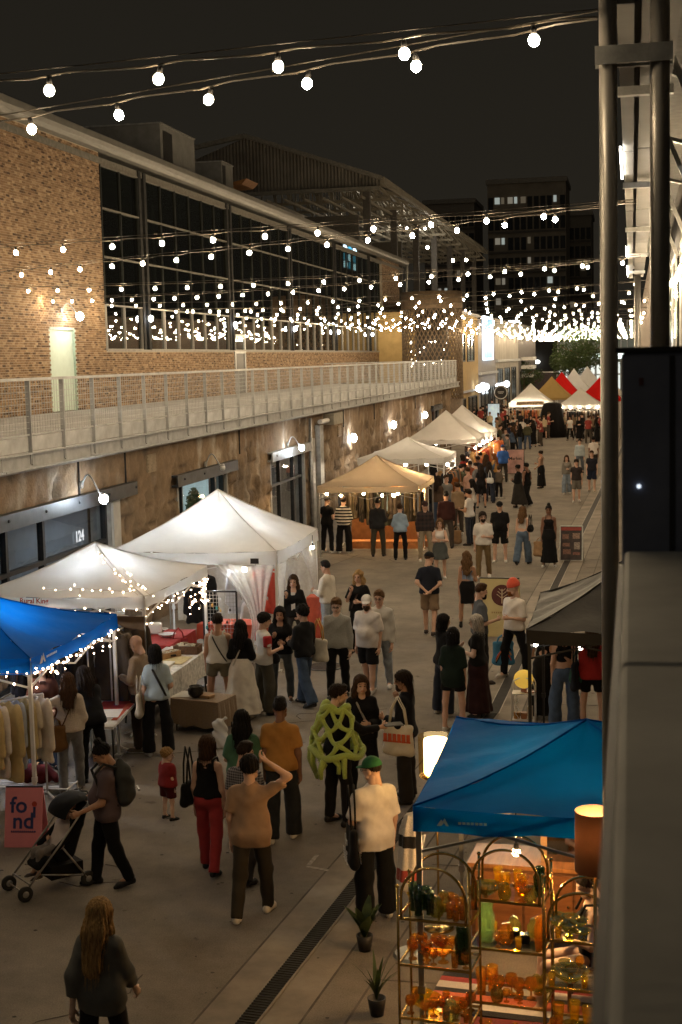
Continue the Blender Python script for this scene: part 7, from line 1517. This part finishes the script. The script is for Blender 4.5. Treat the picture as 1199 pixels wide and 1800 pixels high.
# ---- lime net cape
lc = person(598,1448,1.80,-48,'person wearing a puffy lime green net cape over black clothes', LNG(K,inf=.016), PNT(KB), ('short','dark'), 'light', 'stand', ('out','bent'), K, look=-18)
def netcape(root):
    o = empty('net_cape', 'puffy lime green net cape with large holes on the black clad person', 'cape', root.location, root.rotation_euler.z); q = MB(); m = cloth((172,196,60),'knit'); s_ = root['_s']
    def pt(u, t): a = 2*math.pi*u; r = .165+.20*t**.75+.025*math.sin(u*19+t*4); return Vector((r*math.cos(a)*1.12, r*math.sin(a)*.8-.03, (1.47-.54*t+.03*math.sin(u*25+t*3))*s_))
    rows, n = 4, 6; J = {}
    def node(r, h2): 
        k_ = (r, h2 % (2*n))
        if k_ not in J: J[k_] = (random.gauss(0,.009), random.gauss(0,.022) if 0 < r < rows else 0)
        du, dt = J[k_]; return h2/(2*n)+du, r/rows+dt
    for r in range(rows):
        for k in range(n):
            for sg in (1,-1):
                u0, t0 = node(r, 2*k+(r % 2)); u1, t1 = node(r+1, 2*k+(r % 2)+sg)
                if u1-u0 > .5: u1 -= 1
                if u0-u1 > .5: u1 += 1
                pts = [pt(u0+(u1-u0)*x, t0+(t1-t0)*x)-Vector((0,0,.02*math.sin(x*3.14))) for x in np.linspace(0,1,6)]; q.tube(pts, [.044,.032,.027,.027,.032,.044], 8)
    q.tube([pt(k/24,0) for k in range(24)], .045, 8, True); q.tube([pt(k/28,1.) for k in range(28)], .042, 8, True); o2 = q.build('net', m, o, True)
    q = MB()
    for k in range(8):
        u = .52+k*.06; a = pt(u, 1.); L = random.uniform(.18,.4); q.tube([a, a+Vector((random.gauss(0,.05),random.gauss(0,.05),-L*.5)), a+Vector((random.gauss(0,.08),random.gauss(0,.07),-L))], [.042,.036,.026], 7)
    q.build('tassel', m, o, True); return o
netcape(lc)
flat('menu_card', 'dark folded card held out by the person in the net cape', 'card', wpt(lc,'_wrist',0)+Vector((.16,.06,.02)), (.24,.18,.012), .4, mat('dark_card', (.05,.045,.035), .6))
w = person(640,1402,1.68,192,'brown haired woman in a black top facing the net cape wearer', LNG(K,hem=.86), PNT(K), ('long','brown'), 'light', 'stand', ('down','bent'), K, fem=True, girth=1.12, look=12); cross_strap(w, cloth((150,140,130)), 1, .016)
m13 = person(716,1408,1.76,82,'bearded man in a dark jacket with a tote on his shoulder', JKT((26,27,34),(210,206,200)), PNT((48,44,40),k='wide',inf=.004), ('mullet','dark'), 'tan', 'stand', ('strap','bent'), K, beard='dark')
def redprint(r, w, h, d):
    q = MB()
    for sy in (-1,1):
        for i in range(6): q.box((-w*.36+i*w*.145, sy*(d*.62), -h*.42), (w*.10,.012,.10)); q.box((-w*.36+i*w*.145, sy*(d*.62), -h*.42-.05), (w*.13,.012,.02))
    q.build('red_print', mat('orange_red_ink', (.55,.09,.03), .7), r)
bag_on(m13, 'tote_bag', 'cream tote with bold red lettering on the dark jacket man', (-.26,.02,1.10), .44, .40, cloth((216,206,186)), .36, 1.5, deco=redprint)
m14 = person(662,1616,1.74,38,'man in a green cap and white tee seen from behind', TEE((214,204,196),inf=.03,sl=.9,hem=.80), PNT((26,26,26),k='wide',inf=.006), ('buzz','dark'), 'light', 'stand', ('down','bent'), (206,202,196), hat=('cap',(30,98,56)), look=28, girth=1.08, glasses=True)
def waves(r, w, h, d):
    q = MB()
    for k in range(6): q.tube([(-w*.3+w*.6*i/14, -d*.75-.004, -h*.62-k*.022+.012*math.sin(i*.9+k)) for i in range(15)], .004, 4); q.tube([(-w*.3+w*.6*i/14, d*.75+.004, -h*.62-k*.022+.012*math.sin(i*.9+k)) for i in range(15)], .004, 4)
    for sy in (-1,1): q.box((-w*.1,sy*(d*.7),-h*.4),(.06,.01,.05)); q.box((w*.12,sy*(d*.66),-h*.36),(.02,.01,.10))
    q.build('white_print', WHITE_INK, r)
bag_on(m14, 'tote_bag', 'black tote with a white wave print on the green cap man', (-.27,-.02,1.06), .42, .40, cloth(KB), .42, 1.25, deco=waves)
# ---- at the blue tent
person(82,1352,1.66,205,'long haired vendor in a brown cardigan behind the shirt rail', JKT((96,54,36),(70,40,30),hem=.80), PNT(JEAN,'denim',k='wide'), ('long','brown'), 'light', 'stand', ('bent','rest'), K, fem=True)
w = person(128,1392,1.68,22,'woman in a cream sweater reaching over the shirt rail', LNG((200,184,162),'knit',inf=.032,hem=.93), PNT((116,116,116),'denim'), ('long','brown'), 'light', 'walk', ('bent','side'), (90,80,76), fem=True, stride=.18); cross_strap(w, cloth((96,66,34)), 1, .01)
bag_on(w, 'shoulder_bag', 'brown leather bucket bag behind the woman in the cream sweater', (-.18,-.14,.98), .26, .34, mat('brown_leather', (.16,.075,.02), .45), .1, .3)
person(166,1372,1.66,40,'dark haired woman in black leaning over the table', LNG((30,30,34),inf=.036), PNT(K), ('long','dark'), 'light', 'stand', ('push','push'), K, fem=True, lean=22)
# ---- at the cream tent
person(250,1318,1.78,82,'bald man in a tan jumper browsing the coats', LNG((148,122,92),'knit',inf=.026), PNT((58,46,38)), None, 'light', 'stand', ('rest','bent'), (110,96,80), nod=20)
w = person(280,1326,1.68,28,'person with dark bobbed hair in a pale blue tee', TEE((176,196,206),inf=.024,sl=.85), PNT(KB,k='wide',inf=.004), ('bob','black'), 'light', 'stand', ('rest','down'), (200,196,190), fem=True); cross_strap(w, BLK, -1, .02)
bag_on(w, 'tote_bag', 'canvas tote hanging from the person in the pale blue tee', (-.26,-.02,.98), .36, .36, cloth((196,182,156)), .24, 1.3)
w = person(388,1258,1.72,8,'person in a white sleeveless top and khaki shorts', TNK((216,212,204),hem=.94), SHO((112,104,84),len=.55), ('short','dark'), 'tan', 'stand', ('bent','down'), (206,200,190)); cross_strap(w, BLK, -1)
w = person(428,1262,1.64,4,'woman in a black jumper and long white skirt', LNG(K,inf=.02,hem=1.03), SKT((214,204,188),.10,.20,nf=8), ('long','black'), 'light', 'stand', ('bent','bent'), (200,190,180), fem=True); cross_strap(w, cloth((190,180,160)), 1)
w = person(468,1254,1.70,-55,'person in a white tee with red sleeves and cargo trousers', TEE((210,204,196),inf=.02), PNT((72,68,56),k='wide'), ('messy','black'), 'light', 'stand', ('bent','down'), K)
for i in range(2):
    f = Field((-.12,-.12,-.32),(.12,.12,.04), .018); f.cap((0,0,-.02),(0,0,-.20),.075,.07,.02); X, Y, Z = f.grids(); f.F = np.maximum(f.F, -.17-Z+0*X); f.F = np.maximum(f.F, Z-.02+0*X); V, Q = f.mesh(); me = to_me('red_sleeve', V, Q); me.materials.append(cloth((186,24,30))); link('red_sleeve', me, w, loc=[Vector(w['_shoulder'][0:3]), Vector(w['_shoulder'][3:6])][i]+Vector((.02 if i == 0 else -.02,0,.0)))
bag_on(w, 'waist_bag', 'black waist bag on the person with red sleeves', (.02,.16,1.02), .30, .16, cloth(K), 0, 0, .1)
person(497,1232,1.66,188,'dark haired woman in a black cardigan and grey jeans facing us', JKT(K,(60,56,56)), PNT((84,90,92),'denim'), ('long','black'), 'tan', 'stand', ('phone','bent'), (70,50,40), fem=True)
m24 = person(538,1240,1.74,62,'man in a black jacket stepping forward with a cream tote', JKT((34,34,36)), PNT((64,84,112),'denim',k='wide',inf=.006), ('curly','black'), 'light', 'walk', ('bent','bent'), (30,30,32), stride=.26)
bag_on(m24, 'tote_bag', 'cream tote with a yellow strap on the stepping man', (.26,-.10,1.12), .38, .38, cloth((208,198,176)), .34, 1.6, smt=cloth((196,150,40)))
person(520,1158,1.68,186,'long haired woman in a black jacket at the lace curtain', JKT(K,(214,210,204)), PNT((70,66,64)), ('long','brown'), 'light', 'stand', ('strap','rest'), K, fem=True)
person(578,1132,1.74,70,'young man in a cream jumper and pale jeans at the white tent', LNG((212,200,180),'knit',inf=.024), PNT((156,162,166),'denim'), ('fade','black'), 'tan', 'stand', ('down','bent'), (216,210,200))
# ---- centre group
person(596,1226,1.77,184,'man with glasses in a pale grey sweater and black trousers', LNG((150,150,144),'knit',inf=.022), PNT(K), ('short','lbrown'), 'pale', 'walk', ('down','down'), K, glasses=True, nod=16, stride=.16)
person(650,1216,1.74,158,'bearded man in a white cap, white polo and black shorts', TEE((208,198,190),inf=.03,sl=.9,hem=.84), SHO(K,len=.95), ('buzz','brown'), 'light', 'walk2', ('down','down'), (196,190,184), hat=('cap',(214,210,206)), beard='brown', girth=1.2, look=24, stride=.14)
person(671,1212,1.80,176,'man with glasses in a white pullover and pale jeans', LNG((196,192,184),inf=.026), PNT((142,152,164),'denim'), ('short','lbrown'), 'light', 'walk', ('down','down'), (216,210,204), glasses=True, stride=.16)
w = person(634,1148,1.68,172,'blonde woman in a black tee with her hand at her mouth', TEE(K,inf=.028,sl=.9), PNT(K), ('wavy','blond'), 'light', 'stand', ('mouth','bent'), K, fem=True, girth=1.1); cross_strap(w, cloth((70,52,44)), -1, .014)
person(757,1116,1.78,-6,'man in a dark polo and khaki shorts with hands behind his back', TEE((34,37,48),inf=.02,sl=.8), SHO((138,112,84),len=.9), ('buzz','brown'), 'light', 'walk2', ('back','back'), (50,40,36), hat=('cap',(28,28,30)), look=-35, beard='brown', stride=.18)
person(823,1102,1.66,2,'woman in a strapless pale blue top, black skirt and boots', TNK((128,150,182),'strapless',hem=1.08), SKT(K,.56,.03), ('wavy','lbrown'), 'tan', 'stand', ('bent','down'), K, fem=True, shoek=1)
# ---- right group
person(846,1200,1.80,-68,'bearded man in a grey shirt facing the orange beanie', TEE((84,88,94),sl=.9), PNT((34,33,35)), ('fade','brown'), 'light', 'stand', ('bent','down'), (44,32,26), beard='dark')
ob = person(906,1192,1.80,142,'man in an orange beanie, white tee and black trousers', TEE((216,206,194),inf=.026,sl=.9), PNT(K), None, 'light', 'wide', ('down','bent'), (190,184,176), hat=('beanie',(232,76,26)), beard='ginger', look=-40)
def swirl(r, w, h, d):
    for k, c in enumerate([(206,60,30),(220,150,40),(30,36,70)]):
        q = MB(); 
        for sy in (-1,1): q.tube([(-w*.35+w*.7*i/10, sy*d*.72, -h*.75+h*.45*math.sin(i*.3+k*.35)+k*.03-.03) for i in range(11)], .013, 5)
        q.build('swirl', cloth(c), r, True)
bag_on(ob, 'shopping_bag', 'bright blue shopper with red swirls hanging by the orange beanie man', tuple(Vector(ob['_wrist'][0:3])+Vector((.03,.02,-.20))), .40, .42, cloth((60,140,186)), .12, .9, deco=swirl)
person(781,1256,1.68,-58,'woman with a dark bob in a black top smiling to her side', LNG(K,inf=.022), PNT(DJEAN,'denim',k='wide'), ('bob','black'), 'light', 'stand', ('bent','hug'), (200,196,190), fem=True)
person(799,1286,1.66,-14,'woman in a dark green tee with a white headband and bare legs', TEE((28,42,34),inf=.034,sl=.95,hem=.78), SHO(K,len=.55), ('bob','black'), 'light', 'stand', ('down','down'), (190,186,180), fem=True, hat=('band',(206,200,194)))
person(842,1258,1.68,78,'silver haired woman in a black top and long maroon skirt', TEE(K,inf=.02), SKT((52,28,28),.08,.11), ('bob','grey'), 'pale', 'stand', ('down','bent'), K, fem=True, girth=1.08, glasses=True)
person(957,1262,1.64,-20,'woman in a long black strappy dress under the black tent', TNK(K,'cami',hem=1.02), SKT(K,.08,.10), ('bun','dark'), 'light', 'stand', ('phone','rest'), K, fem=True)
w = person(993,1282,1.68,6,'woman in a black crop top and wide jeans under the black tent', TNK(K,hem=1.14), PNT((74,96,128),'denim',k='wide'), ('pony','brown'), 'light', 'stand', ('down','down'), K, fem=True)
bag_on(w, 'shoulder_bag', 'shiny green bag on the hip of the woman in wide jeans', (.20,-.12,1.0), .24, .22, mat('green_satin', (.02,.09,.06), .3), .3, .5)
w = person(1042,1285,1.66,4,'woman in a red jumper and black shorts under the black tent', LNG((186,24,22),inf=.026,hem=.9), SHO(K,len=.6), ('long','brown'), 'light', 'stand', ('down','down'), K, fem=True)
bag_on(w, 'tote_bag', 'dark tote on the shoulder of the woman in the red jumper', (-.24,-.06,1.10), .34, .42, cloth((40,44,54)), .36, 1.2)
vs_ = Vector((atY(1034,1560,12.35).x+.02,12.35,0)); person(0,0,1.66,100,'seated vendor in a black top beside the drum shade lamp', TNK(K,hem=1.0), SKT((70,18,22),.62,.10), ('bun','dark'), 'pale', 'sit', ('bent','bent'), K, fem=True, pos=vs_, nod=20)
q = MB(); q.box((0,0,.45),(.42,.42,.04)); [q.box((sx*.18,sy*.18,.22),(.035,.035,.44)) for sx in (-1,1) for sy in (-1,1)]; q.build('stool', WOOD, None, loc=vs_+Vector((0,0,-.04)), label='square wooden stool under the seated vendor', cat='stool')
# ---- crowd at the grey tent
person(577,972,1.74,-25,'man in a black cap and black tee at the jacket rail end', TEE(K), PNT(K), ('buzz','dark'), 'light', 'stand', ('bent','bent'), (190,186,180), hat=('cap',(26,26,28)))
person(606,972,1.72,-5,'person in a white striped black jumper at the jacket rail', LNG(stripem('striped_yoke', S(28,27,28), S(206,200,190), 'Z', 11),'knit'), PNT(K,k='wide'), ('short','dark'), 'light', 'stand', ('bent','bent'), (190,186,180))
person(666,978,1.74,2,'person in a dark shirt and olive trousers at the jacket rail', LNG((42,42,44),hem=.86), PNT((70,64,50)), ('fade','black'), 'tan', 'stand', ('bent','down'), K)
person(705,984,1.64,6,'woman in a pale blue sweatshirt and black leggings', LNG((136,160,184),inf=.028), PNT(K), ('bun','brown'), 'light', 'stand', ('bent','bent'), K, fem=True)
person(738,952,1.68,160,'woman in a cream top inside the warm lit grey tent', LNG((206,176,140)), PNT(K), ('long','ginger'), 'light', 'stand', ('bent','rest'), K, fem=True)
person(749,986,1.74,195,'man in a plaid overshirt, khaki trousers and cap by the tent leg', LNG(stripem('dark_plaid', S(58,44,42), S(30,28,32), 'check', 9),inf=.03), PNT((150,134,108)), ('buzz','dark'), 'light', 'stand', ('down','down'), (206,200,194), hat=('cap',(54,32,30)))
person(786,964,1.76,10,'man in a dark maroon shirt with his back turned', LNG((62,34,32),inf=.028), PNT((70,62,56)), ('fade','black'), 'tan', 'stand', ('down','down'), K, girth=1.1)
bagp = Vector((at(803,958,0).x,at(803,958,0).y,.46)); tote('paper_bag', 'brown paper bag held low beside the dark maroon shirt', bagp, .32, .4, mat('kraft_paper', (.30,.18,.09), .8), .12, .3)
person(775,1018,1.62,186,'long haired woman in a white top, grey skirt and white boots', TNK((214,204,196),hem=1.04), SKT((78,82,80),.58,.10,nf=12), ('wavy','lbrown'), 'light', 'walk', ('bent','hug'), (220,214,208), fem=True, shoek=1, stride=.14)
person(826,958,1.76,72,'man in a white tee and dark jeans seen from the side', TEE((208,202,196)), PNT(DJEAN,'denim'), ('short','dark'), 'tan', 'stand', ('down','bent'), (40,30,26))
person(851,1016,1.78,176,'bearded man in a white tee and khaki trousers walking to us', TEE((210,202,192),inf=.024,sl=.8), PNT((118,94,56)), ('mullet','dark'), 'light', 'walk', ('down','bent'), (214,208,200), beard='dark', look=22, stride=.18)
person(880,988,1.74,182,'man in a black tee, black shorts and white sneakers', TEE(K,inf=.028,sl=.9), SHO(K,len=.9), ('buzz','dark'), 'light', 'stand', ('down','down'), (220,214,206), hat=('cap',(22,22,24)), girth=1.1)
w = person(920,992,1.66,-12,'long haired woman in a white top and flared jeans walking away', TNK((200,190,180),hem=1.02), PNT((84,104,128),'denim',k='wide'), ('long','lbrown'), 'light', 'walk', ('down','down'), K, fem=True)
bag_on(w, 'shoulder_bag', 'small black shoulder bag on the woman in flared jeans', (.22,.0,1.12), .22, .18, cloth(K), .28, 1.4)
w = person(966,996,1.72,178,'woman in a long black sundress carrying a paper bag', TNK(K,'cami',hem=1.02), SKT(K,.12,.08), ('topknot','black'), 'brown', 'stand', ('down','down'), (200,196,190), fem=True, girth=1.12)
tote('paper_bag', 'brown paper bag in the hand of the woman in the long sundress', wpt(w,'_wrist',0)+Vector((-.05,0,-.1)), .34, .4, mat('kraft_paper', (.30,.18,.09), .8), .1, .1)
# ---- mid street
person(912,893,1.70,60,'woman in a black dress walking left near the poster board', LNG(K,hem=1.0), SKT((44,40,36),.15,.12), ('bun','black'), 'brown', 'walk', ('bent','bent'), K, fem=True, shoek=1)
person(927,890,1.72,50,'companion in a black outfit just behind the woman in the black dress', TNK(K,hem=.95), PNT(K,k='wide'), ('short','black'), 'brown', 'walk', ('bent','down'), (206,200,196))
person(952,858,1.66,70,'woman in a tan top and long black skirt standing alone', TNK((150,120,96),hem=1.02), SKT(K,.1,.08), ('bun','dark'), 'tan', 'stand', ('bent','rest'), K, fem=True, girth=1.1)
person(997,868,1.64,182,'girl in a grey top and pale jeans walking to us', LNG((122,116,106)), PNT((120,134,148),'denim',k='wide'), ('long','brown'), 'light', 'walk', ('down','bent'), (200,196,190), fem=True, stride=.14)
person(1014,882,1.70,186,'person in a dark tee and grey shorts beside the girl', TEE((54,46,44)), SHO((112,106,96),len=.95), ('messy','dark'), 'light', 'walk', ('down','down'), (206,200,194), stride=.16)
person(1041,864,1.76,178,'man in a navy tee and navy shorts near the drain end', TEE((38,38,46)), SHO((34,40,60),len=.95), ('short','brown'), 'light', 'walk2', ('down','down'), (180,160,140), stride=.16)
person(1020,832,1.72,176,'person in a pale blue shirt behind the walking pair', LNG((160,172,176)), PNT((92,100,110),'denim'), ('short','dark'), 'light', 'walk', ('down','down'), K)
person(1044,830,1.80,4,'man in a white tee walking away close to the post', TEE((214,204,194)), SHO((60,56,52)), ('short','black'), 'brown', 'walk', ('down','down'), (200,196,190))
# ---- cluster at the joined white tents
person(802,922,1.66,-30,'woman in a yellow top and pink trousers under the warm lights', LNG((212,150,60)), PNT((196,150,130)), ('long','ginger'), 'light', 'stand', ('bent','bent'), (214,206,196), fem=True)
person(776,905,1.64,-20,'long blond haired woman turned to the shirts', LNG((196,130,50)), PNT((60,48,40)), ('longer','blond'), 'light', 'stand', ('lift','bent'), K, fem=True)
person(824,905,1.78,60,'man in a pale pink shirt under the warm bulbs', TEE((196,150,130)), PNT((66,58,54)), ('short','brown'), 'light', 'stand', ('bent','bent'), K)
person(832,926,1.66,75,'dark haired woman in a white tee facing the warm tents', TEE((206,198,190)), PNT(K), ('long','black'), 'light', 'stand', ('bent','rest'), K, fem=True)
person(847,893,1.70,10,'person in a black tee and shorts among the shoppers', TEE(K), SHO(K), ('long','dark'), 'tan', 'stand', ('down','bent'), K, fem=True)
w = person(861,884,1.66,-10,'woman in a dark jacket and jeans with a white bag', LNG((54,56,60)), PNT(DJEAN,'denim',k='wide'), ('long','dark'), 'light', 'stand', ('bent','down'), K, fem=True)
bag_on(w, 'shoulder_bag', 'white bag on the back of the woman in the dark jacket', (.08,-.16,1.02), .24, .2, cloth((200,198,190)), .3, 0)
person(878,876,1.30,-40,'child in a brown jumper next to the woman with the white bag', LNG((92,80,66)), PNT(K), ('short','brown'), 'light', 'stand', ('bent','down'), (190,186,180))
person(885,848,1.76,12,'man in a royal blue shirt by the pink poster board', TEE((40,92,170),inf=.03,sl=.9), PNT((60,56,54)), ('buzz','dark'), 'light', 'stand', ('bent','bent'), K, hat=('cap',(44,70,110)), girth=1.15)
person(871,838,1.74,30,'man in a cream tee beside the royal blue shirt', TEE((216,204,186)), PNT((120,106,88)), ('short','dark'), 'light', 'stand', ('bent','down'), K)
person(846,862,1.68,30,'shopper in an orange top close to the hanging red shirts', TEE((206,110,50)), PNT((70,50,40)), ('bun','dark'), 'light', 'stand', ('lift','bent'), K, fem=True)
person(815,868,1.70,60,'shopper in a red top under the joined white tents', TEE((176,40,34)), PNT(K), ('bob','dark'), 'light', 'stand', ('bent','bent'), K, fem=True)
person(763,880,1.70,-40,'vendor in black behind the table of the white tent', TEE(K), PNT(K), ('long','black'), 'light', 'stand', ('bent','bent'), K, fem=True, res=.03)
# ---- more shoppers pressed along the left stalls
random.seed(21); MPR = []
MORE = [(790,912,20,'black jacket','long black hair'),(812,898,-40,'olive shirt','short hair'),(838,884,60,'grey jumper','a bun'),(856,874,-20,'denim shirt','long brown hair'),(828,880,10,'rust shirt','short dark hair'),(848,850,30,'black tee','bobbed hair'),(862,846,-60,'white blouse','long blond hair'),(838,846,45,'dark green shirt','short hair'),(876,822,0,'black hoodie','short black hair'),(890,806,170,'grey tee','short brown hair'),(884,794,20,'brown coat','long dark hair'),(896,792,-30,'navy jumper','short hair'),(872,806,60,'red cardigan','a dark bun'),(760,928,-60,'black shirt','dark bob'),(806,940,40,'tan overshirt','short brown hair'),(870,864,100,'mustard top','long ginger hair'),(856,832,20,'pale shirt','short grey hair')]
MC = {'black jacket':K,'olive shirt':(78,76,52),'grey jumper':(112,108,104),'denim shirt':(74,92,118),'rust shirt':(150,74,38),'black tee':K,'white blouse':(204,196,186),'dark green shirt':(34,50,40),'black hoodie':(30,30,32),'grey tee':(120,118,114),'brown coat':(84,64,48),'navy jumper':(36,42,62),'red cardigan':(150,36,32),'black shirt':K,'tan overshirt':(150,122,88),'mustard top':(190,136,44),'pale shirt':(186,184,176)}
for i, (x, y, hd, tp, hr) in enumerate(MORE):
    fm = any(k in hr for k in ('long','bun','bob')); hk = ('long' if 'long' in hr else 'bun' if 'bun' in hr else 'bob' if 'bob' in hr else 'short'); hc = 'black' if 'black' in hr else 'blond' if 'blond' in hr else 'ginger' if 'ginger' in hr else 'grey' if 'grey' in hr else 'brown' if 'brown' in hr else 'dark'
    MPR.append(person(x,y,random.uniform(1.62,1.8),hd,'shopper in a %s with %s in the stall crowd' % (tp, hr), (TEE if 'tee' in tp else LNG)(MC[tp]), PNT(random.choice([K,DJEAN,(70,62,54),JEAN])), (hk,hc), random.choice(['light','light','tan','brown']), 'stand', random.choice([('bent','down'),('bent','bent'),('down','down'),('lift','bent')]), random.choice([K,(200,196,190)]), fem=fm, res=.034, group='shoppers along the left stalls'))
# ---- far crowd: small figures, shared builds
PROTO = []
random.seed(11)
far_specs = [(TEE((40,38,40)),PNT(K),('short','dark'),'light',False),(LNG((70,60,54)),PNT(DJEAN,'denim'),('long','brown'),'light',True),(TEE((206,198,188)),PNT(K),('bob','black'),'tan',True),(LNG(K),SKT(K,.2,.1),('long','dark'),'light',True),(TEE((150,50,40)),PNT((80,70,60)),('short','brown'),'light',False),(LNG((120,100,76)),PNT((54,50,48)),('fade','black'),'brown',False),(TEE((190,170,130)),SHO((90,80,66)),('short','lbrown'),'light',False)]
spots = [(903,780),(910,783),(926,778),(938,786),(948,779),(899,765),(957,772),(915,766),(931,764),(905,752),(893,772),(885,760),(877,768),(868,752),(858,748),(850,742),(842,738),(838,748),(846,756),(833,740),(862,762),(873,744),(881,738),(890,745),(896,738),(965,770),(1008,768),(1016,764),(1024,772),(1031,765),(1038,770),(1046,764),(1052,772),(1000,764),(992,768),(1012,758),(1028,757),(985,764),(1050,782),(944,762),(921,752),(854,734),(866,736),(906,790),(918,774),(934,770),(952,784),(900,758),(911,759),(925,760),(938,755),(1003,774),(1019,776),(1035,779),(1044,775),(996,759),(1006,753),(1020,751),(1040,757),(1053,760),(887,752),(876,756),(862,744),(850,750),(840,730),(848,727),(858,727),(870,730),(880,730),(890,730),(834,756),(828,750),(826,738)]
LOOKS = ['dark tee','brown jumper','white tee','black dress','red tee','tan jumper','sand tee']
def where(x, y):
    if x < 870: return 'by the far left shops'
    if x < 900: return 'left of the far bannered tent'
    if x < 970: return 'before the far bannered tent'
    return 'before the far tent with round bulbs'
protos = []; CNT = {}
def copy_tree(o, parent=None):
    c = o.copy(); COL.objects.link(c); c.parent = parent
    for ch in list(o.children): copy_tree(ch, c)
    return c
for i, (x, y) in enumerate(spots):
    k = i % 7; p = at(x,y,0); hd = random.choice([0,20,-30,180,160,90,-90,45]); lab = 'far shopper in a %s %s, %s of them' % (LOOKS[k], where(x,y), ORD[CNT.setdefault((k,where(x,y)), 0)]); CNT[(k,where(x,y))] += 1
    if i < 7:
        t_, b_, h_, s_, fm = far_specs[k]; o = person(0,0,random.uniform(1.62,1.8),hd,lab,t_,b_,h_,s_,random.choice(['stand','walk']),random.choice([('bent','down'),('down','down'),('bent','bent')]),fem=fm,pos=p,res=.04,group='far crowd of shoppers'); protos.append(o)
    else:
        o = copy_tree(protos[k]); o.location = p; o.rotation_euler.z = math.radians(hd); s_ = random.uniform(.94,1.05); o.scale = (s_,s_,s_); o['label'] = lab
# ---- more shoppers between the stalls and the far tents, copies of the stall crowd turned other ways
spots2 = [(868,812),(880,800),(893,816),(902,806),(858,822),(845,836),(832,858),(818,884),(800,902),(786,924),(772,930),(842,872),(866,832),(889,776),(875,782),(860,790),(905,772),(915,792),(928,790),(940,776),(852,806),(836,826),(822,842)]
for i, (x, y) in enumerate(spots2):
    src = MPR[i % len(MPR)]; o = copy_tree(src); o.location = at(x,y,0); o.rotation_euler.z += math.radians(random.choice([40,-50,90,150,-120])); s_ = random.uniform(.95,1.05); o.scale = (s_,s_,s_)
    tp, hr = MORE[i % len(MORE)][3:5]; o['label'] = 'second shopper in a %s with %s, farther into the crowd' % (tp, hr) if i < len(MORE) else 'third shopper in a %s with %s, deepest in the crowd' % (tp, hr)
for o in bpy.data.objects:
    for k in ('_shoulder','_wrist','_s'):
        if k in o: del o[k]
